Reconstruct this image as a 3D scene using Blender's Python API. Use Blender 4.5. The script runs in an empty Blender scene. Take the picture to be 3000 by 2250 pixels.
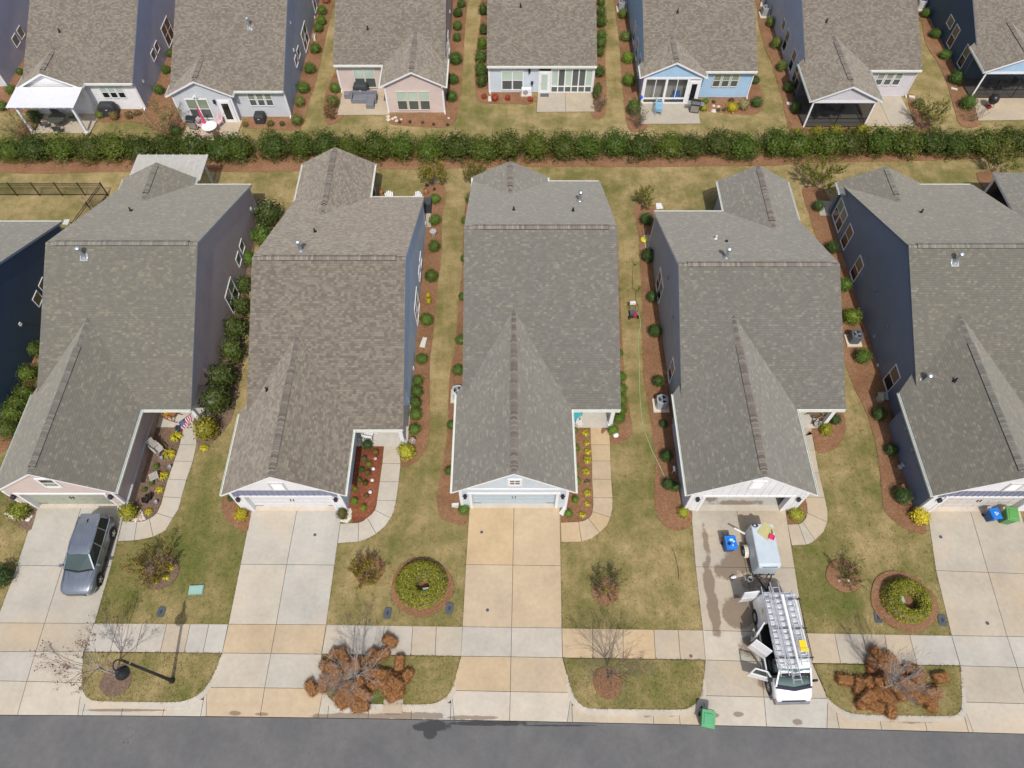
import bpy, math, random
from mathutils import Vector, Matrix, noise
from math import sin, cos, pi, radians, sqrt, floor
rnd = random.Random(7)
S = bpy.context.scene
COL = S.collection

# ------------------------------------------------------------------ camera, sky, sun, exposure
CAM_H, CAM_TILT, CAM_F = 40.5, radians(31.4), 2090.0      # height m, tilt from straight down, focal length in 3000 px frame
cam = bpy.data.cameras.new('camera')
cam.sensor_width = 36.0
cam.lens = CAM_F / 3000.0 * 36.0
cam.clip_start, cam.clip_end = 1.0, 2000.0
camo = bpy.data.objects.new('camera', cam)
COL.objects.link(camo)
camo.location = (0, 0, CAM_H)
camo.rotation_euler = (CAM_TILT, 0, 0)
S.camera = camo
SUN_DIR = Vector((-0.05, 0.69, -1.0)).normalized()         # direction the light travels
sun = bpy.data.lights.new('sun', 'SUN')
sun.energy = 3.5
sun.angle = radians(0.53)
sun.color = (1.0, 0.955, 0.88)
suno = bpy.data.objects.new('sun', sun)
COL.objects.link(suno)
suno.location = (10, -40, 60)
suno.rotation_euler = SUN_DIR.to_track_quat('-Z', 'Y').to_euler()
W = bpy.data.worlds.new('World')
S.world = W
W.use_nodes = True
wn = W.node_tree.nodes
sky = wn.new('ShaderNodeTexSky')
sky.sky_type = 'NISHITA'
sky.sun_disc = False
sky.dust_density = 3.5
sky.ozone_density = 0.6
sky.sun_elevation = math.asin(-SUN_DIR.z)
sky.sun_rotation = math.atan2(-SUN_DIR.x, -SUN_DIR.y)
W.node_tree.links.new(sky.outputs[0], wn['Background'].inputs[0])
wn['Background'].inputs[1].default_value = 0.13
S.view_settings.view_transform = 'Standard'
S.view_settings.look = 'None'
S.view_settings.exposure = -0.08
S.view_settings.gamma = 1.0
S.view_settings.use_curve_mapping = False
S.cycles.max_bounces = 6
S.cycles.transparent_max_bounces = 12

# ------------------------------------------------------------------ survey helpers (photo measurement -> place on site)
_s, _c = sin(CAM_TILT), cos(CAM_TILT)
def G(px, py, h=0.0):
    """ground position (or position at height h) of a point measured in the 3000 px photograph"""
    u, v = (px - 1500) / CAM_F, (py - 1125) / CAM_F
    t = (CAM_H - h) / (_c + v * _s)
    return Vector((u * t, (_s - v * _c) * t, h))
def Zc(px, py, h=0.0):
    v = (py - 1125) / CAM_F
    return (CAM_H - h) / (_c + v * _s)
def HP(px, py, p0, n):
    """where the sight line through a photo point meets the plane (p0, n)"""
    u, v = (px - 1500) / CAM_F, (py - 1125) / CAM_F
    d = Vector((u, _s - v * _c, -(_c + v * _s)))
    o = Vector((0, 0, CAM_H))
    t = (Vector(p0) - o).dot(Vector(n)) / d.dot(Vector(n))
    return o + d * t
def tile(ox, oy, k=2.949):
    return lambda x, y: (ox + x / k, oy + y / k)
T1, T2, T3, T4 = tile(0, 0), tile(750, 0), tile(1500, 0), tile(2250, 0)
T5, T6, T7, T8 = tile(0, 500), tile(750, 500), tile(1500, 500), tile(2250, 500)
U1, U2, U3, U4 = tile(0, 1062), tile(750, 1062), tile(1500, 1062), tile(2250, 1062)
V1, V2, V3, V4 = tile(0, 1624), tile(750, 1624), tile(1500, 1624), tile(2250, 1624)

# ------------------------------------------------------------------ materials
def srgb(r, g, b):
    f = lambda c: (c / 255 / 12.92) if c / 255 <= 0.04045 else ((c / 255 + 0.055) / 1.055) ** 2.4
    return (f(r), f(g), f(b), 1.0)
class NT:
    def __init__(s, name):
        s.m = bpy.data.materials.new(name)
        s.m.use_nodes = True
        s.t = s.m.node_tree
        s.b = s.t.nodes['Principled BSDF']
        s.out = s.t.nodes['Material Output']
    def n(s, typ, **kw):
        nd = s.t.nodes.new('ShaderNode' + typ)
        for k, v in kw.items(): setattr(nd, k, v)
        return nd
    def l(s, a, b): s.t.links.new(a, b)
    def val(s, sock, x):
        if isinstance(x, bpy.types.NodeSocket): s.l(x, sock)
        else: sock.default_value = x
    def math(s, op, a, b=0.0, c=0.0, clamp=False):
        nd = s.n('Math', operation=op, use_clamp=clamp)
        s.val(nd.inputs[0], a); s.val(nd.inputs[1], b); s.val(nd.inputs[2], c)
        return nd.outputs[0]
    def mix(s, fac, a, b, mode='MIX'):
        nd = s.n('Mix', data_type='RGBA', blend_type=mode)
        s.val(nd.inputs[0], fac); s.val(nd.inputs[6], a); s.val(nd.inputs[7], b)
        return nd.outputs[2]
    def noise(s, vec, scale, detail=2.0, rough=0.5, dims='3D'):
        nd = s.n('TexNoise', noise_dimensions=dims)
        if vec is not None: s.l(vec, nd.inputs['Vector'])
        nd.inputs['Scale'].default_value = scale
        nd.inputs['Detail'].default_value = detail
        nd.inputs['Roughness'].default_value = rough
        return nd.outputs[0]
    def ramp(s, fac, stops, interp='LINEAR'):
        nd = s.n('ValToRGB')
        cr = nd.color_ramp
        cr.interpolation = interp
        while len(cr.elements) < len(stops): cr.elements.new(0.5)
        for e, (p, c) in zip(cr.elements, stops):
            e.position = p
            e.color = c if not isinstance(c, (int, float)) else (c, c, c, 1)
        s.val(nd.inputs[0], fac)
        return nd.outputs[0]
    def mapr(s, x, a, b, c=0.0, d=1.0):
        nd = s.n('MapRange', clamp=True)
        s.val(nd.inputs[0], x)
        for i, q in enumerate((a, b, c, d)): nd.inputs[i + 1].default_value = q
        return nd.outputs[0]
    def bump(s, h, strength=0.3, dist=0.02):
        nd = s.n('Bump')
        nd.inputs['Strength'].default_value = strength
        nd.inputs['Distance'].default_value = dist
        s.l(h, nd.inputs['Height'])
        s.l(nd.outputs[0], s.b.inputs['Normal'])
    def obj(s): return s.n('TexCoord').outputs['Object']
    def pos(s): return s.n('NewGeometry').outputs['Position']
    def uv(s): return s.n('TexCoord').outputs['UV']
    def objcol(s): return s.n('ObjectInfo').outputs['Color']
    def base(s, c): s.val(s.b.inputs['Base Color'], c)
    def rough(s, r): s.val(s.b.inputs['Roughness'], r)
    def spec(s, r): s.val(s.b.inputs['Specular IOR Level'], r)
MATS = {}
def flat(name, col, rough=0.6, metal=0.0, var=0.12, scale=3.0, spec=0.4, coat=0.0):
    """painted / plain surface with a little dirt and unevenness"""
    if name in MATS: return MATS[name]
    k = NT(name)
    n1 = k.noise(k.pos(), scale, 4, 0.6)
    n2 = k.noise(k.pos(), scale * 9, 2, 0.6)
    f = k.math('ADD', k.math('MULTIPLY', n1, 0.65), k.math('MULTIPLY', n2, 0.35))
    c0 = tuple(x * (1 - var) for x in col[:3]) + (1,)
    c1 = tuple(min(1, x * (1 + var)) for x in col[:3]) + (1,)
    k.base(k.mix(k.mapr(f, 0.3, 0.7), c0, c1))
    k.rough(rough); k.spec(spec)
    k.b.inputs['Metallic'].default_value = metal
    k.b.inputs['Coat Weight'].default_value = coat
    k.b.inputs['Coat Roughness'].default_value = 0.06
    MATS[name] = k.m
    return k.m

def mk_shingle(name, stops, tint_amp):
    k = NT(name)
    sep = k.n('SeparateXYZ'); k.l(k.uv(), sep.inputs[0])
    u, v = sep.outputs[0], sep.outputs[1]
    row = k.math('FLOOR', k.math('DIVIDE', v, 0.145))
    fv = k.math('FRACT', k.math('DIVIDE', v, 0.145))
    wn1 = k.n('TexWhiteNoise', noise_dimensions='1D'); k.l(row, wn1.inputs['W'])
    cu = k.math('ADD', k.math('DIVIDE', u, 0.2), k.math('MULTIPLY', wn1.outputs[0], 7.3))
    cell = k.math('FLOOR', cu)
    fu = k.math('FRACT', cu)
    cb = k.n('CombineXYZ'); k.l(cell, cb.inputs[0]); k.l(row, cb.inputs[1])
    wn2 = k.n('TexWhiteNoise', noise_dimensions='2D'); k.l(cb.outputs[0], wn2.inputs['Vector'])
    # blends run over two or three tabs: average with a half-offset cell
    cb2 = k.n('CombineXYZ'); k.l(k.math('FLOOR', k.math('ADD', k.math('MULTIPLY', cu, 0.47), 0.3)), cb2.inputs[0]); k.l(row, cb2.inputs[1])
    wn3 = k.n('TexWhiteNoise', noise_dimensions='2D'); k.l(cb2.outputs[0], wn3.inputs['Vector'])
    r = k.math('ADD', k.math('MULTIPLY', wn2.outputs[0], 0.86), k.math('MULTIPLY', wn3.outputs[0], 0.14))
    col = k.ramp(r, stops)
    big = k.noise(k.uv(), 0.35, 3, 0.55)
    col = k.mix(k.mapr(big, 0.3, 0.72, 0.0, tint_amp), col, (0.165, 0.165, 0.135, 1))
    gr = k.noise(k.uv(), 60, 2, 0.7)
    col = k.mix(1.0, col, k.ramp(gr, [(0.25, 0.86), (0.75, 1.12)]), 'MULTIPLY')
    lap = k.math('MAXIMUM', k.math('LESS_THAN', fv, 0.13), k.math('MULTIPLY', k.math('LESS_THAN', fu, 0.05), 0.7))
    col = k.mix(k.math('MULTIPLY', lap, 0.30), col, (0.03, 0.03, 0.028, 1))
    k.base(col)
    k.rough(0.95); k.spec(0.15)
    k.b.inputs['Diffuse Roughness'].default_value = 1.0
    k.b.inputs['Sheen Weight'].default_value = 0.15
    k.b.inputs['Sheen Roughness'].default_value = 0.55
    hgt = k.math('ADD', k.math('MULTIPLY', k.math('SUBTRACT', 1.0, fv), 1.0), k.math('MULTIPLY', wn2.outputs[0], 0.6))
    k.bump(hgt, 0.45, 0.02)
    MATS[name] = k.m
    return k.m
SH_GREY = mk_shingle('shingle_grey', [(0.0, (0.1618, 0.1536, 0.1304, 1)), (0.45, (0.1783, 0.1685, 0.144, 1)), (0.72, (0.1948, 0.1835, 0.1555, 1)), (0.84, (0.2166, 0.2021, 0.1634, 1)), (0.94, (0.2605, 0.2379, 0.1816, 1))], 0.30)
SH_BLUE = mk_shingle('shingle_bluegrey', [(0.0, (0.1632, 0.1573, 0.1409, 1)), (0.45, (0.1797, 0.1734, 0.1548, 1)), (0.72, (0.1963, 0.1886, 0.1661, 1)), (0.84, (0.2168, 0.2068, 0.1785, 1)), (0.94, (0.2571, 0.2413, 0.196, 1))], 0.22)
SH_BROWN = mk_shingle('shingle_brown', [(0.0, (0.1527, 0.128, 0.1066, 1)), (0.25, (0.178, 0.1486, 0.1246, 1)), (0.45, (0.1963, 0.1693, 0.1404, 1)), (0.65, (0.2169, 0.1923, 0.1562, 1)), (0.9, (0.2514, 0.229, 0.1833, 1))], 0.12)

def mk_cap(name, a, b):
    """ridge cap shingles: cross bands along the ridge"""
    k = NT(name)
    sep = k.n('SeparateXYZ'); k.l(k.uv(), sep.inputs[0])
    row = k.math('FLOOR', k.math('DIVIDE', sep.outputs[0], 0.16))
    fr = k.math('FRACT', k.math('DIVIDE', sep.outputs[0], 0.16))
    w = k.n('TexWhiteNoise', noise_dimensions='1D'); k.l(row, w.inputs['W'])
    col = k.mix(w.outputs[0], a, b)
    col = k.mix(k.math('MULTIPLY', k.math('LESS_THAN', fr, 0.12), 0.45), col, (0.03, 0.03, 0.028, 1))
    k.base(col); k.rough(0.95); k.spec(0.15)
    return k.m
CAP_GREY = mk_cap('ridge_cap_grey', (0.15, 0.145, 0.13, 1), (0.24, 0.225, 0.19, 1))
CAP_BROWN = mk_cap('ridge_cap_brown', (0.15, 0.125, 0.11, 1), (0.26, 0.235, 0.2, 1))

def mk_siding(name, col, rough=0.55):
    """painted fibre cement: faint grain along the board and weathering down the wall"""
    k = NT(name)
    sep = k.n('SeparateXYZ'); k.l(k.pos(), sep.inputs[0])
    mp = k.n('Mapping'); mp.inputs['Scale'].default_value = (1.2, 1.2, 14); k.l(k.pos(), mp.inputs[0])
    g = k.noise(mp.outputs[0], 2.0, 4, 0.6)
    d = k.noise(k.pos(), 0.9, 4, 0.6)
    f = k.math('ADD', k.math('MULTIPLY', g, 0.5), k.math('MULTIPLY', d, 0.5))
    k.base(k.mix(k.mapr(f, 0.3, 0.7), tuple(x * 0.86 for x in col[:3]) + (1,), tuple(min(1, x * 1.12) for x in col[:3]) + (1,)))
    k.rough(rough); k.spec(0.35)
    k.bump(g, 0.08, 0.01)
    return k.m
SD = {
    'navy':   mk_siding('siding_navy', (0.165, 0.20, 0.27, 1)),
    'navy2':  mk_siding('siding_deep_navy', (0.045, 0.085, 0.145, 1)),
    'slate':  mk_siding('siding_slate_blue', (0.46, 0.50, 0.60, 1)),
    'slate2': mk_siding('siding_mid_slate', (0.38, 0.43, 0.53, 1)),
    'brown':  mk_siding('siding_taupe', (0.43, 0.355, 0.35, 1)),
    'pink':   mk_siding('siding_blush', (0.56, 0.47, 0.44, 1)),
    'steel':  mk_siding('siding_steel_blue', (0.50, 0.62, 0.76, 1)),
    'grey':   mk_siding('siding_blue_grey', (0.34, 0.36, 0.39, 1)),
    'paleblue': mk_siding('siding_pale_blue', (0.50, 0.57, 0.64, 1)),
    'sky':    mk_siding('siding_sky_blue', (0.33, 0.49, 0.66, 1)),
    'cool':   mk_siding('siding_cool_grey', (0.50, 0.53, 0.57, 1)),
    'white':  mk_siding('siding_white', (0.70, 0.71, 0.74, 1)),
    'lilac':  mk_siding('siding_lilac_grey', (0.55, 0.53, 0.57, 1)),
    'band':   mk_siding('siding_storm_blue', (0.20, 0.22, 0.31, 1)),
}
TRIM = flat('white_trim', (0.72, 0.73, 0.76, 1), 0.45, var=0.06)
TRIM2 = flat('cream_trim', (0.62, 0.58, 0.50, 1), 0.5, var=0.06)
GUT = flat('gutter_white', (0.66, 0.69, 0.64, 1), 0.4, var=0.08)
BLK = flat('black_metal', (0.012, 0.012, 0.014, 1), 0.4)
DARK = flat('dark_void', (0.012, 0.013, 0.016, 1), 0.8)
GALV = flat('galvanised', (0.55, 0.58, 0.6, 1), 0.35, metal=0.75, var=0.15)
RUB = flat('rubber', (0.02, 0.02, 0.02, 1), 0.8)
SOFF = flat('soffit_white', (0.6, 0.61, 0.64, 1), 0.6)

def mk_glass(name, col, rough=0.04):
    k = NT(name)
    n = k.noise(k.pos(), 0.7, 2)
    k.base(k.mix(n, tuple(x * 0.75 for x in col[:3]) + (1,), tuple(x * 1.25 for x in col[:3]) + (1,)))
    k.rough(rough); k.spec(0.5)
    k.b.inputs['Coat Weight'].default_value = 0.13
    k.b.inputs['Coat Roughness'].default_value = 0.02
    return k.m
GL_UP = mk_glass('window_glass_over_blind', (0.22, 0.26, 0.19, 1))
GL_UP2 = mk_glass('window_glass_over_pale_blind', (0.42, 0.52, 0.46, 1))
GL_LOW = mk_glass('window_glass_screened', (0.085, 0.10, 0.098, 1))
GL_DK = mk_glass('window_glass_dark', (0.015, 0.016, 0.018, 1))
GL_TAN = mk_glass('window_glass_over_tan_shade', (0.105, 0.098, 0.078, 1))
GL_CAR = mk_glass('car_glass', (0.012, 0.018, 0.018, 1), 0.02)
def mk_clear(name, tint, mixf, rough=0.02):
    k = NT(name)
    tr = k.n('BsdfTransparent'); tr.inputs[0].default_value = tint
    gl = k.n('BsdfGlossy'); gl.inputs[1].default_value = rough
    mx = k.n('MixShader'); mx.inputs[0].default_value = mixf
    k.l(tr.outputs[0], mx.inputs[1]); k.l(gl.outputs[0], mx.inputs[2]); k.l(mx.outputs[0], k.out.inputs[0])
    return k.m
GL_CLEAR = mk_clear('clear_glass', (0.72, 0.8, 0.76, 1), 0.06)
GL_WS = mk_clear('windscreen_glass', (0.42, 0.52, 0.5, 1), 0.07)
def mk_screen(name, dens):
    k = NT(name)
    tr = k.n('BsdfTransparent')
    df = k.n('BsdfDiffuse'); df.inputs[0].default_value = (0.015, 0.016, 0.02, 1)
    mx = k.n('MixShader'); mx.inputs[0].default_value = dens
    k.l(tr.outputs[0], mx.inputs[1]); k.l(df.outputs[0], mx.inputs[2]); k.l(mx.outputs[0], k.out.inputs[0])
    return k.m
SCREEN = mk_screen('insect_screen', 0.62)

def mk_concrete(name, stain=None):
    k = NT(name)
    p = k.pos()
    n1 = k.noise(p, 0.55, 5, 0.62)
    n2 = k.noise(p, 4.0, 4, 0.6)
    n3 = k.noise(p, 45, 2, 0.7)
    c = k.mix(1.0, k.objcol(), k.ramp(n1, [(0.28, 0.86), (0.72, 1.08)]), 'MULTIPLY')
    c = k.mix(1.0, c, k.ramp(n2, [(0.3, 0.94), (0.7, 1.05)]), 'MULTIPLY')
    c = k.mix(1.0, c, k.ramp(n3, [(0.2, 0.90), (0.8, 1.08)]), 'MULTIPLY')
    orange = k.noise(p, 0.4, 3, 0.5)
    c = k.mix(k.mapr(orange, 0.52, 0.75, 0.0, 0.32), c, (0.55, 0.40, 0.24, 1))
    if stain is not None:
        f = stain(k, p)
        c = k.mix(k.math('MULTIPLY', f, 0.72), c, (0.15, 0.105, 0.07, 1))
        k.rough(k.mapr(f, 0, 1, 0.88, 0.5))
    else:
        k.rough(0.9)
    k.base(c); k.spec(0.25)
    k.bump(n3, 0.12, 0.01)
    return k.m
CONC = mk_concrete('concrete')
def damp_mask(cells):
    """soft-edged damp patches: list of (x, y, half width, half length, weight)"""
    def f(k, p):
        sep = k.n('SeparateXYZ'); k.l(p, sep.inputs[0])
        nz = k.noise(p, 1.7, 5, 0.65)
        acc = None
        for (x, y, a, b, w) in cells:
            dx = k.math('DIVIDE', k.math('SUBTRACT', sep.outputs[0], x), a)
            dy = k.math('DIVIDE', k.math('SUBTRACT', sep.outputs[1], y), b)
            d = k.math('ADD', k.math('MULTIPLY', dx, dx), k.math('MULTIPLY', dy, dy))
            m = k.math('MULTIPLY', k.math('SUBTRACT', 1.25, d), w)
            acc = m if acc is None else k.math('MAXIMUM', acc, m)
        t = k.math('ADD', acc, k.math('MULTIPLY', k.math('SUBTRACT', nz, 0.5), 2.0))
        return k.mapr(t, 0.22, 0.5)
    return f

def mk_lawn():
    k = NT('lawn_grass')
    p = k.pos()
    big = k.noise(p, 0.13, 4, 0.6)
    mid = k.noise(p, 0.62, 4, 0.62)
    mp = k.n('Mapping'); mp.inputs['Scale'].default_value = (1.0, 0.75, 1.0); k.l(p, mp.inputs[0])
    fine = k.noise(mp.outputs[0], 7.5, 4, 0.75)
    blade = k.noise(mp.outputs[0], 26.0, 3, 0.8)
    mp2 = k.n('Mapping'); mp2.inputs['Scale'].default_value = (2.6, 0.22, 1.0); k.l(p, mp2.inputs[0])
    tiny = k.math('ADD', k.math('MULTIPLY', k.noise(p, 2.3, 3, 0.65), 0.6), k.math('MULTIPLY', k.noise(mp2.outputs[0], 1.0, 3, 0.6), 0.4))
    f = k.math('ADD', k.math('ADD', k.math('MULTIPLY', big, 0.42), k.math('MULTIPLY', mid, 0.36)), k.math('ADD', k.math('MULTIPLY', fine, 0.24), k.math('MULTIPLY', tiny, 0.22)))
    sep = k.n('SeparateXYZ'); k.l(p, sep.inputs[0])
    # front gardens are greener than the strips between the houses
    front = k.mapr(sep.outputs[1], 17.0, 24.0, 0.014, -0.03)
    f = k.math('ADD', f, front)
    col = k.ramp(f, [(0.49, (0.42, 0.325, 0.168, 1)), (0.56, (0.335, 0.262, 0.122, 1)), (0.62, (0.245, 0.203, 0.084, 1)), (0.68, (0.178, 0.165, 0.056, 1)), (0.75, (0.118, 0.135, 0.034, 1))])
    col = k.mix(1.0, col, k.ramp(blade, [(0.28, 0.62), (0.5, 0.98), (0.75, 1.35)]), 'MULTIPLY')
    col = k.mix(1.0, col, k.ramp(fine, [(0.3, 0.66), (0.5, 1.0), (0.7, 1.32)]), 'MULTIPLY')
    k.base(col); k.rough(0.95); k.spec(0.1)
    k.bump(k.math('ADD', blade, k.math('MULTIPLY', fine, 0.8)), 0.75, 0.05)
    return k.m
LAWN = mk_lawn()
def mk_mulch(name, a, b, c):
    k = NT(name)
    p = k.pos()
    n0 = k.noise(p, 0.5, 3, 0.6)
    n1 = k.noise(p, 5.0, 5, 0.8)
    w = k.n('TexWave'); w.inputs['Scale'].default_value = 5.0; w.inputs['Distortion'].default_value = 22.0; w.inputs['Detail'].default_value = 3.0; w.inputs['Detail Scale'].default_value = 2.0
    k.l(p, w.inputs['Vector'])
    n2 = k.noise(p, 38, 3, 0.8)
    col = k.ramp(k.math('ADD', k.math('MULTIPLY', n0, 0.45), k.math('ADD', k.math('MULTIPLY', n1, 0.4), k.math('MULTIPLY', w.outputs['Fac'], 0.15))), [(0.33, a), (0.5, b), (0.68, c)])
    col = k.mix(1.0, col, k.ramp(n2, [(0.25, 0.5), (0.5, 0.98), (0.78, 1.45)]), 'MULTIPLY')
    col = k.mix(1.0, col, k.ramp(k.noise(p, 11.0, 3, 0.7), [(0.3, 0.72), (0.7, 1.25)]), 'MULTIPLY')
    k.base(col); k.rough(0.95); k.spec(0.12)
    k.bump(k.math('ADD', n2, n1), 0.9, 0.06)
    return k.m
MULCH = mk_mulch('pine_straw', (0.20, 0.105, 0.055, 1), (0.30, 0.160, 0.088, 1), (0.38, 0.225, 0.135, 1))
MULCH_RED = mk_mulch('red_bark_mulch', (0.15, 0.045, 0.022, 1), (0.25, 0.085, 0.045, 1), (0.38, 0.15, 0.085, 1))
MULCH_GREY = mk_mulch('weathered_mulch', (0.15, 0.10, 0.07, 1), (0.22, 0.15, 0.11, 1), (0.30, 0.22, 0.165, 1))
def mk_asphalt():
    k = NT('asphalt')
    p = k.pos()
    n1 = k.noise(p, 0.35, 5, 0.6); n2 = k.noise(p, 55, 2, 0.8); n3 = k.noise(p, 3.0, 4, 0.6)
    v = k.n('TexVoronoi', feature='DISTANCE_TO_EDGE'); v.inputs['Scale'].default_value = 0.33; v.inputs['Randomness'].default_value = 1.0
    wob = k.n('VectorMath', operation='ADD'); k.l(p, wob.inputs[0])
    sc = k.n('VectorMath', operation='SCALE'); sc.inputs['Scale'].default_value = 0.9
    nn = k.n('TexNoise'); nn.inputs['Scale'].default_value = 1.4; nn.inputs['Detail'].default_value = 4; k.l(p, nn.inputs['Vector'])
    k.l(nn.outputs['Color'], sc.inputs[0]); k.l(sc.outputs[0], wob.inputs[1]); k.l(wob.outputs[0], v.inputs['Vector'])
    c = k.ramp(n1, [(0.3, (0.105, 0.105, 0.109, 1)), (0.7, (0.148, 0.147, 0.146, 1))])
    c = k.mix(1.0, c, k.ramp(n2, [(0.25, 0.72), (0.75, 1.32)]), 'MULTIPLY')
    c = k.mix(1.0, c, k.ramp(n3, [(0.3, 0.93), (0.7, 1.07)]), 'MULTIPLY')
    crack = k.math('MULTIPLY', k.math('LESS_THAN', v.outputs['Distance'], 0.0025), k.mapr(n1, 0.55, 0.63))
    c = k.mix(k.math('MULTIPLY', crack, 0.45), c, (0.03, 0.03, 0.03, 1))
    # seal line and the water spill that runs out of the gutter
    sep = k.n('SeparateXYZ'); k.l(p, sep.inputs[0])
    wet = damp_mask([(-4.1, 4.1, 1.0, 0.28, 0.85), (-4.2, 3.75, 0.4, 0.28, 0.8), (-1.2, 4.24, 2.6, 0.13, 0.75), (2.2, 4.14, 2.4, 0.05, 0.6)])(k, p)
    c = k.mix(k.math('MULTIPLY', wet, 0.78), c, (0.022, 0.022, 0.024, 1))
    k.rough(k.mapr(wet, 0, 1, 0.9, 0.55)); k.base(c); k.spec(0.3)
    k.bump(n2, 0.35, 0.012)
    return k.m
ASPH = mk_asphalt()
def mk_leaf(name, rough=0.5, trans=0.25):
    """leaf colour comes from the plant (object colour); every leaf a little different"""
    k = NT(name)
    geo = k.n('NewGeometry')
    r = geo.outputs['Random Per Island']
    n = k.noise(k.pos(), 2.2, 3, 0.6)
    f = k.math('ADD', k.math('MULTIPLY', r, 0.7), k.math('MULTIPLY', n, 0.5))
    c = k.mix(1.0, k.objcol(), k.ramp(f, [(0.15, (0.5, 0.55, 0.45, 1)), (0.55, (1.1, 1.12, 1.0, 1)), (0.95, (2.1, 1.85, 1.3, 1))]), 'MULTIPLY')
    k.base(c); k.rough(rough); k.spec(0.4)
    tl = k.n('BsdfTranslucent'); k.l(c, tl.inputs[0])
    mx = k.n('MixShader'); mx.inputs[0].default_value = trans
    k.l(k.b.outputs[0], mx.inputs[1]); k.l(tl.outputs[0], mx.inputs[2]); k.l(mx.outputs[0], k.out.inputs[0])
    return k.m
LEAF = mk_leaf('leaf')
TWIG = flat('bark', (0.19, 0.15, 0.115, 1), 0.9, var=0.3, scale=8)
TWIG_G = flat('grey_bark', (0.34, 0.32, 0.30, 1), 0.9, var=0.3, scale=8)

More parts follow.
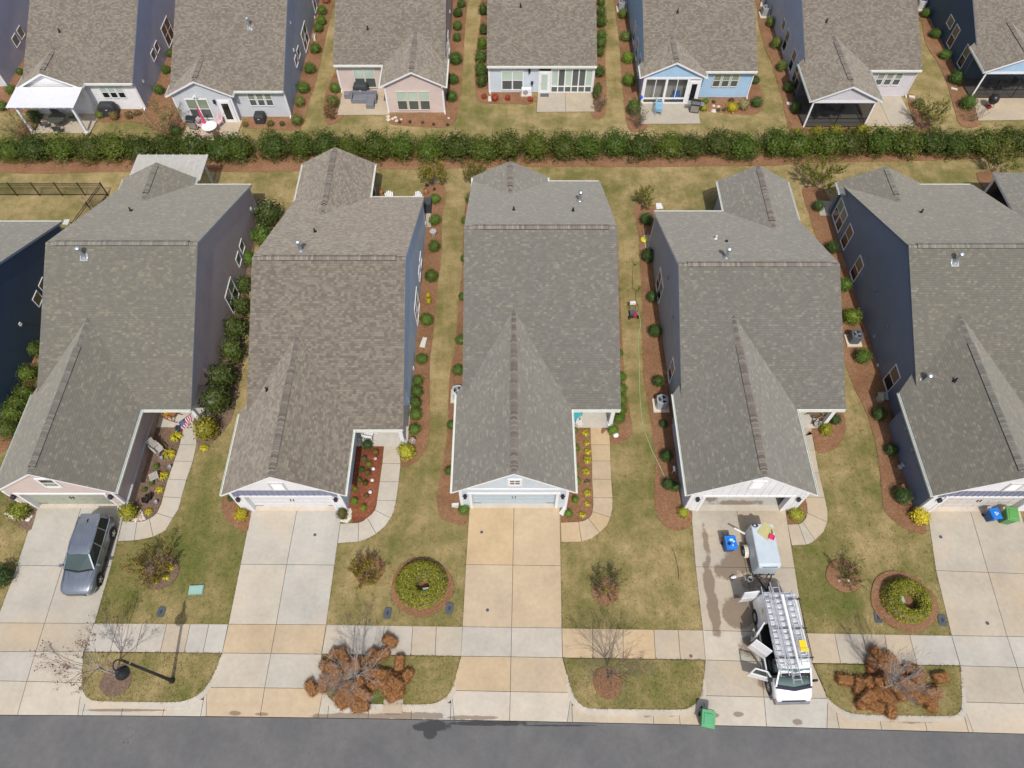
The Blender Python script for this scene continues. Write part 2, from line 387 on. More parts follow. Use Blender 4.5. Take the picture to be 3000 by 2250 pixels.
# ------------------------------------------------------------------ mesh helpers
class MB:
    def __init__(s): s.v, s.f, s.m, s.uv = [], [], [], []
    def face(s, pts, m=0, uv=None):
        i = len(s.v)
        s.v += [tuple(p) for p in pts]
        s.f.append(tuple(range(i, i + len(pts)))); s.m.append(m); s.uv.append(uv)
    def grid(s, verts, faces, m=0):
        i = len(s.v); s.v += [tuple(p) for p in verts]
        for f in faces: s.f.append(tuple(i + a for a in f)); s.m.append(m); s.uv.append(None)
    def hexa(s, b, t, m=0):
        """b, t: four bottom and four top corners, counter-clockwise seen from above"""
        s.grid(list(b) + list(t), [(3, 2, 1, 0), (4, 5, 6, 7), (0, 1, 5, 4), (1, 2, 6, 5), (2, 3, 7, 6), (3, 0, 4, 7)], m)
    def box(s, x0, y0, z0, x1, y1, z1, m=0):
        if x0 > x1: x0, x1 = x1, x0
        if y0 > y1: y0, y1 = y1, y0
        q = [(x0, y0), (x1, y0), (x1, y1), (x0, y1)]
        s.hexa([(a, b, z0) for a, b in q], [(a, b, z1) for a, b in q], m)
    def cbox(s, c, sz, m=0, rz=0.0):
        ca, sa = cos(rz), sin(rz)
        hx, hy, hz = sz[0] / 2, sz[1] / 2, sz[2] / 2
        q = [(c[0] + ca * a - sa * b, c[1] + sa * a + ca * b) for a, b in ((-hx, -hy), (hx, -hy), (hx, hy), (-hx, hy))]
        s.hexa([(a, b, c[2] - hz) for a, b in q], [(a, b, c[2] + hz) for a, b in q], m)
    def bar(s, p0, p1, w, h, m=0, up=(0, 0, 1)):
        p0, p1 = Vector(p0), Vector(p1)
        d = (p1 - p0).normalized(); up = Vector(up)
        r = d.cross(up)
        if r.length < 1e-4: r = d.cross(Vector((1, 0, 0)))
        r.normalize(); n = r.cross(d)
        a = [r * (-w / 2) + n * (-h / 2), r * (w / 2) + n * (-h / 2), r * (w / 2) + n * (h / 2), r * (-w / 2) + n * (h / 2)]
        v = [p0 + q for q in a] + [p1 + q for q in a]
        s.grid(v, [(0, 1, 2, 3), (7, 6, 5, 4), (0, 4, 5, 1), (1, 5, 6, 2), (2, 6, 7, 3), (3, 7, 4, 0)], m)
    def prism(s, pts, z0, z1, m=0, bev=0.0):
        n = len(pts)
        area = sum(pts[i][0] * pts[(i + 1) % n][1] - pts[(i + 1) % n][0] * pts[i][1] for i in range(n))
        if area < 0: pts = pts[::-1]
        zf = (lambda f: f if callable(f) else (lambda x, y: f))
        a, b = zf(z0), zf(z1)
        if bev:
            top = inset(pts, bev)
            v = [(x, y, a(x, y)) for x, y in pts] + [(x, y, b(x, y) - bev) for x, y in pts] + [(x, y, b(x, y)) for x, y in top]
            f = [tuple(range(2 * n, 3 * n)), tuple(range(n - 1, -1, -1))]
            for k in (0, n): f += [(k + i, k + (i + 1) % n, k + n + (i + 1) % n, k + n + i) for i in range(n)]
        else:
            v = [(x, y, a(x, y)) for x, y in pts] + [(x, y, b(x, y)) for x, y in pts]
            f = [tuple(range(n, 2 * n)), tuple(range(n - 1, -1, -1))] + [(i, (i + 1) % n, n + (i + 1) % n, n + i) for i in range(n)]
        s.grid(v, f, m)
    def tube(s, path, rad, n=8, m=0, caps=True):
        path = [Vector(p) for p in path]
        if not isinstance(rad, (list, tuple)): rad = [rad] * len(path)
        rings = []; up = Vector((0.13, 0.21, 1))
        for i, p in enumerate(path):
            d = (path[min(i + 1, len(path) - 1)] - path[max(i - 1, 0)]).normalized()
            r = d.cross(up)
            if r.length < 1e-3: r = d.cross(Vector((1, 0, 0)))
            r.normalize(); q = d.cross(r)
            rings.append([p + (r * cos(2 * pi * j / n) + q * sin(2 * pi * j / n)) * rad[i] for j in range(n)])
        v = [x for r in rings for x in r]
        f = [(i * n + j, i * n + (j + 1) % n, (i + 1) * n + (j + 1) % n, (i + 1) * n + j) for i in range(len(path) - 1) for j in range(n)]
        if caps: f += [tuple(range(n - 1, -1, -1)), tuple((len(path) - 1) * n + j for j in range(n))]
        s.grid(v, f, m)
    def lathe(s, prof, c=(0, 0, 0), n=16, m=0, ax=(0, 0, 1)):
        """prof: (radius, height) pairs from bottom to top"""
        q = Vector((0, 0, 1)).rotation_difference(Vector(ax)); c = Vector(c)
        v = [c + q @ Vector((r * cos(2 * pi * j / n), r * sin(2 * pi * j / n), h)) for r, h in prof for j in range(n)]
        f = [(i * n + j, i * n + (j + 1) % n, (i + 1) * n + (j + 1) % n, (i + 1) * n + j) for i in range(len(prof) - 1) for j in range(n)]
        if prof[0][0] > 1e-5: f.append(tuple(range(n - 1, -1, -1)))
        if prof[-1][0] > 1e-5: f.append(tuple((len(prof) - 1) * n + j for j in range(n)))
        s.grid(v, f, m)
    def build(s, name, mats, parent=None, off=None, smooth=False, loc=None, rz=0.0, color=None):
        me = bpy.data.meshes.new(name)
        o3 = Vector(off) if off is not None else Vector((0, 0, 0))
        me.from_pydata([tuple(Vector(p) - o3) for p in s.v] if off is not None else s.v, [], s.f)
        if not isinstance(mats, (list, tuple)): mats = [mats]
        for q in mats: me.materials.append(q)
        me.polygons.foreach_set('material_index', s.m)
        if any(u is not None for u in s.uv):
            lay = me.uv_layers.new(name='UVMap')
            k = 0; data = []
            for f, u in zip(s.f, s.uv):
                for j in range(len(f)): data += list(u[j]) if u is not None else [0.0, 0.0]
            lay.data.foreach_set('uv', data)
        if smooth: me.polygons.foreach_set('use_smooth', [True] * len(me.polygons))
        me.update()
        o = bpy.data.objects.new(name, me)
        COL.objects.link(o)
        if parent is not None: o.parent = parent
        if loc is not None: o.location = loc
        if rz: o.rotation_euler = (0, 0, rz)
        if color is not None: o.color = color
        return o
def inset(pts, d):
    n = len(pts); out = []
    for i in range(n):
        p0, p1, p2 = Vector(pts[i - 1]).to_2d(), Vector(pts[i]).to_2d(), Vector(pts[(i + 1) % n]).to_2d()
        e1, e2 = (p1 - p0), (p2 - p1)
        if e1.length < 1e-6 or e2.length < 1e-6: out.append((p1.x, p1.y)); continue
        e1.normalize(); e2.normalize()
        n1, n2 = Vector((-e1.y, e1.x)), Vector((-e2.y, e2.x))
        b = n1 + n2
        if b.length < 1e-4: b = n1
        b = b / max(0.35, b.dot(n1))
        out.append((p1.x + b.x * d, p1.y + b.y * d))
    return out
def tag(o, label=None, cat=None, group=None, kind=None):
    if label: o['label'] = label
    if cat: o['category'] = cat
    if group: o['group'] = group
    if kind: o['kind'] = kind
    return o
def thing(name, label, cat, loc=(0, 0, 0), rz=0.0, group=None, kind=None):
    o = bpy.data.objects.new(name, None)
    o.empty_display_size = 0.3
    COL.objects.link(o)
    o.location = loc; o.rotation_euler = (0, 0, rz)
    return tag(o, label, cat, group, kind)
def copy_tree(o, parent=None, loc=None, rz=None, sc=None):
    c = o.copy(); COL.objects.link(c)
    if parent is not None: c.parent = parent
    for ch in list(o.children): copy_tree(ch, c)
    if loc is not None: c.location = loc
    if rz is not None: c.rotation_euler = (0, 0, rz)
    if sc is not None: c.scale = sc if isinstance(sc, (tuple, list)) else (sc, sc, sc)
    return c
def smoothpts(pts, it=2, closed=True):
    for _ in range(it):
        q = []; n = len(pts)
        for i in range(n if closed else n - 1):
            a, b = Vector(pts[i]), Vector(pts[(i + 1) % n])
            q += [a * 0.75 + b * 0.25, a * 0.25 + b * 0.75]
        if not closed: q = [Vector(pts[0])] + q + [Vector(pts[-1])]
        pts = q
    return pts
ORD = ['first', 'second', 'third', 'fourth', 'fifth', 'sixth', 'seventh', 'eighth', 'ninth', 'tenth', 'eleventh', 'twelfth', 'thirteenth', 'fourteenth', 'fifteenth', 'sixteenth', 'seventeenth', 'eighteenth', 'nineteenth', 'twentieth']
for i in range(1, 10): ORD.append('twenty-' + ORD[i - 1])
ORD.append('thirtieth')
for i in range(1, 10): ORD.append('thirty-' + ORD[i - 1])
ORD.append('fortieth')
# ================================================================== ground, street, paving, beds
def poly_interp(pts):
    w = [G(x, y) for x, y in pts]
    def f(X):
        for i in range(len(w) - 1):
            if X <= w[i + 1].x or i == len(w) - 2:
                a, b = w[i], w[i + 1]
                return a.y + (b.y - a.y) * (X - a.x) / (b.x - a.x)
    return f
yA = poly_interp([(0, 1824.7), (668, 1828.5), (957, 1830.2), (1355, 1836), (1500, 1838.3), (2059.5, 1846.5), (2358.5, 1854.6), (2786, 1862), (3000, 1865.4)])
yB = poly_interp([(0, 1908.8), (244, 1909.5), (651, 1913), (941.6, 1916.3), (1350, 1922.4), (1500, 1924), (1649, 1926.8), (2066, 1933.3), (2378.9, 1942.8), (2812.9, 1950.2), (3000, 1955.6)])
yC = poly_interp([(0, 1995), (242, 2000), (605, 2013.3), (890, 2016.3), (1323, 2022.4), (1500, 2026.5), (1674.6, 2028.5), (2056, 2037.7), (2426, 2046.2), (2818, 2056.3), (3000, 2061.4)])
yD = poly_interp([(0, 2093.7), (375, 2096), (750, 2099.6), (1125, 2105), (1500, 2111.5), (1875, 2119), (2250, 2128), (2625, 2138.5), (3000, 2149)])
def zP(x, y):
    a, b = yC(x), yD(x)
    t = max(0.0, min(1.0, (a - y) / (a - b)))
    return 0.02 - 0.115 * t
XS = [-110, -60, -40] + [i * 2.0 for i in range(-17, 18)] + [40, 60, 110]
BED = flat('paving_bed', (0.05, 0.045, 0.04, 1), 0.95)
m = MB()
pts = [(x, yA(max(-45, min(45, x))) - 0.02, 0.0) for x in XS] + [(110, 190, 0), (-110, 190, 0)]
m.face(pts)
tag(m.build('lawn', LAWN), 'dormant tan and green lawn around all the houses', 'lawn', kind='structure')
m = MB()
for a, b in zip(XS[:-1], XS[1:]):
    A = [(x, yA(max(-45, min(45, x))) + 0.02) for x in (a, b)]
    C_ = [(x, yC(max(-45, min(45, x)))) for x in (a, b)]
    D_ = [(x, yD(max(-45, min(45, x)))) for x in (a, b)]
    m.face([(*C_[0], -0.012), (*C_[1], -0.012), (*A[1], -0.012), (*A[0], -0.012)])
    m.face([(*D_[0], -0.135), (*D_[1], -0.135), (*C_[1], -0.012), (*C_[0], -0.012)])
tag(m.build('pavement_bed', BED), 'dark bed under the pavement slabs along the street', 'pavement', kind='structure')
m = MB()
for a, b in zip(XS[:-1], XS[1:]):
    d0, d1 = yD(max(-45, min(45, a))), yD(max(-45, min(45, b)))
    m.face([(a, -14, -0.112), (b, -14, -0.112), (b, d1 - 0.02, -0.112), (a, d0 - 0.02, -0.112)])
tag(m.build('road', ASPH), 'grey asphalt street along the bottom edge', 'road', kind='structure')

GREYC, TANC, PALE, WARM = (0.445, 0.41, 0.35, 1), (0.475, 0.37, 0.245, 1), (0.465, 0.43, 0.37, 1), (0.44, 0.385, 0.305, 1)
def jit(c, a=0.05):
    k = 1 + rnd.uniform(-a, a); w = rnd.uniform(-0.02, 0.02)
    return (min(1, c[0] * k + w), c[1] * k, max(0, c[2] * k - w), 1)
KEEP = []
def slab(parent, pts, col, mat=CONC, gap=0.011, name='concrete_slab', zt=None, depth=0.05):
    pts = [(p[0], p[1]) for p in pts]
    n = len(pts)
    if sum(pts[i][0] * pts[(i + 1) % n][1] - pts[(i + 1) % n][0] * pts[i][1] for i in range(n)) < 0: pts = pts[::-1]
    KEEP.append(pts)
    q = inset(pts, gap)
    zf = zt or zP
    mm = MB()
    mm.prism(q, (lambda x, y: zf(x, y) - depth), zf, bev=0.008)
    return mm.build(name, mat, parent, off=parent.location, color=jit(col, 0.035))
def bed_sheet(name, pts, label, z=0.006):
    mm = MB(); mm.face([(p[0], p[1], z) for p in pts])
    o = mm.build(name, BED)
    return tag(o, label, name.replace('_', ' '), kind='structure')

DW = [  # levels: garage, joint, sidewalk back, sidewalk front, apron joint, street ; left / middle / right
    [[(105, 1486), (239, 1484), (368, 1484)], [(50.9, 1656), (184, 1658), (325.5, 1660)], [(-12, 1824.6), (131, 1825.5), (277.5, 1826)], [(-44, 1908.6), (105, 1909), (245, 1909.5)], [(-78, 1993), (79, 1996), (241, 2000)], [(-120, 2093), (47.5, 2094), (225, 2095)]],
    [[(737.5, 1490), (871, 1490), (1003, 1490)], [(705, 1653), (840, 1654), (980, 1655.5)], [(669.7, 1828.5), (809.5, 1829.5), (956, 1830.2)], [(651, 1913), (794, 1914.5), (942, 1916.3)], [(605, 2013.3), (775.5, 2015), (948, 2016.8)], [(602, 2097.6), (760, 2099.8), (930, 2102)]],
    [[(1375.6, 1483), (1506, 1483), (1640, 1484)], [(1365, 1654), (1502.5, 1655.5), (1643, 1657.5)], [(1355, 1836), (1499, 1838), (1645.8, 1839.8)], [(1350, 1922.4), (1497, 1924), (1648, 1926.8)], [(1323, 2022.4), (1495, 2026.3), (1674.6, 2028.5)], [(1330.5, 2108.4), (1493, 2111), (1662, 2114.6)]],
    [[(2024, 1491), (2158, 1492), (2301, 1494)], [(2037.5, 1660.6), (2185, 1662.5), (2328, 1664)], [(2058.8, 1846.5), (2217, 1850.8), (2358.5, 1854.6)], [(2066.5, 1933.3), (2226.5, 1938), (2380, 1942.8)], [(2056, 2037.7), (2238, 2042), (2425, 2046.2)], [(2081, 2124), (2247.7, 2128), (2424.6, 2133)]],
    [[(2716, 1494.3), (2842, 1496), (2989, 1498)], [(2741.7, 1671.5), (2895, 1677), (3045, 1682.5)], [(2787.5, 1861.9), (2950, 1864.6), (3100, 1867)], [(2812.9, 1950.2), (2979.5, 1955), (3145, 1960)], [(2818, 2056.3), (3008, 2061.6), (3190, 2067)], [(2855, 2145), (3040, 2150.5), (3230, 2156)]],
]
DNAME = ['taupe house with the silver SUV', 'brown-roofed house', 'pale blue middle house', 'white house with the van and trailer', 'navy house']
DCOL = [(GREYC, GREYC, WARM, PALE, PALE), (PALE, PALE, TANC, PALE, TANC), (TANC, TANC, PALE, TANC, PALE), (WARM, WARM, PALE, WARM, PALE), (WARM, WARM, PALE, WARM, PALE)]
CONC_WET = mk_concrete('concrete_damp', damp_mask([(11.2, 11.4, 0.34, 1.3, 0.9), (11.25, 9.9, 0.36, 1.5, 0.95), (11.35, 13.6, 0.2, 1.4, 0.6), (12.55, 9.85, 0.95, 0.95, 1.0), (12.3, 12.2, 0.8, 0.7, 0.75), (13.1, 12.9, 0.9, 0.9, 0.9), (12.4, 14.1, 0.7, 0.5, 0.4), (13.0, 8.0, 0.7, 0.7, 0.72), (13.9, 11.5, 1.0, 0.6, 0.55), (12.6, 7.9, 0.45, 0.4, 0.6), (11.9, 4.65, 0.3, 0.14, 0.7), (10.5, 4.62, 0.5, 0.14, 0.8), (13.3, 6.2, 0.35, 0.5, 0.6)]))
CONC_SPOT = mk_concrete('concrete_spotted', damp_mask([(-14.4, 4.72, 0.35, 0.12, 0.8), (-13.0, 4.68, 0.4, 0.1, 0.7), (-8.4, 4.55, 2.2, 0.2, 0.85), (-5.2, 4.6, 2.0, 0.2, 0.8), (-2.2, 4.5, 1.6, 0.12, 0.75), (7.0, 4.6, 0.3, 0.15, 0.55), (8.3, 4.75, 0.55, 0.2, 0.85), (10.4, 4.62, 0.5, 0.14, 0.8), (11.8, 4.65, 0.3, 0.14, 0.7), (9.35, 7.15, 0.22, 0.25, 0.95), (-20.3, 4.86, 2.3, 0.07, 0.95), (14.8, 4.3, 0.3, 0.16, 0.7), (20.5, 4.35, 1.6, 0.16, 0.5)]))
for k, L in enumerate(DW):
    w = [[G(*p) for p in row] for row in L]
    par = bed_sheet('driveway', [w[0][0], w[0][2], w[1][2], w[2][2], w[2][0], w[1][0]], 'two-column concrete driveway of the ' + DNAME[k])
    mat = CONC_WET if k == 3 else CONC
    for r in range(2):
        for c in range(2):
            slab(par, [w[r][c], w[r][c + 1], w[r + 1][c + 1], w[r + 1][c]], DCOL[k][r], mat)
    L.append(w)
# the row of pavement slabs
SWALK = bpy.data.objects.new('pavement', None); COL.objects.link(SWALK)
tag(SWALK, 'concrete pavement and gutter slabs along the street', 'pavement', kind='structure')
SJ = [
    [(V1, 805, 597, 735, 842), (V1, 1018, 600, 952, 845), (V1, 1230, 602, 1170, 848), (V1, 1440, 605, 1385, 850), (V1, 1645, 605, 1590, 850), (V1, 1805, 605, 1755, 850), (V1, 1972, 603, 1920, 853)],
    [(V2, 610, 608, 568, 862), (V2, 858, 612, 835, 866), (V2, 1108, 616, 1088, 870), (V2, 1355, 620, 1338, 874), (V2, 1558, 622, 1548, 876), (V2, 1785, 625, 1772, 880)],
    [(V3, 430, 637, 437, 892), (V3, 695, 642, 700, 896), (V3, 958, 645, 962, 900), (V3, 1225, 648, 1240, 904), (V3, 1435, 652, 1455, 908), (V3, 1648, 656, 1672, 912)],
    [(V4, 322, 680, 384, 942), (V4, 575, 684, 628, 946), (V4, 820, 688, 862, 950), (V4, 1005, 691, 1048, 952), (V4, 1222, 695, 1288, 956), (V4, 1585, 701, 1658, 962)],
]
SC = [[GREYC, PALE, PALE, WARM, PALE, PALE], [PALE, PALE, PALE, WARM, WARM], [TANC, TANC, TANC, WARM, WARM], [WARM, WARM, WARM, WARM, PALE]]
for row, cols in zip(SJ, SC):
    q = []
    for (t, a, b, c, d) in row:
        p0, p1 = G(*t(a, b)), G(*t(c, d))
        q.append((Vector((p0.x, yA(p0.x))), Vector((p1.x, yB(p1.x)))))
    for (a0, a1), (b0, b1), cl in zip(q[:-1], q[1:], cols):
        slab(SWALK, [a0, b0, b1, a1], cl, CONC_SPOT)
for k, L in enumerate(DW):
    w = L[-1]
    for c in range(2):
        slab(SWALK, [w[2][c], w[2][c + 1], w[3][c + 1], w[3][c]], DCOL[k][2], CONC_WET if k == 3 else CONC_SPOT)
        slab(SWALK, [w[3][c], w[3][c + 1], w[4][c + 1], w[4][c]], DCOL[k][3], CONC_WET if k == 3 else CONC_SPOT)
        slab(SWALK, [w[4][c], w[4][c + 1], w[5][c + 1], w[5][c]], DCOL[k][4], CONC_SPOT)
# strips of the same pavement that run on past both sides of the frame
for s_, x0 in ((-1, -29.0), (1, 31.5)):
    for i in range(5):
        a, b = x0 + s_ * i * 1.6, x0 + s_ * (i + 1) * 1.6
        if s_ < 0: a -= 1.3; b -= 1.3
        else: a += 3.0; b += 3.0
        slab(SWALK, [(a, yA(a)), (b, yA(b)), (b, yB(b)), (a, yB(a))], PALE)
        slab(SWALK, [(a, yC(a)), (b, yC(b)), (b, yD(b)), (a, yD(a))], PALE)

ISL = [  # verge islands: outline from the top left corner, clockwise
    (V1, [(730, 848), (1915, 856), (1880, 960), (1830, 1070), (1785, 1148), (1720, 1212), (1640, 1255), (1540, 1280), (1180, 1276), (830, 1270), (775, 1250), (735, 1215), (712, 1160), (712, 1000)]),
    (V2, [(572, 868), (1765, 884), (1745, 970), (1715, 1090), (1690, 1175), (1640, 1240), (1580, 1275), (1500, 1300), (1100, 1296), (760, 1292), (670, 1275), (615, 1220), (590, 1150), (580, 1000)]),
    (V3, [(442, 898), (1666, 916), (1655, 1060), (1640, 1210), (1590, 1290), (1530, 1328), (1470, 1345), (1050, 1340), (665, 1335), (612, 1313), (565, 1275), (520, 1200), (478, 1040)]),
    (V4, [(388, 948), (1656, 966), (1668, 1100), (1675, 1310), (1650, 1375), (1590, 1400), (1200, 1394), (770, 1385), (700, 1370), (630, 1340), (555, 1285), (515, 1240), (455, 1090)]),
]
VNAME = ['with the lamp post', 'heaped with straw bales before the brown-roofed house', 'with one bare tree and no bales', 'heaped with straw bales beside the van']
NB = [(4, 12), (4, 12), (3, 12), (3, 11)]
for k, (t, pl) in enumerate(ISL):
    w = [G(*t(*p)) for p in pl]
    m = MB()
    m.prism([(p.x, p.y) for p in w], -0.12, 0.035)
    tag(m.build('verge_lawn', LAWN), 'grass verge ' + VNAME[k], 'verge', kind='structure')
    # kerb ring round the street side of the island
    n0, n1 = NB[k]
    path = smoothpts(w[n0 - 1:n1 + 1], 1, closed=False)
    kerb = thing('kerb', 'concrete kerb round the verge ' + VNAME[k], 'kerb', (w[0].x, w[0].y, 0), kind='structure')
    inn, outp = [], []
    for i, p in enumerate(path):
        d = (path[min(i + 1, len(path) - 1)] - path[max(i - 1, 0)]).normalized()
        nrm = Vector((d.y, -d.x, 0))
        if nrm.dot(p - w[0]) < 0 and nrm.y > 0: nrm = -nrm
        e = min(1.0, min(i, len(path) - 1 - i) / 3.0)
        inn.append(p); outp.append(p + nrm * (0.10 + 0.18 * e))
    nseg = 4; step = (len(path) - 1) / nseg
    for sg in range(nseg):
        i0, i1 = round(sg * step), round((sg + 1) * step)
        m = MB()
        for i in range(i0, i1):
            e = [min(1.0, min(j, len(path) - 1 - j) / 3.0) for j in (i, i + 1)]
            zt = [0.028 + 0.022 * q for q in e]
            g = 0.006
            a, b, c, d = inn[i], inn[i + 1], outp[i + 1], outp[i]
            m.hexa([(d.x, d.y, -0.14), (c.x, c.y, -0.14), (b.x, b.y, -0.14), (a.x, a.y, -0.14)], [(d.x, d.y, zt[0] - 0.02), (c.x, c.y, zt[1] - 0.02), (b.x, b.y, zt[1]), (a.x, a.y, zt[0])])
        m.build('kerb_segment', CONC, kerb, off=kerb.location, color=jit(PALE))
    # gutter slabs and flared corners in front of the kerb
    lw, rw = DW[k][-1], DW[k + 1][-1]
    cuts = [(lw[4][2], lw[5][2])]
    xs0, xs1 = outp[4].x, outp[-5].x
    if xs0 > xs1: xs0, xs1 = xs1, xs0
    for f in ((0.0, 0.33, 0.68, 1.0) if k != 2 else (0.0, 0.62, 0.82, 1.0)):
        x = xs0 + (xs1 - xs0) * f
        cuts.append((Vector((x, yD(x) + 0.80, 0)), Vector((x, yD(x), 0))))
    cuts.append((rw[4][0], rw[5][0]))
    for (a0, a1), (b0, b1) in zip(cuts[:-1], cuts[1:]):
        slab(SWALK, [a0, b0, b1, a1], PALE if k < 2 else WARM, CONC_SPOT)

# ------------------------------------------------------------------ curved front walks
WK = [
    (U1, [((1015, 1545), (1060, 1370)), ((1160, 1538), (1185, 1376)), ((1325, 1505), (1290, 1349)), ((1492, 1345), (1355, 1300)), ((1568, 1170), (1408, 1160)), ((1612, 1015), (1450, 1008)), ((1668, 856), (1505, 852)), ((1698, 712), (1553, 710)), ((1700, 565), (1580, 565))]),
    (U2, [((705, 1562), (728, 1392)), ((883, 1550), (885, 1385)), ((1038, 1480), (960, 1340)), ((1165, 1345), (1027, 1275)), ((1212, 1193), (1045, 1190)), ((1235, 1030), (1068, 1030)), ((1250, 873), (1090, 872)), ((1240, 722), (1105, 722))]),
    (U3, [((425, 1553), (420, 1383)), ((602, 1550), (575, 1377)), ((757, 1470), (660, 1345)), ((850, 1338), (693, 1288)), ((870, 1170), (700, 1168)), ((858, 1010), (690, 1008)), ((852, 852), (690, 850)), ((848, 712), (680, 710)), ((838, 558), (675, 556))]),
    (U4, [((205, 1582), (168, 1400)), ((330, 1575), (262, 1396)), ((407, 1535), (297, 1378)), ((512, 1380), (338, 1300)), ((490, 1165), (318, 1163)), ((440, 955), (270, 955)), ((405, 757), (236, 757)), ((372, 566), (205, 566))]),
]
WNAME = ['taupe house with the flag', 'brown-roofed house', 'pale blue middle house', 'white house with the van']
WCOL = [PALE, PALE, TANC, WARM]
MIDS = {0: {1: ((1245, 1524), (1240, 1370)), 2: ((1430, 1452), (1330, 1325)), 3: ((1545, 1262), (1392, 1225))}, 1: {1: ((968, 1520), (928, 1368)), 2: ((1112, 1418), (998, 1312)), 3: ((1195, 1272), (1040, 1232))}, 2: {1: ((690, 1520), (622, 1366)), 2: ((820, 1408), (682, 1320)), 3: ((868, 1260), (700, 1230))}, 3: {1: ((372, 1560), (280, 1390)), 2: ((478, 1465), (325, 1345)), 3: ((515, 1290), (336, 1235))}}
for k, (t, js) in enumerate(WK):
    o_ = [G(*t(*a)) for a, b in js]; i_ = [G(*t(*b)) for a, b in js]
    par = bed_sheet('front_path', o_ + i_[::-1], 'curved concrete front path to the porch of the ' + WNAME[k], z=0.008)
    for j in range(len(js) - 1):
        pts = [o_[j]]
        if j in MIDS[k]: pts.append(G(*t(*MIDS[k][j][0])))
        pts += [o_[j + 1], i_[j + 1]]
        if j in MIDS[k]: pts.append(G(*t(*MIDS[k][j][1])))
        pts.append(i_[j])
        slab(par, pts, WCOL[k], zt=lambda x, y: 0.024)

# ------------------------------------------------------------------ planting beds
_bz = [0]
def bed(pts, label, mat=MULCH, z=0.03, sm=1, holes=None):
    _bz[0] += 1; z = z + 0.0005 * _bz[0]
    w = []
    for p in pts:
        if isinstance(p, Vector): w.append(p)
        elif len(p) == 3: w.append(G(*p[0](p[1], p[2])))
        else: w.append(Vector((p[0], p[1], 0)))
    if sm: w = smoothpts(w, sm)
    m = MB()
    m.prism([(p.x, p.y) for p in w], -0.05, z)
    KEEP.append([(p.x, p.y) for p in w])
    return tag(m.build('mulch_bed', mat), label, 'mulch bed', 'mulched planting beds', 'structure')
def P_(t, *xy): return [(t, x, y) for x, y in xy]
bed(P_(T6, (1440, 160), (1500, 112), (1600, 108), (1645, 170), (1640, 260), (1612, 350), (1605, 500), (1606, 700), (1590, 850), (1570, 960), (1545, 1300), (1520, 1500)) + P_(U2, (1500, 0), (1503, 300), (1500, 600), (1485, 720), (1420, 830), (1330, 890), (1252, 925), (1252, 725)) + [(-5.7, 19.4), (-7.2, 20.5), (-7.2, 38), (-7.0, 39.5)] + P_(T6, (1440, 190)), 'pine straw bed along the right wall of the brown-roofed house')
bed(P_(T6, (1830, 130), (1795, 400), (1785, 700), (1780, 900), (1760, 1050), (1740, 1300), (1715, 1560)) + P_(U2, (1690, 0), (1665, 200), (1660, 450), (1650, 650), (1630, 800), (1600, 950), (1572, 1080), (1562, 1250), (1600, 1340), (1680, 1385), (1780, 1403), (1820, 1408), (1838, 1260)) + [(-2.9, 16.6), (-2.4, 17.5), (-2.4, 41)], 'pine straw bed along the left wall of the pale blue middle house')
bed(P_(T7, (895, 380), (915, 600), (922, 870), (945, 1300), (958, 1600)) + P_(U3, (962, 0), (975, 150), (1000, 350), (1030, 500), (1043, 580), (1020, 650), (950, 700), (850, 714), (842, 560)) + [(5.6, 20.8), (5.9, 22), (5.9, 39)], 'pine straw bed along the right wall of the pale blue middle house')
bed(P_(T7, (1040, 300), (1100, 275), (1200, 285), (1245, 330)) + [(11.2, 37), (11.2, 23), (10.7, 17)] + P_(U3, (1560, 1270), (1555, 1400), (1500, 1440), (1400, 1460), (1300, 1400), (1245, 1300), (1225, 1150), (1235, 1000), (1240, 800), (1215, 650), (1195, 450), (1170, 330), (1145, 200), (1130, 0)) + P_(T7, (1130, 1560), (1125, 1200), (1115, 900), (1100, 700), (1095, 550), (1065, 400)), 'pine straw bed along the left wall of the white house with the van')
bed(P_(U4, (600, 415), (655, 440), (675, 560), (655, 660), (590, 740), (500, 780), (410, 786), (374, 568)) + [(18.4, 20.6), (19.6, 21.6), (20.3, 21.6)], 'pine straw bed by the front porch of the white house')
bed(P_(U4, (155, 1278), (250, 1215), (322, 1166), (338, 1270), (305, 1360), (245, 1396), (168, 1398)), 'small pine straw bed at the garage corner of the white house')
bed(P_(T8, (292, 150), (340, 130), (480, 150), (500, 200)) + [(25.4, 40), (25.2, 22), (24.8, 16.8)] + P_(U4, (1370, 1290), (1355, 1400), (1370, 1482), (1250, 1470), (1150, 1420), (1060, 1350), (1000, 1280), (985, 1150), (960, 900), (930, 680), (890, 560), (850, 430), (800, 330), (760, 260), (720, 150), (660, 0)) + P_(T8, (640, 1600), (610, 1100), (560, 800), (470, 640), (405, 560), (370, 420), (300, 220)), 'pine straw bed along the left wall of the navy house')
bed([(-20.3, 42), (-19.2, 41.5)] + P_(T5, (2180, 700), (2150, 1100), (2110, 1500)) + P_(U1, (2085, 100), (2050, 300), (2000, 500), (1945, 575), (1880, 650), (1780, 742), (1722, 772), (1702, 700), (1690, 590)) + [(-19.6, 21.6), (-20.3, 23), (-20.3, 39)], 'mulch bed along the right wall of the taupe house', MULCH_GREY)
bed(P_(U1, (1915, 1165), (1918, 1290), (1960, 1372), (2060, 1442), (2142, 1472), (2155, 1390), (2178, 1268)) + [(-15.6, 16.4), (-16.2, 17.4)], 'pine straw bed at the left garage corner of the brown-roofed house')
bed(P_(U1, (45, 1110), (95, 1190), (50, 1280), (55, 1330), (110, 1385), (180, 1425), (265, 1470), (300, 1360), (325, 1255)) + [(-28.2, 16.4), (-28.9, 17.2)], 'mulch bed at the left garage corner of the taupe house', MULCH_GREY)
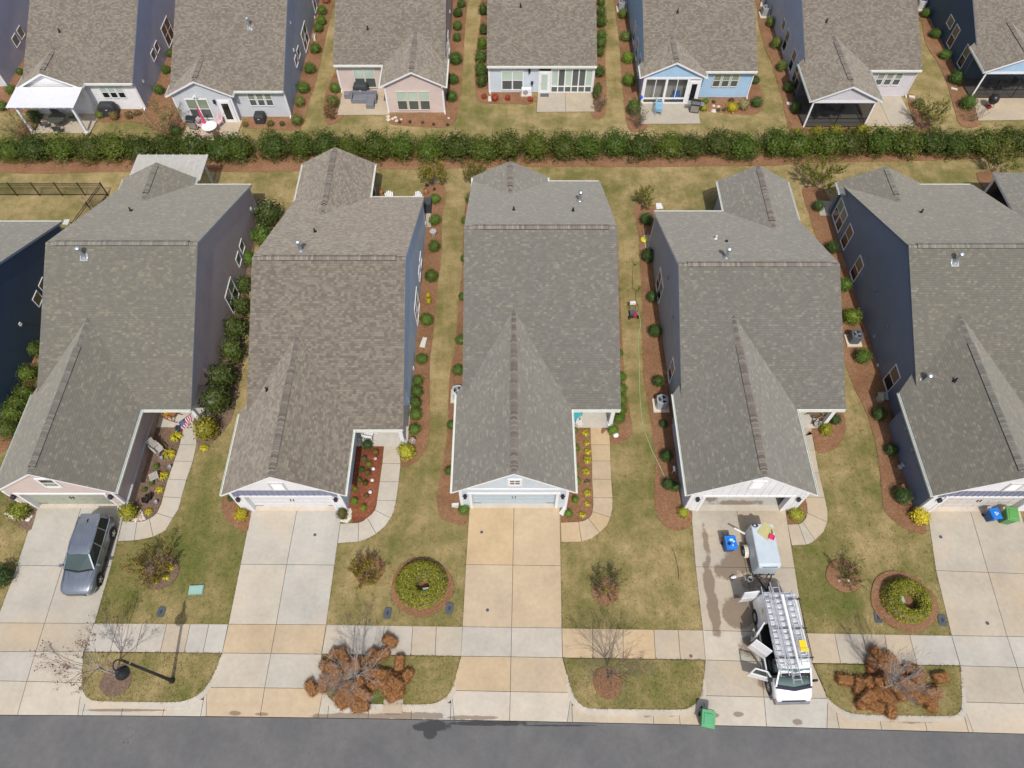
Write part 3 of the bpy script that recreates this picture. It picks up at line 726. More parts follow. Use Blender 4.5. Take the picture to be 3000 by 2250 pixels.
bed(P_(U1, (1365, 560), (1578, 566), (1552, 710), (1503, 852), (1449, 1008), (1407, 1160), (1390, 1225), (1352, 1298), (1330, 1322), (1290, 1347), (1240, 1368), (1186, 1374), (1062, 1368), (1050, 1255)) + [(-23.4, 16.6), (-23.4, 21)], 'weathered mulch bed between garage and curved path of the taupe house', MULCH_GREY, sm=0)
bed(P_(U2, (880, 722), (1103, 724), (1088, 872), (1066, 1030), (1043, 1190), (1038, 1232), (1025, 1272), (996, 1310), (958, 1338), (926, 1366), (886, 1383), (835, 1386), (815, 1300), (805, 1240)) + [(-10.1, 16.4), (-10.1, 19.6)], 'red bark bed between garage and path of the brown-roofed house', MULCH_RED, sm=0)
bed(P_(U3, (520, 556), (674, 558), (679, 710), (688, 850), (688, 1008), (698, 1168), (698, 1230), (690, 1286), (680, 1318), (657, 1343), (620, 1364), (573, 1375), (425, 1381), (415, 1250)) + [(2.6, 16.3), (2.8, 20.6)], 'pine straw bed between garage and path of the pale blue house', sm=0)
bed([(-41, 33), (-32.4, 33)] + P_(T5, (330, 1470), (320, 1600)) + P_(U1, (310, 30), (270, 300), (150, 560), (120, 640), (60, 760), (-40, 790)) + [(-36, 18), (-41, 20)], 'mulch bed between the far left navy house and the taupe house')
# hedge bed
hl = P_(T1, (0, 1490), (300, 1505), (700, 1492), (1100, 1482), (1800, 1480)) + P_(T2, (0, 1490), (400, 1478), (1040, 1462), (1400, 1466), (1880, 1452), (2212, 1440)) + P_(T3, (400, 1440), (900, 1442), (1250, 1446), (1800, 1432), (2212, 1438)) + P_(T4, (300, 1412), (700, 1400), (1300, 1392), (1800, 1372), (2212, 1345))
hu = P_(T4, (2212, 1200), (1300, 1230)) + P_(T3, (2212, 1270), (1250, 1260), (0, 1270)) + P_(T2, (1400, 1280), (0, 1290)) + P_(T1, (1400, 1290), (700, 1300), (0, 1310))
bed([(-60, 45.6)] + hl + [(60, 48)] + [(60, 51)] + hu + [(-60, 49.5)], 'pine straw strip under the long hedge')
# back row
bed([(-31.9, 52.5), (-31.9, 76), (-27.6, 76), (-27.6, 52)] + P_(T1, (1600, 1060), (1570, 1180), (1420, 1190), (1330, 1105), (1200, 1050), (1000, 1052), (840, 1060), (820, 1000), (840, 940)), 'mulch bed between the two leftmost back houses')
bed([(-19.3, 52), (-19.3, 76)] + P_(T2, (690, -60), (655, 100), (600, 330), (560, 520), (510, 740), (465, 850), (430, 1000), (400, 1100), (330, 1130), (200, 1125), (0, 1112)) + P_(T1, (2075, 1105), (2085, 1015)), 'pine straw bed round the corner of the blue-grey back house')
bed(P_(T2, (690, 610), (640, 700), (600, 800), (588, 900), (580, 1000), (600, 1068), (660, 1085), (740, 1030), (762, 1000), (700, 985), (735, 790)), 'small bed beside the patio of the blush back house')
bed([(-6.1, 54), (-6.1, 76)] + P_(T2, (1838, -40), (1815, 150), (1800, 350), (1785, 600), (1770, 800), (1740, 1000), (1700, 1080), (1600, 1110), (1450, 1096), (1300, 1090), (1150, 1075), (1132, 1010), (1160, 984), (1610, 980)), 'pine straw bed round the gable of the blush back house')
bed([(-1.6, 76), (-3.6, 76)] + P_(T2, (1942, 0), (1945, 150), (1905, 400), (1890, 650), (1895, 800), (1912, 880), (2000, 900), (2212, 892)) + P_(T3, (120, 906), (205, 890), (213, 810)) + [(-1.6, 55.2)], 'pine straw bed on the left of the sunroom back house')
bed([(6.9, 76), (8.6, 76)] + P_(T3, (770, 0), (800, 150), (810, 400), (805, 560), (815, 750), (820, 900), (800, 1000), (740, 1040), (690, 1010), (680, 962), (714, 940)) + [(6.9, 55)], 'pine straw bed on the right of the sunroom back house')
bed([(11.6, 76), (9.8, 76)] + P_(T3, (880, 0), (900, 150), (925, 350), (940, 550), (955, 750), (970, 900), (985, 1050), (1010, 1130), (1080, 1150), (1150, 1120), (1190, 1082), (1114, 1072)) + [(11.6, 53)], 'pine straw bed on the left of the sky blue back house')
bed(P_(T3, (1612, 860), (1640, 935), (1660, 960), (1750, 970), (1900, 985), (2050, 995), (2130, 980), (2165, 930), (2170, 850), (2140, 750), (2118, 620)) + [(20.3, 76), (19.9, 76), (20.2, 54.6)], 'pine straw bed under the windows of the sky blue back house')
bed([(25.6, 76), (23.2, 76)] + P_(T3, (2112, 0), (2130, 230), (2160, 330), (2200, 470)) + P_(T4, (20, 500), (60, 650), (110, 800), (140, 950), (170, 1080), (210, 1190), (300, 1212), (500, 1202), (640, 1192), (740, 1196), (860, 1170), (885, 1112), (820, 1092)) + [(25.6, 50.6)], 'pine straw bed along the left of the grey back house with screened porch')
bed(P_(T4, (1196, 842), (1225, 800), (1290, 850), (1350, 980), (1420, 1080), (1420, 1150), (1340, 1172), (1250, 1160), (1200, 1100), (1268, 1090)), 'pine straw bed at the patio corner of the grey back house')
bed([(41, 76), (36.4, 76)] + P_(T4, (1328, 150), (1345, 350), (1400, 450), (1460, 530), (1530, 680), (1570, 800), (1610, 950), (1650, 1090), (1750, 1110), (1830, 1090), (1850, 1060), (1812, 1046), (1765, 835)) + [(41, 55)], 'pine straw bed along the left wall of the deep navy back house')
bed(P_(T4, (1800, 1500), (1840, 1478), (1950, 1490), (2050, 1515)) + P_(T8, (2050, 35), (1985, 70), (2060, 240), (2160, 340), (2000, 280), (1830, 125), (1800, 30)), 'pine straw bed between the navy house and the far right porch')
bed(P_(T1, (150, 1130), (140, 1210), (200, 1215), (330, 1180), (285, 1150), (270, 1040), (180, 1040)), 'small bed at the left pergola post')
bed([(-46, 52), (-46, 76), (-41.3, 76), (-41.0, 52)] + P_(T1, (60, 960), (-60, 990)), 'mulch bed at the top left between two back houses')
def ring(px, py, rx, ry, label, mat=MULCH, wob=0.05):
    c = G(px, py); k = Zc(px, py) / CAM_F
    ph = rnd.random() * 6
    pts = [(c.x + rx * k * cos(a) * (1 + wob * sin(3 * a + ph)), c.y + ry * k * 1.12 * sin(a) * (1 + wob * cos(2 * a + ph))) for a in [i * 2 * pi / 30 for i in range(30)]]
    return bed(pts, label, mat, z=0.05, sm=0)
ring(*V1(1005, 1090), 45, 38, 'round mulch ring under the budding tree by the lamp post', MULCH_GREY)
ring(*V1(1390, 150), 52, 46, 'mulch ring in the lawn beside the silver SUV', MULCH_GREY)
ring(*V2(975, 130), 44, 42, 'mulch ring on the lawn right of the second driveway')
ring(*V2(1430, 280), 92, 76, 'large mulch ring under the oval shrub mass left of the middle driveway')
ring(*V3(808, 325), 39, 34, 'mulch ring on the lawn right of the middle driveway')
ring(*V3(825, 1110), 43, 42, 'mulch ring under the bare tree right of the middle driveway')
ring(*V4(650, 185), 51, 42, 'mulch ring on the lawn right of the van')
ring(*V4(1165, 405), 96, 76, 'large mulch ring under the oval shrub mass left of the navy house driveway')
ring(*V2(830, 1040), 60, 50, 'mulch ring hidden under the straw bales by the second driveway')
ring(*V4(1060, 1120), 55, 46, 'mulch ring hidden under the straw bales beside the van')

# ------------------------------------------------------------------ patios
def patio(corners, label, rows=1, cols=1, col=WARM):
    w = [G(*p) if not isinstance(p, Vector) else p for p in corners]      # bl, br, tr, tl
    par = bed_sheet('patio', w, label, z=0.058)
    def at(u, v):
        a = w[0] * (1 - u) + w[1] * u; b = w[3] * (1 - u) + w[2] * u
        return a * (1 - v) + b * v
    for i in range(cols):
        for j in range(rows):
            slab(par, [at(i / cols, j / rows), at((i + 1) / cols, j / rows), at((i + 1) / cols, (j + 1) / rows), at(i / cols, (j + 1) / rows)], col, zt=lambda x, y: 0.068)
V_ = lambda x, y: Vector((x, y, 0))
patio([V_(-40.4, 49.55), V_(-35.7, 49.55), V_(-35.6, 52.2), V_(-40.4, 52.2)], 'concrete patio under the white pergola roof')
patio([T1(1560, 1215), T1(2035, 1215), V_(-23.1, 51.2), V_(-27.6, 51.2)], 'concrete patio with pink chairs behind the second back house')
patio([T2(700, 998), T2(1155, 996), V_(-10.6, 55.2), V_(-15.0, 55.2)], 'concrete patio with grey corner sofa')
patio([T3(212, 972), T3(715, 968), V_(7.1, 55.0), V_(2.3, 55.0)], 'concrete patio in front of the sunroom', cols=2)
patio([T3(1112, 1075), T3(1628, 1072), V_(16.2, 53.5), V_(11.2, 53.5)], 'concrete patio with blue bench')
patio([T4(850, 1096), T4(1270, 1092), V_(34.3, 54.5), V_(30.0, 54.5)], 'concrete patio right of the screened porch', cols=2)
patio([T4(1812, 1046), T4(2300, 1038), V_(50, 54.4), V_(40.6, 54.4)], 'pale concrete patio of the deep navy back house')
patio([V_(-10.4, 38.8), V_(-6.2, 38.8), V_(-6.3, 40.35), V_(-10.4, 40.35)], 'narrow concrete patio behind the brown-roofed house')
patio([V_(23.9, 40.0), V_(30.2, 40.0), V_(30.2, 41.6), V_(23.9, 41.6)], 'concrete patio corner behind the navy house')
patio([V_(10.0, 36.6), V_(15.5, 36.6), V_(15.5, 38.0), V_(10.0, 38.0)], 'concrete patio corner behind the white house with the van')
patio([T8(2075, 245), V_(42, 37.5), V_(42, 41.0), T8(1980, 62)], 'concrete patio of the far right house')
# ================================================================== houses
ZE = 2.8          # eave height
RT = 0.17         # roof edge thickness
def roof_plane(m, pts, eave, mt=0, ms=1, mb=2, off=(0, 0), sides=True):
    """one roof plane with thickness: top polygon (ccw from above), eave direction for the shingle courses"""
    p = [Vector(q) for q in pts]
    n = (p[1] - p[0]).cross(p[2] - p[0]).normalized()
    e = Vector(eave).normalized()
    s = n.cross(e)
    if s.z < 0: s = -s
    uv = [(q.dot(e) + off[0], q.dot(s) + off[1]) for q in p]
    m.face(p, mt, uv)
    lo = [q - Vector((0, 0, RT)) for q in p]
    m.face(lo[::-1], mb)
    if sides:
        for i in range(len(p)):
            j = (i + 1) % len(p)
            m.face([lo[i], lo[j], p[j], p[i]], ms)
def extent(poly, z):
    xs = []
    n = len(poly)
    for i in range(n):
        a, b = poly[i], poly[(i + 1) % n]
        if abs(a[1] - b[1]) < 1e-9:
            if abs(a[1] - z) < 1e-6: xs += [a[0], b[0]]
            continue
        t = (z - a[1]) / (b[1] - a[1])
        if -1e-6 <= t <= 1 + 1e-6: xs.append(a[0] + (b[0] - a[0]) * t)
    return (min(xs), max(xs)) if xs else None
def lap_wall(par, off, origin, d, nrm, poly, mat, name='wall', expo=0.18, boards=False):
    """lap siding over a convex wall outline given in (along, up)"""
    O, d, nrm = Vector(origin), Vector(d), Vector(nrm)
    P = lambda s, z, o: O + d * s + Vector((0, 0, z)) + nrm * o
    m = MB()
    wall = None
    if boards:
        bk = MB(); bk.face([P(s, z, -0.002) for s, z in poly])
        wall = bk.build(name, mat, par, off=off)
    z0 = min(p[1] for p in poly); z1 = max(p[1] for p in poly)
    z = z0
    while z < z1 - 0.01:
        zt = min(z + expo, z1 - 0.002)
        a, b = extent(poly, z + 1e-4), extent(poly, zt)
        if a and b:
            q = [P(a[0], z, 0.02), P(a[1], z, 0.02), P(b[1], zt, 0.004), P(b[0], zt, 0.004)]
            m.face(q)
            m.face([P(a[0], z, 0.0), P(a[1], z, 0.0), P(a[1], z, 0.02), P(a[0], z, 0.02)])
        if boards:
            m.build('siding_board', mat, wall); wall_off = off
            COL.objects[-1] if False else None
            m2 = bpy.context.scene.objects
            m = MB()
        z += expo
    if boards:
        return wall
    return m.build(name, mat, par, off=off)
def lap_boards(par, off, origin, d, nrm, poly, mat, expo=0.18):
    O, d, nrm = Vector(origin), Vector(d), Vector(nrm)
    P = lambda s, z, o: O + d * s + Vector((0, 0, z)) + nrm * o
    bk = MB(); bk.face([P(s, z, 0.0) for s, z in poly])
    wall = bk.build('wall', mat, par, off=off)
    z0 = min(p[1] for p in poly); z1 = max(p[1] for p in poly); z = z0
    while z < z1 - 0.05:
        zt = min(z + expo, z1 - 0.002)
        a, b = extent(poly, z + 1e-4), extent(poly, zt)
        if a and b and a[1] - a[0] > 0.05:
            m = MB()
            f = [P(a[0], z, 0.024), P(a[1], z, 0.024), P(b[1], zt, 0.006), P(b[0], zt, 0.006)]
            g = [P(a[0], z, 0.001), P(a[1], z, 0.001), P(b[1], zt, 0.001), P(b[0], zt, 0.001)]
            m.grid(f + g, [(0, 1, 2, 3), (4, 5, 1, 0), (0, 3, 7, 4), (1, 5, 6, 2)])
            m.build('siding_board', mat, wall, off=off)
        z += expo
    return wall
def window(par, off, c, d, nrm, w, h, cols=1, rows=2, up=GL_UP, low=GL_LOW, trim=TRIM, tw=0.09, mull=0.10, proud=0.055):
    """c: middle of the sill; frame is the part, each pane a sub-part"""
    C, d, nrm = Vector(c), Vector(d), Vector(nrm)
    P = lambda s, z, o: C + d * s + Vector((0, 0, z)) + nrm * o
    m = MB()
    def rect(s0, z0, s1, z1, o1, o0=0.0):
        q = [(s0, z0), (s1, z0), (s1, z1), (s0, z1)]
        f = [P(s, z, o1) for s, z in q]; b = [P(s, z, o0) for s, z in q]
        m.grid(f + b, [(0, 1, 2, 3), (0, 4, 5, 1), (1, 5, 6, 2), (2, 6, 7, 3), (3, 7, 4, 0)])
    W2 = w / 2
    rect(-W2, -tw, W2, 0, proud + 0.02); rect(-W2 - tw, h, W2 + tw, h + tw, proud + 0.012)
    rect(-W2 - tw, -tw, -W2, h, proud); rect(W2, -tw, W2 + tw, h, proud)
    cw = (w - mull * (cols - 1)) / cols
    panes = []
    for i in range(cols):
        s0 = -W2 + i * (cw + mull)
        if i: rect(s0 - mull, 0, s0, h, proud)
        rh = (h - 0.05 * (rows - 1)) / rows
        for j in range(rows):
            z0 = j * (rh + 0.05)
            if j: rect(s0, z0 - 0.05, s0 + cw, z0, proud - 0.012)
            panes.append((s0 + 0.012, z0 + 0.012, s0 + cw - 0.012, z0 + rh - 0.012, j == rows - 1 and rows > 1))
    fr = m.build('window', trim, par, off=off)
    for (s0, z0, s1, z1, top) in panes:
        g = MB(); g.face([P(s0, z0, 0.03 if top else 0.026), P(s1, z0, 0.03 if top else 0.026), P(s1, z1, 0.03 if top else 0.026), P(s0, z1, 0.03 if top else 0.026)])
        g.build('pane', (up if top or rows == 1 else low), fr, off=off)
    return fr
def gutter(par, off, p0, p1, out, name='gutter', w=0.12):
    p0, p1, o = Vector(p0), Vector(p1), Vector(out)
    m = MB()
    for a, b, t in ((0.0, 0.018, 0.13), (w - 0.02, w, 0.13), (0.018, w - 0.02, 0.02)):
        q = [p0 + o * a, p1 + o * a, p1 + o * b, p0 + o * b]
        zb = -0.155
        m.grid([v + Vector((0, 0, zb)) for v in q] + [v + Vector((0, 0, zb + t)) for v in q], [(3, 2, 1, 0), (4, 5, 6, 7), (0, 1, 5, 4), (1, 2, 6, 5), (2, 3, 7, 6), (3, 0, 4, 7)])
    return m.build(name, GUT, par, off=off)
def downspout(par, off, top, foot, mat=None):
    """top: outlet under the gutter, foot: (x, y) at the wall base"""
    m = MB(); t = Vector(top)
    m.bar(t, (foot[0], foot[1], t.z - 0.45), 0.075, 0.06)
    m.bar((foot[0], foot[1], t.z - 0.42), (foot[0], foot[1], 0.2), 0.075, 0.06)
    m.bar((foot[0], foot[1], 0.22), (foot[0], foot[1] - 0.3, 0.1), 0.075, 0.06)
    return m.build('downspout', mat or TRIM, par, off=off)
def ridge_vent(par, off, p0, p1, sl_a, sl_b, cap, w=0.2, e=0.075):
    """raised shingled vent along a ridge; sl_a / sl_b are the two slopes"""
    p0, p1 = Vector(p0), Vector(p1)
    d = (p1 - p0).normalized(); r = Vector((d.y, -d.x, 0))
    L = (p1 - p0).length
    m = MB()
    A = lambda t, s, z: p0 + d * t + r * s + Vector((0, 0, z))
    for sgn, sl in ((1, sl_a), (-1, sl_b)):
        t0, t1 = 0.0, L
        q = [A(t0, 0, e), A(t1, 0, e), A(t1, sgn * w, e - sl * w), A(t0, sgn * w, e - sl * w)]
        uv = [(0, 0), (L, 0), (L, w), (0, w)]
        if sgn > 0: q = q[::-1]; uv = uv[::-1]
        m.face(q, 0, uv)
        s_ = [A(t0, sgn * w, e - sl * w), A(t1, sgn * w, e - sl * w), A(t1, sgn * (w - 0.03), -sl * w - 0.03), A(t0, sgn * (w - 0.03), -sl * w - 0.03)]
        m.face(s_, 1)
        for t in (t0, t1):
            m.face([A(t, 0, e), A(t, sgn * w, e - sl * w), A(t, sgn * (w - 0.03), -sl * w - 0.03), A(t, 0, -0.03)], 1)
    return m.build('ridge_vent', [cap, BLK], par, off=off)
def ridge_cap(par, off, p0, p1, sl_a, sl_b, cap, w=0.14, e=0.012):
    p0, p1 = Vector(p0), Vector(p1)
    d = (p1 - p0).normalized(); r = Vector((d.y, -d.x, 0)); L = (p1 - p0).length
    m = MB()
    for sgn, sl in ((1, sl_a), (-1, sl_b)):
        q = [p0 + Vector((0, 0, e)), p1 + Vector((0, 0, e)), p1 + r * sgn * w + Vector((0, 0, e - sl * w)), p0 + r * sgn * w + Vector((0, 0, e - sl * w))]
        uv = [(0, 0), (L, 0), (L, w), (0, w)]
        if sgn > 0: q = q[::-1]; uv = uv[::-1]
        m.face(q, 0, uv)
    return m.build('ridge_cap', cap, par, off=off)
def flue(par, off, p, n, h=0.75):
    p = Vector(p); m = MB()
    n = Vector(n).normalized()
    e = Vector((1, 0, 0)) if abs(n.x) < 0.3 else Vector((0, 1, 0))
    s = n.cross(e).normalized(); e = s.cross(n)
    q = [p + e * a * 0.24 + s * b * 0.24 + n * 0.012 for a, b in ((-1, -1), (1, -1), (1, 1), (-1, 1))]
    m.face(q if (q[1] - q[0]).cross(q[2] - q[0]).z > 0 else q[::-1])
    m.lathe([(0.19, -0.02), (0.11, 0.14), (0.105, h)], p, 14)
    o = m.build('flue_pipe', GALV, par, off=off, smooth=False)
    m = MB(); m.lathe([(0.10, h - 0.02), (0.17, h + 0.02), (0.17, h + 0.11), (0.08, h + 0.17), (0.0, h + 0.18)], p, 14)
    m.build('cap', GALV, o, off=off)
def stack(par, off, p, h=0.32, mat=None):
    m = MB(); m.lathe([(0.13, -0.02), (0.07, 0.1), (0.055, 0.12), (0.05, h)], p, 10)
    m.build('vent_pipe', mat or BLK, par, off=off)
SLOT = flat('louvre_white', (0.74, 0.74, 0.74, 1), 0.5, var=0.04)
def brick_mat():
    k = NT('brick_base'); p = k.pos()
    sep = k.n('SeparateXYZ'); k.l(p, sep.inputs[0])
    cb = k.n('CombineXYZ'); k.l(k.math('ADD', sep.outputs[0], sep.outputs[1]), cb.inputs[0]); k.l(sep.outputs[2], cb.inputs[1])
    b = k.n('TexBrick'); k.l(cb.outputs[0], b.inputs['Vector']); b.inputs['Scale'].default_value = 1.0
    for nm, v in (('Brick Width', 0.22), ('Row Height', 0.075), ('Mortar Size', 0.008)): b.inputs[nm].default_value = v
    b.inputs['Color1'].default_value = (0.20, 0.12, 0.09, 1); b.inputs['Color2'].default_value = (0.42, 0.27, 0.2, 1); b.inputs['Mortar'].default_value = (0.45, 0.42, 0.38, 1)
    k.base(b.outputs[0]); k.rough(0.9); k.bump(b.outputs['Fac'], -0.4, 0.02)
    return k.m
BRICK = brick_mat()
LANT = flat('lantern_iron', (0.02, 0.018, 0.03, 1), 0.5)
def lantern(par, off, p):
    m = MB(); x, y, z = p
    m.cbox((x, y - 0.03, z), (0.16, 0.05, 0.3)); m.cbox((x, y - 0.13, z - 0.02), (0.16, 0.16, 0.24)); m.lathe([(0.15, 0.0), (0.0, 0.12)], (x, y - 0.13, z + 0.1), 4)
    m.build('wall_lantern', LANT, par, off=off)

def house(name, label, x0, x1, yf, yr, yrid, zr, roof, cap, wall_l, wall_r, wall_f, trim=TRIM, wings=(), porch=None, wl=True, wr=True, facade=False, pitch_rear=None, vent=True, rake=0.12):
    H = thing('house', label, 'house', ((x0 + x1) / 2, yf + 0.3, 0))
    off = H.location.copy()
    slf = (zr - ZE) / (yrid - yf); slr = (zr - ZE) / (yr - yrid)
    m = MB()
    roof_plane(m, [(x0, yf, ZE), (x1, yf, ZE), (x1, yrid, zr), (x0, yrid, zr)], (1, 0, 0), off=(rnd.random() * 9, 0))
    roof_plane(m, [(x1, yr, ZE), (x0, yr, ZE), (x0, yrid, zr), (x1, yrid, zr)], (1, 0, 0), off=(rnd.random() * 9, 0))
    rf = m.build('roof', [roof, trim, SOFF], H, off=off)
    if vent: ridge_vent(rf, off, (x0 + 0.55, yrid, zr), (x1 - 0.55, yrid, zr), slf, slr, cap)
    ridge_cap(rf, off, (x0, yrid, zr), (x1, yrid, zr), slf, slr, cap)
    info = dict(H=H, off=off, rf=rf, x0=x0, x1=x1, yf=yf, yr=yr, yrid=yrid, zr=zr, slf=slf, slr=slr)
    ya, yb = yf + 0.3, yr - 0.3
    zc = lambda y: (ZE + (y - yf) * slf if y < yrid else ZE + (yr - y) * slr) - 0.10
    for side, mat, want in ((-1, wall_l, wl), (1, wall_r, wr)):
        if not want: continue
        X = x0 + rake if side < 0 else x1 - rake
        nrm = (side, 0, 0)
        if side > 0 and porch:
            yp = porch
            lap_wall(H, off, (X, 0, 0), (0, 1, 0), nrm, [(yp, 0.05), (yb, 0.05), (yb, zc(yb)), (yrid, zc(yrid)), (yp, zc(yp))], mat)
            lap_wall(H, off, (X, 0, 0), (0, 1, 0), nrm, [(ya, 2.5), (yp, 2.5), (yp, zc(yp)), (ya, zc(ya) + 0.01)], mat)
        else:
            lap_wall(H, off, (X, 0, 0), (0, 1, 0), nrm, [(ya, 0.05), (yb, 0.05), (yb, zc(yb)), (yrid, zc(yrid)), (ya, zc(ya))], mat)
        m = MB()
        # corner boards, foundation strip and sloping frieze
        ex = 0.028 * side
        if not (side > 0 and porch): m.box(X + ex, ya - 0.03, 0.05, X - 0.05 * side, ya + 0.1, zc(ya))
        m.box(X + ex, yb - 0.1, 0.05, X - 0.05 * side, yb + 0.03, zc(yb))
        for (u0, u1) in ((ya, yrid), (yrid, yb)):
            a, b = Vector((X + ex * 0.5, u0, zc(u0) - 0.02)), Vector((X + ex * 0.5, u1, zc(u1) - 0.02))
            m.bar(a, b, 0.06, 0.16, up=(0, 0, 1))
        m.build('corner_trim', trim, H, off=off)
    # inner body closes the house (never seen)
    m = MB(); m.box(x0 + rake + 0.06, (porch if porch else ya) + 0.06, 0.0, x1 - rake - 0.06, yb - 0.06, ZE - 0.25)
    m.build('core', DARK, H, off=off)
    # main walls under the two eaves
    if facade:
        lap_boards(H, off, (0, ya, 0), (1, 0, 0), (0, -1, 0), [(x0 + rake, 0.05), (x1 - rake, 0.05), (x1 - rake, ZE - 0.05), (x0 + rake, ZE - 0.05)], wall_f)
    else:
        lap_wall(H, off, (0, porch if porch else ya, 0), (1, 0, 0), (0, -1, 0), [(x0 + rake, 0.05), (x1 - rake, 0.05), (x1 - rake, ZE - 0.05), (x0 + rake, ZE - 0.05)], wall_f)
    lap_wall(H, off, (0, yb, 0), (1, 0, 0), (0, 1, 0), [(x0 + rake, 0.05), (x1 - rake, 0.05), (x1 - rake, ZE - 0.05), (x0 + rake, ZE - 0.05)], wall_f)
    info['wings'] = []
    for wg in wings:
        a, b, ye, zp, dr = wg['x0'], wg['x1'], wg['yend'], wg['zpk'], wg['dir']
        xm = wg.get('xm', (a + b) / 2)
        sl = slf if dr < 0 else slr
        ye0 = yf if dr < 0 else yr
        ym = ye0 + (-dr) * ((zp - ZE) / sl + 0.35)
        pa, pb = wg.get('pa', 0.4), wg.get('pb', 0.4)
        q1 = [(a, ye, ZE), (xm, ye, zp), (xm, ym, zp), (a, ye0 - dr * pa, ZE)]
        q2 = [(xm, ye, zp), (b, ye, ZE), (b, ye0 - dr * pb, ZE), (xm, ym, zp)]
        m = MB()
        for q, sg in ((q1, -1), (q2, 1)):
            v = [Vector(p) for p in q]
            if (v[1] - v[0]).cross(v[2] - v[0]).z < 0: q = q[::-1]
            roof_plane(m, q, (0, 1, 0), off=(rnd.random() * 9, rnd.random()))
        r2 = m.build('roof', [wg.get('roof', roof), wg.get('trim', trim), SOFF], H, off=off)
        s1, s2 = (zp - ZE) / (xm - a), (zp - ZE) / (b - xm)
        v0, v1 = wg.get('vent', (0.55, 1.6))
        yv = (ye - dr * v0, ym + dr * v1)
        ridge_vent(r2, off, (xm, min(yv), zp), (xm, max(yv), zp), s2, s1, cap)
        ridge_cap(r2, off, (xm, min(ye, ym), zp), (xm, max(ye, ym), zp), s2, s1, cap)
        gutter(r2, off, (a, ye, ZE), (a, ye0 - dr * pa, ZE), (-1, 0, 0))
        gutter(r2, off, (b, ye, ZE), (b, ye0 - dr * (0.05 if pb < 0.5 else pb), ZE), (1, 0, 0))
        info['wings'].append(dict(a=a, b=b, ye=ye, xm=xm, zp=zp, r=r2, s1=s1, s2=s2))
    return info
def main_gutter(I, xa, xb, rear=False):
    y = I['yr'] if rear else I['yf']
    gutter(I['rf'], I['off'], (xa, y, ZE), (xb, y, ZE), (0, 1 if rear else -1, 0))
def gable_poly(a, b, xm, zp, zlo, ov, za=None):
    """wall outline under a wing gable between wall lines a, b"""
    e = 0.10
    f = lambda x, A, B: ZE + (zp - ZE) * ((x - A) / (xm - A) if x < xm else (B - x) / (B - xm)) - e
    A, B = a - ov, b + ov
    if zlo <= min(f(a, A, B), f(b, A, B)): return [(a, zlo), (b, zlo), (b, f(b, A, B)), (xm, zp - e), (a, f(a, A, B))]
    xl = A + (zlo + e - ZE) / (zp - ZE) * (xm - A); xr = B - (zlo + e - ZE) / (zp - ZE) * (B - xm)
    return [(xl, zlo), (xr, zlo), (xm, zp - e)]
def vplate(m, y, poly, th, mat=0, dr=-1):
    """flat vertical plate facing the street (or the back)"""
    f = [(x, y, z) for x, z in poly]; b = [(x, y - dr * th, z) for x, z in poly]
    n = len(poly)
    m.grid(f + b, [tuple(range(n)), tuple(range(2 * n - 1, n - 1, -1))] + [(i, n + i, n + (i + 1) % n, (i + 1) % n) for i in range(n)], mat)

FG = dict(dir=-1, zpk=5.35, pb=0.3, pa=1.1, vent=(0.45, 2.6))
def RW(x0, x1, yend, zpk=4.3, **k):
    d = dict(x0=x0, x1=x1, yend=yend, zpk=zpk, dir=1, pa=0.9, pb=0.3, vent=(0.3, 1.2)); d.update(k); return d
def garage_wing(x0, x1, yend, **k):
    d = dict(FG); d.update(x0=x0, x1=x1, yend=yend); d.update(k); return d

H1 = house('house', 'taupe sided house with blush garage gable and flag on its porch', -28.85, -19.45, 21.2, 40.45, 30.45, 7.4, SH_GREY, CAP_GREY, SD['brown'], SD['brown'], SD['pink'], trim=flat('trim_blue_grey', (0.33, 0.39, 0.45, 1), 0.5), porch=24.6,
           wings=[garage_wing(-29.44, -22.48, 15.8, trim=TRIM), RW(-29.15, -23.7, 41.15, xm=-26.1)])
H2 = house('house', 'steel blue house under a pinkish brown shingle roof', -15.85, -6.5, 19.83, 39.15, 29.25, 7.4, SH_BROWN, CAP_BROWN, SD['steel'], SD['steel'], SD['steel'], porch=23.0,
           wings=[garage_wing(-16.45, -9.45, 15.64, vent=(0.5, 3.0)), RW(-15.95, -10.46, 42.75, 4.35, vent=(0.4, 1.4))])
H3 = house('house', 'pale blue middle house under a grey-green shingle roof', -3.0, 6.6, 21.2, 40.8, 31.7, 7.5, SH_BLUE, CAP_BROWN, SD['paleblue'], SD['paleblue'], SD['paleblue'], porch=24.4,
           wings=[garage_wing(-3.4, 3.62, 15.82), RW(-2.95, 2.69, 41.3, 4.3)])
H4 = house('house', 'blue-grey walled house with white garage gable and open garage', 10.3, 20.25, 21.22, 37.7, 29.3, 6.75, SH_BLUE, CAP_BROWN, SD['grey'], SD['grey'], SD['cool'], porch=24.4,
           wings=[garage_wing(9.9, 17.28, 15.65), RW(15.4, 20.65, 40.85, 4.3, pa=0.3, pb=0.9, vent=(0.4, 1.2))])
H5 = house('house', 'navy sided house with wheelie bins at its garage door', 24.6, 34.4, 21.3, 40.45, 30.4, 7.2, SH_GREY, CAP_GREY, SD['navy'], SD['navy'], SD['navy'], trim=flat('trim_navy', (0.10, 0.14, 0.22, 1), 0.5), porch=24.5,
           wings=[garage_wing(23.8, 31.2, 15.6, trim=TRIM), RW(24.3, 30.35, 40.75, 4.3)])
H0 = house('house', 'deep navy house cut off at the left edge of the photo', -42.0, -32.4, 19.0, 36.7, 27.6, 7.2, SH_BLUE, CAP_GREY, SD['navy2'], SD['navy2'], SD['navy2'], trim=flat('trim_steel', (0.2, 0.28, 0.38, 1), 0.5), porch=22.6)
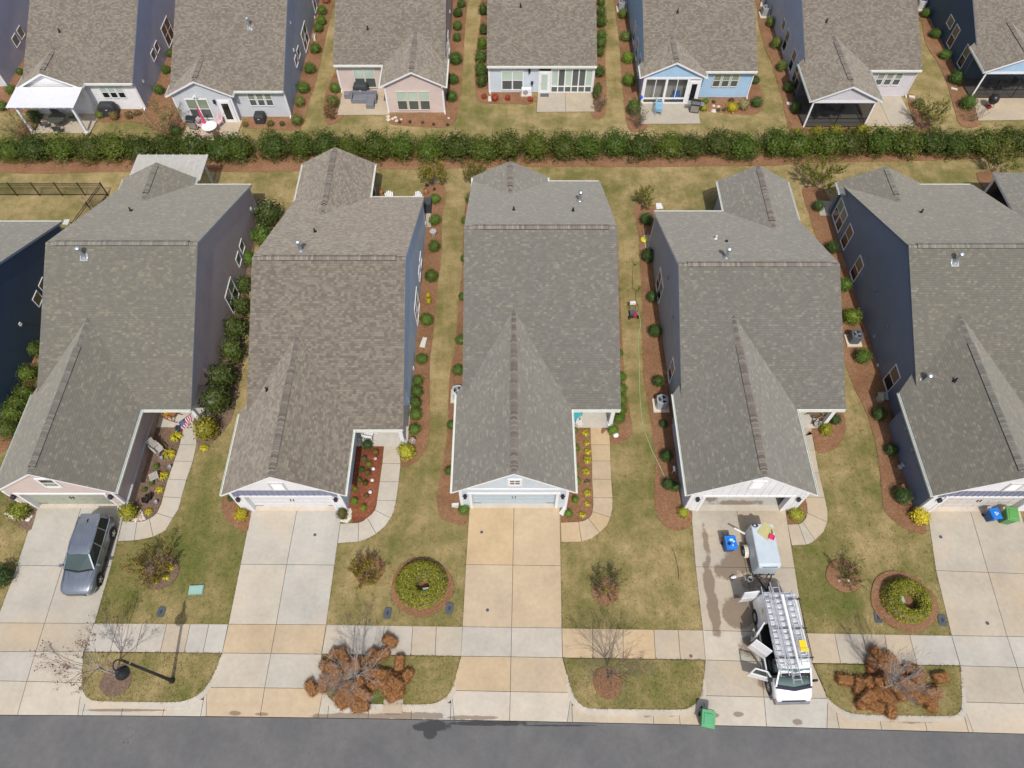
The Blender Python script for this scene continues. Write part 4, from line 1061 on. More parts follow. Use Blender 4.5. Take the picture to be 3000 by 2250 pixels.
H6 = house('house', 'house with dark screened porch cut off at the right edge', 37.4, 47.0, 20.0, 37.2, 28.8, 7.2, SH_BLUE, CAP_GREY, SD['navy2'], SD['navy2'], SD['navy2'], wings=[])

B0 = house('house', 'slate grey house at the top left corner with small square side windows', -54.5, -44.85, 55.5, 75.0, 65.2, 7.2, SH_BROWN, CAP_BROWN, SD['slate'], SD['slate'], SD['cool'])
def BW(x0, x1, yend, zpk=4.15, **k):
    d = dict(x0=x0, x1=x1, yend=yend, zpk=zpk, dir=-1, pa=0.9, pb=0.3, vent=(0.5, 1.1)); d.update(k); return d
B1 = house('house', 'white back house with slate side wall and white pergola', -40.85, -31.7, 52.4, 72, 62.2, 7.2, SH_BROWN, CAP_BROWN, SD['slate'], SD['slate'], SD['white'], facade=True, wings=[BW(-41.1, -35.7, 51.75)])
B2 = house('house', 'cool grey back house with pink patio chairs', -28.3, -18.92, 51.4, 71, 61.2, 7.2, SH_BROWN, CAP_BROWN, SD['slate2'], SD['slate2'], SD['cool'], facade=True, wings=[BW(-28.45, -23.0, 50.75)])
B3 = house('house', 'blush pink back house with grey corner sofa on its patio', -15.25, -5.7, 54.86, 74.5, 64.7, 7.2, SH_BROWN, CAP_BROWN, SD['brown'], SD['brown'], SD['pink'], facade=True, wings=[BW(-11.0, -5.5, 51.95, pa=0.3, pb=0.9, vent=(0.5, 1.5))])
B4 = house('house', 'pale blue back house with white sunroom and no gable', -2.15, 7.25, 54.7, 74.3, 64.5, 7.2, SH_BROWN, CAP_BROWN, SD['paleblue'], SD['paleblue'], SD['paleblue'], facade=True)
B5 = house('house', 'sky blue back house with blue bench on its patio', 11.2, 20.8, 54.0, 73.6, 63.8, 7.2, SH_BROWN, CAP_BROWN, SD['sky'], SD['sky'], SD['sky'], facade=True, wings=[BW(10.85, 16.4, 53.2)])
B6 = house('house', 'lilac grey back house with gabled screened porch', 24.9, 34.78, 54.16, 73.8, 64.0, 7.2, SH_BROWN, CAP_BROWN, SD['slate'], SD['lilac'], SD['lilac'], facade=True, wings=[BW(24.45, 30.3, 50.1, vent=(0.9, 1.4))])
B7 = house('house', 'deep navy back house with screened porch at the top right corner', 40.3, 50.2, 56.6, 76, 66.3, 7.2, SH_BROWN, CAP_BROWN, SD['navy2'], SD['navy2'], SD['sky'], facade=True, wings=[BW(39.95, 46.0, 53.9)])

# gutters along the main eaves
main_gutter(H1, -22.4, -19.5); main_gutter(H1, -23.6, -19.5, True)
main_gutter(H2, -9.3, -6.55); main_gutter(H2, -10.35, -6.55, True)
main_gutter(H3, 3.75, 6.55); main_gutter(H3, 2.8, 6.5, True)
main_gutter(H4, 17.4, 20.2); main_gutter(H4, 10.35, 15.3, True)
main_gutter(H5, 30.5, 34.3, True); main_gutter(H0, -41.9, -32.45, True)
main_gutter(B1, -35.6, -31.75); main_gutter(B2, -22.9, -19.0); main_gutter(B3, -15.2, -11.1); main_gutter(B4, -2.1, 7.2); main_gutter(B5, 16.5, 20.75); main_gutter(B6, 30.4, 34.7)

# ---- side windows
def sidewin(I, X, side, y0, y1, z0, z1, **k):
    window(I['H'], I['off'], (X, (y0 + y1) / 2, z0), (0, 1, 0) if side > 0 else (0, -1, 0), (side, 0, 0), y1 - y0, z1 - z0, tw=0.05, **k)
X = 24.72
sidewin(H5, X, -1, 37.95, 39.75, 0.38, 2.16, cols=2, up=GL_UP, low=GL_DK)
sidewin(H5, X, -1, 36.2, 37.12, 0.38, 2.16, up=GL_TAN, low=GL_DK)
sidewin(H5, X, -1, 33.2, 34.12, 0.3, 2.08, up=GL_TAN, low=GL_DK)
sidewin(H5, X, -1, 24.0, 24.95, 0.2, 2.0, up=GL_TAN, low=GL_DK)
X = -19.57
sidewin(H1, X, 1, 35.05, 35.75, 1.25, 2.0, rows=1, up=GL_LOW)
sidewin(H1, X, 1, 33.82, 34.55, 1.25, 2.0, rows=1, up=GL_LOW)
sidewin(H1, X, 1, 30.35, 32.1, 0.3, 2.1, cols=2, up=GL_UP, low=GL_DK)
X = -6.62
sidewin(H2, X, 1, 34.0, 34.85, 0.9, 1.65, rows=1, up=GL_TAN)
sidewin(H2, X, 1, 32.75, 33.55, 0.9, 1.65, rows=1, up=GL_TAN)
sidewin(H2, X, 1, 29.4, 31.3, 0.2, 2.0, cols=2, up=GL_TAN, low=GL_DK)
X = -32.52
sidewin(H0, X, 1, 30.08, 30.82, 1.45, 2.2, rows=1, up=GL_TAN)
sidewin(H0, X, 1, 31.27, 32.0, 1.45, 2.2, rows=1, up=GL_TAN)
X = -31.82
sidewin(B1, X, 1, 61.1, 63.1, 0.3, 2.1, cols=2, up=GL_TAN, low=GL_DK)
sidewin(B1, X, 1, 58.65, 59.4, 1.35, 2.05, rows=1, up=GL_TAN)
sidewin(B1, X, 1, 57.5, 58.25, 1.35, 2.05, rows=1, up=GL_TAN)
X = -44.97
sidewin(B0, X, 1, 61.1, 61.85, 1.15, 1.95, rows=1, up=GL_UP)
sidewin(B0, X, 1, 59.85, 60.65, 1.15, 1.95, rows=1, up=GL_UP)
X = -19.04
sidewin(B2, X, 1, 60.4, 62.4, 0.25, 2.05, cols=2, up=GL_TAN, low=GL_DK)
sidewin(B2, X, 1, 57.95, 58.7, 1.3, 2.05, rows=1, up=GL_TAN)
sidewin(B2, X, 1, 56.7, 57.45, 1.3, 2.05, rows=1, up=GL_TAN)
sidewin(B2, X, 1, 66.6, 67.6, 0.3, 2.1, up=GL_TAN, low=GL_DK)
X = 25.02
sidewin(B6, X, -1, 62.0, 62.8, 1.3, 2.1, rows=1, up=GL_TAN)
sidewin(B6, X, -1, 60.15, 61.05, 0.4, 2.15, up=GL_TAN, low=GL_DK)
sidewin(B6, X, -1, 57.25, 58.15, 0.4, 2.15, up=GL_TAN, low=GL_DK)
sidewin(B6, X, -1, 54.8, 56.5, 0.3, 2.1, cols=2, up=GL_TAN, low=GL_DK)
X = 40.42
sidewin(B7, X, -1, 62.2, 63.2, 1.4, 2.2, rows=1, up=GL_LOW)
sidewin(B7, X, -1, 60.7, 61.6, 0.45, 2.25, up=GL_TAN, low=GL_DK)
sidewin(B7, X, -1, 57.75, 58.6, 0.45, 2.25, up=GL_TAN, low=GL_DK)
X = -5.82
sidewin(B3, X, 1, 58.2, 59.2, 0.3, 2.0, up=GL_TAN, low=GL_DK)
sidewin(B3, X, 1, 60.0, 61.0, 0.3, 2.0, up=GL_TAN, low=GL_DK)
X = 11.32
for y in (56.6, 59.0, 61.4): sidewin(B5, X, -1, y, y + 0.9, 0.4, 2.1, up=GL_TAN, low=GL_DK)
X = 10.42
sidewin(H4, X, -1, 31.2, 33.0, 0.35, 2.1, cols=2, up=GL_TAN, low=GL_DK)
sidewin(H4, X, -1, 24.6, 25.4, 0.35, 2.1, up=GL_TAN, low=GL_DK)

# ---- back facades
def facewin(I, y, x0, x1, z0, z1, **k):
    return window(I['H'], I['off'], ((x0 + x1) / 2, y, z0), (1, 0, 0), (0, -1, 0), x1 - x0, z1 - z0, **k)
def wing_walls(I, k, mat, ov=0.3, zlo=0.05, yov=0.3, matside=None, sides=(1, 1), facade=True):
    w = I['wings'][k]; a, b = w['a'] + ov, w['b'] - ov; y = w['ye'] + yov
    poly = gable_poly(a, b, w['xm'], w['zp'], zlo, ov)
    if facade: lap_boards(I['H'], I['off'], (0, y, 0), (1, 0, 0), (0, -1, 0), poly, mat)
    ym = I['yf'] + 0.4
    for sd, X, nx in ((0, a, -1), (1, b, 1)):
        if sides[sd]: lap_wall(I['H'], I['off'], (X, 0, 0), (0, 1, 0), (nx, 0, 0), [(y, 0.05), (ym, 0.05), (ym, ZE - 0.1), (y, ZE - 0.1)], matside or mat)
    for X, sg in ((a, 1), (b, -1)):
        m = MB(); m.box(X - 0.03 * sg, y - 0.03, 0.05, X + 0.10 * sg, y + 0.1, ZE - 0.1); m.build('corner_trim', TRIM, I['H'], off=I['off'])
    return a, b, y
def fac_trim(I, xs, y):
    for x in xs:
        m = MB(); m.box(x - 0.06, y - 0.032, 0.05, x + 0.06, y + 0.04, ZE - 0.08); m.build('corner_trim', TRIM, I['H'], off=I['off'])
for I, a, b in ((B1, -40.7, -31.8), (B2, -28.1, -19.02), (B3, -15.1, -5.85), (B4, -2.0, 7.1), (B5, 11.35, 20.65), (B6, 25.05, 34.63)): fac_trim(I, (a, b), I['yf'] + 0.3)
wing_walls(B1, 0, SD['white']); wing_walls(B2, 0, SD['cool'], matside=SD['slate2']); wing_walls(B3, 0, SD['pink'], matside=SD['brown'])
for x in (-34.8, -33.83, -33.2 + 0.05): pass
for i in range(3): facewin(B1, 52.68, -34.8 + i * 0.68, -34.8 + i * 0.68 + 0.5, 1.22, 2.26, up=GL_UP2, low=GL_DK, tw=0.06)
facewin(B2, 51.03, -27.12, -25.4, 0.45, 2.25, cols=2, up=GL_UP)
for i in range(3): facewin(B2, 51.68, -22.1 + i * 0.7, -22.1 + i * 0.7 + 0.52, 1.2, 2.32, up=GL_UP, tw=0.06)
facewin(B3, 55.13, -13.68, -11.95, 0.47, 2.25, cols=2, up=GL_UP2, trim=TRIM2)
for i in range(3): facewin(B3, 52.22, -9.75 + i * 0.97, -9.75 + i * 0.97 + 0.78, 0.38, 2.12, up=GL_UP2, trim=TRIM2, tw=0.07)
facewin(B4, 54.98, -0.85, 0.92, 0.35, 2.12, cols=2, up=GL_UP2)
for i in range(3): facewin(B5, 54.28, 17.35 + i * 0.77, 17.35 + i * 0.77 + 0.55, 1.15, 2.3, up=GL_UP, trim=TRIM2, tw=0.06)
for i in range(3): facewin(B6, 54.43, 31.4 + i * 0.76, 31.4 + i * 0.76 + 0.54, 1.2, 2.32, up=GL_UP, tw=0.06)
def glass_door(par, off, x0, x1, y, z1=2.1, pane=GL_DK):
    m = MB(); w = 0.16
    m.box(x0 - 0.1, y - 0.06, 0.02, x1 + 0.1, y, z1 + 0.12); o = m.build('door_frame', TRIM, par, off=off)
    m = MB(); m.box(x0, y - 0.085, 0.06, x1, y - 0.06, z1); d = m.build('door', TRIM, par, off=off)
    m = MB(); m.box(x0 + w, y - 0.095, 0.35, x1 - w, y - 0.085, z1 - 0.2); m.build('pane', pane, d, off=off)
    m = MB(); m.lathe([(0.03, 0), (0.03, 0.07)], (x0 + 0.09, y - 0.15, 1.0), 8, ax=(0, 1, 0)); m.cbox((x0 + 0.13, y - 0.15, 1.0), (0.12, 0.02, 0.02)); m.build('handle', GALV, d, off=off)
    return d
glass_door(B2['H'], B2['off'], -24.45, -23.55, 51.03)
# sunroom of the pale blue back house
def sunroom(I, y, x0, x1, n, zt=2.35, zm=0.62, panes=None, lowp=None):
    m = MB(); cw = (x1 - x0) / n
    for i in range(n + 1): m.box(x0 + i * cw - 0.05, y - 0.06, 0.03, x0 + i * cw + 0.05, y + 0.03, zt)
    for z in (0.03, zm, zt - 0.04): m.box(x0 - 0.05, y - 0.055, z, x1 + 0.05, y + 0.025, z + 0.08)
    fr = m.build('sunroom_frame', TRIM, I['H'], off=I['off'])
    for i in range(n):
        for j, (a, b) in enumerate(((0.11, zm), (zm + 0.08, zt - 0.04))):
            g = MB(); g.face([(x0 + i * cw + 0.05, y - 0.012, a), (x0 + (i + 1) * cw - 0.05, y - 0.012, a), (x0 + (i + 1) * cw - 0.05, y - 0.012, b), (x0 + i * cw + 0.05, y - 0.012, b)])
            g.build('pane', (panes[i] if j else lowp), fr, off=I['off'])
    return fr
sunroom(B4, 54.96, 3.42, 6.98, 6, panes=[GL_UP2, GL_LOW, GL_UP2, GL_LOW, GL_LOW, GL_UP2], lowp=GL_LOW)
glass_door(B4['H'], B4['off'], 2.4, 3.25, 54.97, 2.05, GL_UP2)
m = MB(); m.box(2.35, 54.9, 2.2, 3.3, 54.96, 2.45); m.build('transom', GL_DK, B4['H'], off=B4['off'])
# glazed gable room of the sky blue back house
w = B5['wings'][0]; y5 = w['ye'] + 0.25
a5, b5 = w['a'] + 0.3, w['b'] - 0.3
lap_boards(B5['H'], B5['off'], (0, y5, 0), (1, 0, 0), (0, -1, 0), gable_poly(a5, b5, w['xm'], w['zp'], 2.62, 0.3), SD['sky'])
m = MB()
for a, b in ((a5, a5 + 0.12), (b5 - 0.12, b5)): m.box(a, y5 - 0.05, 0.03, b, y5 + 0.05, 2.6)
m.box(a5, y5 - 0.06, 2.44, b5, y5 + 0.05, 2.62); m.box(a5 + 0.12, y5 - 0.05, 0.04, b5 - 0.12, y5 + 0.04, 0.14)
GX = [a5 + 0.22, a5 + 1.05, a5 + 1.9, a5 + 2.1, a5 + 2.95, a5 + 3.75]
for x in (a5 + 0.17, a5 + 2.0, a5 + 3.85): m.box(x - 0.1, y5 - 0.055, 0.1, x + 0.1, y5 + 0.045, 2.5)
for x in (a5 + 1.08, a5 + 2.93): m.box(x - 0.03, y5 - 0.045, 0.6, x + 0.03, y5 + 0.035, 2.45)
m.box(a5 + 0.2, y5 - 0.05, 0.5, a5 + 3.8, y5 + 0.04, 0.62)
fr = m.build('sunroom_frame', TRIM, B5['H'], off=B5['off'])
for (a, b) in ((a5 + 0.27, a5 + 1.05), (a5 + 1.11, a5 + 1.9), (a5 + 2.1, a5 + 2.9), (a5 + 2.96, a5 + 3.75)):
    g = MB(); g.face([(a, y5, 0.62), (b, y5, 0.62), (b, y5, 2.44), (a, y5, 2.44)]); g.build('pane', GL_CLEAR, fr, off=B5['off'])
for (a, b) in ((a5 + 0.27, a5 + 1.9), (a5 + 2.1, a5 + 3.75)):
    g = MB(); g.face([(a, y5, 0.14), (b, y5, 0.14), (b, y5, 0.5), (a, y5, 0.5)]); g.build('pane', GL_CLEAR, fr, off=B5['off'])
glass_door(B5['H'], B5['off'], a5 + 4.02, a5 + 4.8, y5 + 0.02, 2.2, GL_DK)
m = MB(); m.box(a5, y5 + 0.05, 0.0, b5, B5['yf'] + 0.35, 0.05); m.build('sunroom_floor', flat('sunroom_floor', (0.25, 0.2, 0.15, 1)), B5['H'], off=B5['off'])
m = MB(); m.box(a5, B5['yf'] + 0.22, 0.0, b5, B5['yf'] + 0.29, 2.6); m.build('sunroom_wall', SD['brown'], B5['H'], off=B5['off'])
lap_wall(B5['H'], B5['off'], (b5, 0, 0), (0, 1, 0), (1, 0, 0), [(y5, 0.05), (54.4, 0.05), (54.4, 2.7), (y5, 2.7)], SD['sky'])
# screened porches
def screen_porch(I, k, zb=2.45, mids=(0.5,), gmat=None, wall=None, depth=None):
    w = I['wings'][k]; a, b = w['a'] + 0.3, w['b'] - 0.3; y = w['ye'] + 0.25
    lap_boards(I['H'], I['off'], (0, y, 0), (1, 0, 0), (0, -1, 0), gable_poly(a, b, w['xm'], w['zp'], zb + 0.2, 0.3), gmat)
    yw = I['yf'] + 0.28
    m = MB()
    for x in (a, b - 0.14): m.box(x, y - 0.03, 0.02, x + 0.14, y + 0.11, zb + 0.2)
    m.box(a, y - 0.05, zb, b, y + 0.12, zb + 0.2)
    for x in (a, b - 0.1): m.box(x, y + 0.1, zb, x + 0.1, yw, zb + 0.2)
    m.build('porch_post', TRIM, I['H'], off=I['off'])
    m = MB()
    for f in mids: m.box(a + (b - a) * f - 0.03, y - 0.02, 0.03, a + (b - a) * f + 0.03, y + 0.02, zb)
    m.box(a + 0.1, y - 0.02, 0.03, b - 0.1, y + 0.02, 0.1); m.box(a + 0.1, y - 0.02, 0.85, b - 0.1, y + 0.02, 0.9)
    fr = m.build('screen_frame', BLK, I['H'], off=I['off'])
    for q in ([(a, y, 0.05), (b, y, 0.05), (b, y, zb), (a, y, zb)], [(a, yw, 0.05), (a, y, 0.05), (a, y, zb), (a, yw, zb)], [(b, y, 0.05), (b, yw, 0.05), (b, yw, zb), (b, y, zb)]):
        g = MB(); g.face(q); g.build('screen', SCREEN, fr, off=I['off'])
    m = MB(); m.box(a + 0.02, y + 0.05, 0.0, b - 0.02, yw, 0.06); m.build('porch_floor', CONC, I['H'], off=I['off'], color=GREYC)
    return a, b, y, yw
screen_porch(B6, 0, mids=(0.5,), gmat=SD['lilac'])
screen_porch(B7, 0, mids=(0.33, 0.66), gmat=SD['sky'])
for px in ((2530, 285),): pass
# pergola posts, downspouts and small facade fittings
for I, x in ((B1, -31.85), (B2, -19.05), (B3, -15.05), (B4, -1.95), (B4, 7.05), (B5, 20.6), (B6, 34.6)):
    y = I['yf']
    downspout(I['H'], I['off'], (x, y + 0.02, ZE - 0.12), (x + 0.02, y + 0.24))
for I, x in ((B3, -5.9),):
    downspout(I['H'], I['off'], (x + 0.05, 52.0, ZE - 0.12), (x + 0.12, 52.22))
FL = flat('floodlight', (0.7, 0.7, 0.7, 1), 0.4)
def floodlight(I, x, y, z):
    m = MB(); m.cbox((x, y - 0.05, z), (0.14, 0.1, 0.1)); m.lathe([(0.03, 0), (0.09, 0.16)], (x - 0.05, y - 0.08, z), 8, ax=(-0.6, -0.7, -0.4)); m.lathe([(0.03, 0), (0.09, 0.16)], (x + 0.05, y - 0.08, z), 8, ax=(0.6, -0.7, -0.4))
    m.build('floodlight', FL, I['H'], off=I['off'])
floodlight(B2, -26.2, 51.0, 2.62); floodlight(B4, 0.1, 54.97, 2.45); floodlight(B5, 18.4, 54.27, 2.52); floodlight(B1, -33.5, 52.65, 2.5)
for I, p in ((B2, (-24.75, 51.02, 2.1)), (B4, (1.5, 54.98, 2.2)), (B4, (1.75, 54.98, 1.0))): lantern(I['H'], I['off'], p)

# ---- fronts of the five street houses
def door_sections(par, off, x0, x1, y, mat, h=2.1):
    g = MB(); d = None
    n = 4; sh = h / n
    par2 = None
    for i in range(n):
        m = MB(); m.box(x0, y, 0.03 + i * sh + 0.006, x1, y + 0.05, 0.03 + (i + 1) * sh - 0.006)
        pw = (x1 - x0) / 8
        for j in range(8): m.box(x0 + j * pw + 0.07, y - 0.012, 0.03 + i * sh + 0.08, x0 + (j + 1) * pw - 0.07, y, 0.03 + (i + 1) * sh - 0.08)
        o = m.build('garage_door' if i == 0 else 'door_section', mat, par if i == 0 else par2, off=off)
        if i == 0: par2 = o
    m = MB()
    xm = (x0 + x1) / 2
    for s in (-0.09, 0.09): m.box(xm + s - 0.02, y - 0.05, 0.95, xm + s + 0.02, y - 0.012, 1.2)
    m.build('door_handle', BLK, par2, off=off)
    m = MB()
    for z in (0.18, 1.9):
        m.box(x0 + 0.02, y - 0.025, z, x0 + 0.5, y - 0.011, z + 0.04); m.box(x1 - 0.5, y - 0.025, z, x1 - 0.02, y - 0.011, z + 0.04)
    m.build('strap_hinge', BLK, par2, off=off)
def garage(I, style, wallm, gablem, sidem, doorm, ov=0.38, dw=4.88, door=True, brick=False):
    H, off = I['H'], I['off']; w = I['wings'][0]
    a, b, y = w['a'] + ov, w['b'] - ov, w['ye'] + 0.17
    dx0, dx1 = w['xm'] - dw / 2, w['xm'] + dw / 2
    zd = 2.2
    for (p, q) in ((a, dx0 - 0.04), (dx1 + 0.04, b)):
        m = MB(); m.box(p, y, 0.03, q, y + 0.3, zd); m.build('garage_pier', wallm, H, off=off)
    ytop = y
    m = MB(); vplate(m, ytop, gable_poly(a, b, w['xm'], w['zp'], zd, ov), 0.2); m.build('gable', gablem, H, off=off)
    if style == 'band':
        zb = 3.32
        m = MB(); vplate(m, ytop - 0.09, gable_poly(a, b, w['xm'], w['zp'] - 0.02, zb, ov), 0.088); m.build('upper_gable', wallm, H, off=off)
        x = a + 0.15
        bt = MB()
        while x < b - 0.1:
            e = extent(gable_poly(a, b, w['xm'], w['zp'], zd, ov), zb)
            top = zb if e[0] < x < e[1] else max(zd + 0.1, ZE + (w['zp'] - ZE) * min((x - w['a']) / (w['xm'] - w['a']), (w['b'] - x) / (w['b'] - w['xm'])) - 0.14)
            q = MB(); q.box(x - 0.02, ytop - 0.025, zd + 0.05, x + 0.02, ytop + 0.001, top); q.build('batten', gablem, H, off=off)
            x += 0.33
    elif style == 'batten':
        poly = gable_poly(a, b, w['xm'], w['zp'], zd, ov)
        x = a + 0.25
        while x < b - 0.1:
            inside = dx0 < x < dx1
            zt = ZE + (w['zp'] - ZE) * min((x - w['a']) / (w['xm'] - w['a']), (w['b'] - x) / (w['b'] - w['xm'])) - 0.14
            q = MB(); q.box(x - 0.025, y - 0.022, zd + 0.1 if inside else 0.1, x + 0.025, y + 0.001, zt); q.build('batten', gablem, H, off=off)
            x += 0.46
    elif style == 'board':
        x = a + 0.4
        while x < b - 0.2:
            zt = ZE + (w['zp'] - ZE) * min((x - w['a']) / (w['xm'] - w['a']), (w['b'] - x) / (w['b'] - w['xm'])) - 0.2
            if zt > 3.1:
                q = MB(); q.box(x - 0.01, y - 0.008, 3.05, x + 0.01, y + 0.001, zt); q.build('batten', gablem, H, off=off)
            x += 0.42
    # trim: casing round the door, corner boards, belt
    m = MB()
    t = 0.16
    for x in (dx0 - t, dx1): m.box(x, y - 0.035, 0.03, x + t, y + 0.29, zd)
    m.box(dx0 - t - 0.06, y - 0.04, zd - 0.04, dx1 + t + 0.06, y + 0.28, zd + 0.14)
    for x, sg in ((a, 1), (b, -1)): m.box(x - 0.03 * sg, y - 0.03, 0.03, x + 0.14 * sg, y + 0.1, ZE - 0.15)
    if style == 'board': m.box(a + 0.05, y - 0.03, 2.78, b - 0.05, y + 0.02, 2.95)
    m.build('door_casing', TRIM, H, off=off)
    if door: door_sections(H, off, dx0, dx1, y + 0.26, doorm)
    m = MB(); m.box(dx0, y - 0.02, 0.0, dx1, y + 0.36, 0.035); m.build('threshold', CONC, H, off=off, color=(0.52, 0.47, 0.4, 1))
    for x in ((a + dx0 - t) / 2 + 0.05, (b + dx1 + t) / 2 - 0.05): lantern(H, off, (x, y, 2.0))
    # side walls of the garage wing
    yb = I['yf'] + 0.4
    for X, nx in ((a, -1), (b, 1)):
        yy = yb if nx < 0 else I['yf'] + 3.4
        z0 = 0.05 if not brick else 0.75
        lap_wall(H, off, (X, 0, 0), (0, 1, 0), (nx, 0, 0), [(y + 0.1, z0), (yy, z0), (yy, ZE - 0.05), (y + 0.1, ZE - 0.05)], sidem)
        if brick:
            m = MB(); m.box(X + 0.09 * nx, y + 0.02, 0.0, X - 0.05 * nx, yy, 0.72); m.build('brick_base', BRICK, H, off=off)
            m = MB(); m.box(X + 0.13 * nx, y - 0.02, 0.72, X - 0.05 * nx, yy, 0.79); m.build('ledge', flat('cast_stone', (0.4, 0.42, 0.45, 1)), H, off=off)
    if brick:
        for (p, q) in ((a - 0.1, dx0 - t), (dx1 + t, b + 0.1)):
            m = MB(); m.box(p, y - 0.08, 0.0, q, y - 0.002, 0.6); m.build('brick_base', BRICK, H, off=off)
    return a, b, y, dx0, dx1
STU = SD['pink']
DG_GREEN = flat('garage_door_sage', (0.33, 0.35, 0.29, 1), 0.5, var=0.06)
DG_BLUE = flat('garage_door_blue_grey', (0.40, 0.48, 0.55, 1), 0.5, var=0.06)
DG_WHITE = flat('garage_door_white', (0.60, 0.61, 0.64, 1), 0.5, var=0.05)
garage(H1, 'plain', STU, STU, SD['brown'], DG_GREEN, brick=True)
garage(H2, 'band', SD['white'], SD['band'], SD['steel'], DG_WHITE)
garage(H3, 'board', SD['paleblue'], SD['paleblue'], SD['paleblue'], DG_BLUE)
g4 = garage(H4, 'batten', SD['white'], SD['white'], SD['slate'], DG_WHITE, door=False)
garage(H5, 'band', SD['white'], SD['band'], SD['navy'], flat('garage_door_stone', (0.52, 0.49, 0.47, 1), 0.5, var=0.05))
def gwin(I, dx, z0, w, h, kind):
    wg = I['wings'][0]; x = wg['xm'] + dx; y = wg['ye'] + 0.17 - (0.09 if kind == 'louvre2' else 0)
    if kind == 'grid': window(I['H'], I['off'], (x, y, z0), (1, 0, 0), (0, -1, 0), w, h, cols=2, rows=2, mull=0.03, up=GL_TAN, low=GL_TAN, tw=0.13, proud=0.05)
    elif kind == 'sash': window(I['H'], I['off'], (x, y, z0), (1, 0, 0), (0, -1, 0), w, h, cols=1, rows=2, up=GL_DK, low=GL_UP, tw=0.13, proud=0.05)
    else:
        m = MB(); t = 0.12
        for q in ((x - w / 2 - t, z0 - t, x + w / 2 + t, z0), (x - w / 2 - t, z0 + h, x + w / 2 + t, z0 + h + t), (x - w / 2 - t, z0, x - w / 2, z0 + h), (x + w / 2, z0, x + w / 2 + t, z0 + h)): m.box(q[0], y - 0.05, q[1], q[2], y, q[3])
        fr = m.build('gable_vent', TRIM if kind != 'louvre2' else flat('vent_grey', (0.5, 0.5, 0.52, 1)), I['H'], off=I['off'])
        for i in range(7):
            s = MB(); zz = z0 + (i + 0.5) * h / 7
            s.hexa([(x - w / 2, y - 0.045, zz - h / 14), (x + w / 2, y - 0.045, zz - h / 14), (x + w / 2, y - 0.03, zz - h / 14), (x - w / 2, y - 0.03, zz - h / 14)], [(x - w / 2, y - 0.02, zz + h / 14 - 0.012), (x + w / 2, y - 0.02, zz + h / 14 - 0.012), (x + w / 2, y - 0.005, zz + h / 14 - 0.012), (x - w / 2, y - 0.005, zz + h / 14 - 0.012)])
            s.build('slat', SLOT, fr, off=I['off'])
gwin(H1, 0.25, 3.35, 0.75, 0.95, 'sash'); gwin(H2, 0.0, 3.5, 0.62, 0.8, 'louvre2'); gwin(H3, 0.05, 3.55, 0.55, 0.62, 'grid'); gwin(H4, 0.0, 3.5, 0.6, 0.8, 'louvre'); gwin(H5, 0.2, 3.5, 0.62, 0.8, 'louvre2')
# open garage: floor, walls, raised door
a, b, y, dx0, dx1 = g4
m = MB(); m.box(a + 0.1, y + 0.05, 0.0, b - 0.1, y + 6.2, 0.03); m.build('garage_floor', mk_concrete('garage_floor_concrete', damp_mask([(12.0, 16.6, 0.5, 0.3, 0.6), (13.6, 16.3, 2.2, 0.22, 0.5), (12.7, 17.4, 0.2, 0.6, 0.6)])), H4['H'], off=H4['off'], color=(0.42, 0.43, 0.40, 1))
GI = flat('garage_inside', (0.5, 0.5, 0.48, 1), 0.9)
m = MB(); m.box(a + 0.06, y + 0.3, 0.0, a + 0.12, y + 6.2, 2.6); m.box(b - 0.12, y + 0.3, 0.0, b - 0.06, y + 6.2, 2.6); m.box(a + 0.1, y + 6.2, 0.0, b - 0.1, y + 6.3, 2.6); m.box(a + 0.1, y + 0.31, 2.6, b - 0.1, y + 6.2, 2.66)
m.build('garage_lining', GI, H4['H'], off=H4['off'])
m = MB(); m.box(dx0, y + 0.45, 2.3, dx1, y + 2.6, 2.36); m.build('garage_door', DG_WHITE, H4['H'], off=H4['off'])

# ---- porches of the street houses
def porch(I, xin, xout, yfront, ywall, postm=TRIM, side_rail=False, screen=False):
    H, off = I['H'], I['off']
    m = MB(); m.box(xin, yfront, 0.0, xout, ywall, 0.075); m.build('porch_floor', CONC, H, off=off, color=(0.5, 0.475, 0.43, 1))
    m = MB(); x = xout - 0.35
    m.box(x, yfront + 0.08, 0.07, x + 0.24, yfront + 0.32, 2.45); m.box(x - 0.05, yfront + 0.03, 0.07, x + 0.29, yfront + 0.37, 0.28); m.box(x - 0.03, yfront + 0.05, 2.3, x + 0.27, yfront + 0.35, 2.45)
    m.build('porch_post', postm, H, off=off)
    m = MB(); m.box(xin, yfront + 0.1, 2.42, xout - 0.08, yfront + 0.3, 2.68); m.box(xout - 0.3, yfront + 0.3, 2.42, xout - 0.1, ywall, 2.6); m.build('porch_beam', postm, H, off=off)
    m = MB(); m.box(xin, yfront + 0.05, 2.6, xout - 0.1, ywall, 2.64); m.build('porch_ceiling', SOFF, H, off=off)
    m = MB(); m.box(xin + 0.6, ywall - 0.04, 0.07, xin + 1.55, ywall - 0.0, 2.15); d = m.build('front_door', flat('door_dark', (0.04, 0.05, 0.07, 1), 0.4), H, off=off)
porch(H1, -22.8, -19.55, 21.45, 24.55); porch(H2, -9.8, -6.6, 20.1, 22.95); porch(H3, 3.3, 6.5, 21.42, 24.35); porch(H4, 16.95, 20.15, 21.4, 24.35); porch(H0, -36, -32.5, 19.2, 22.55)

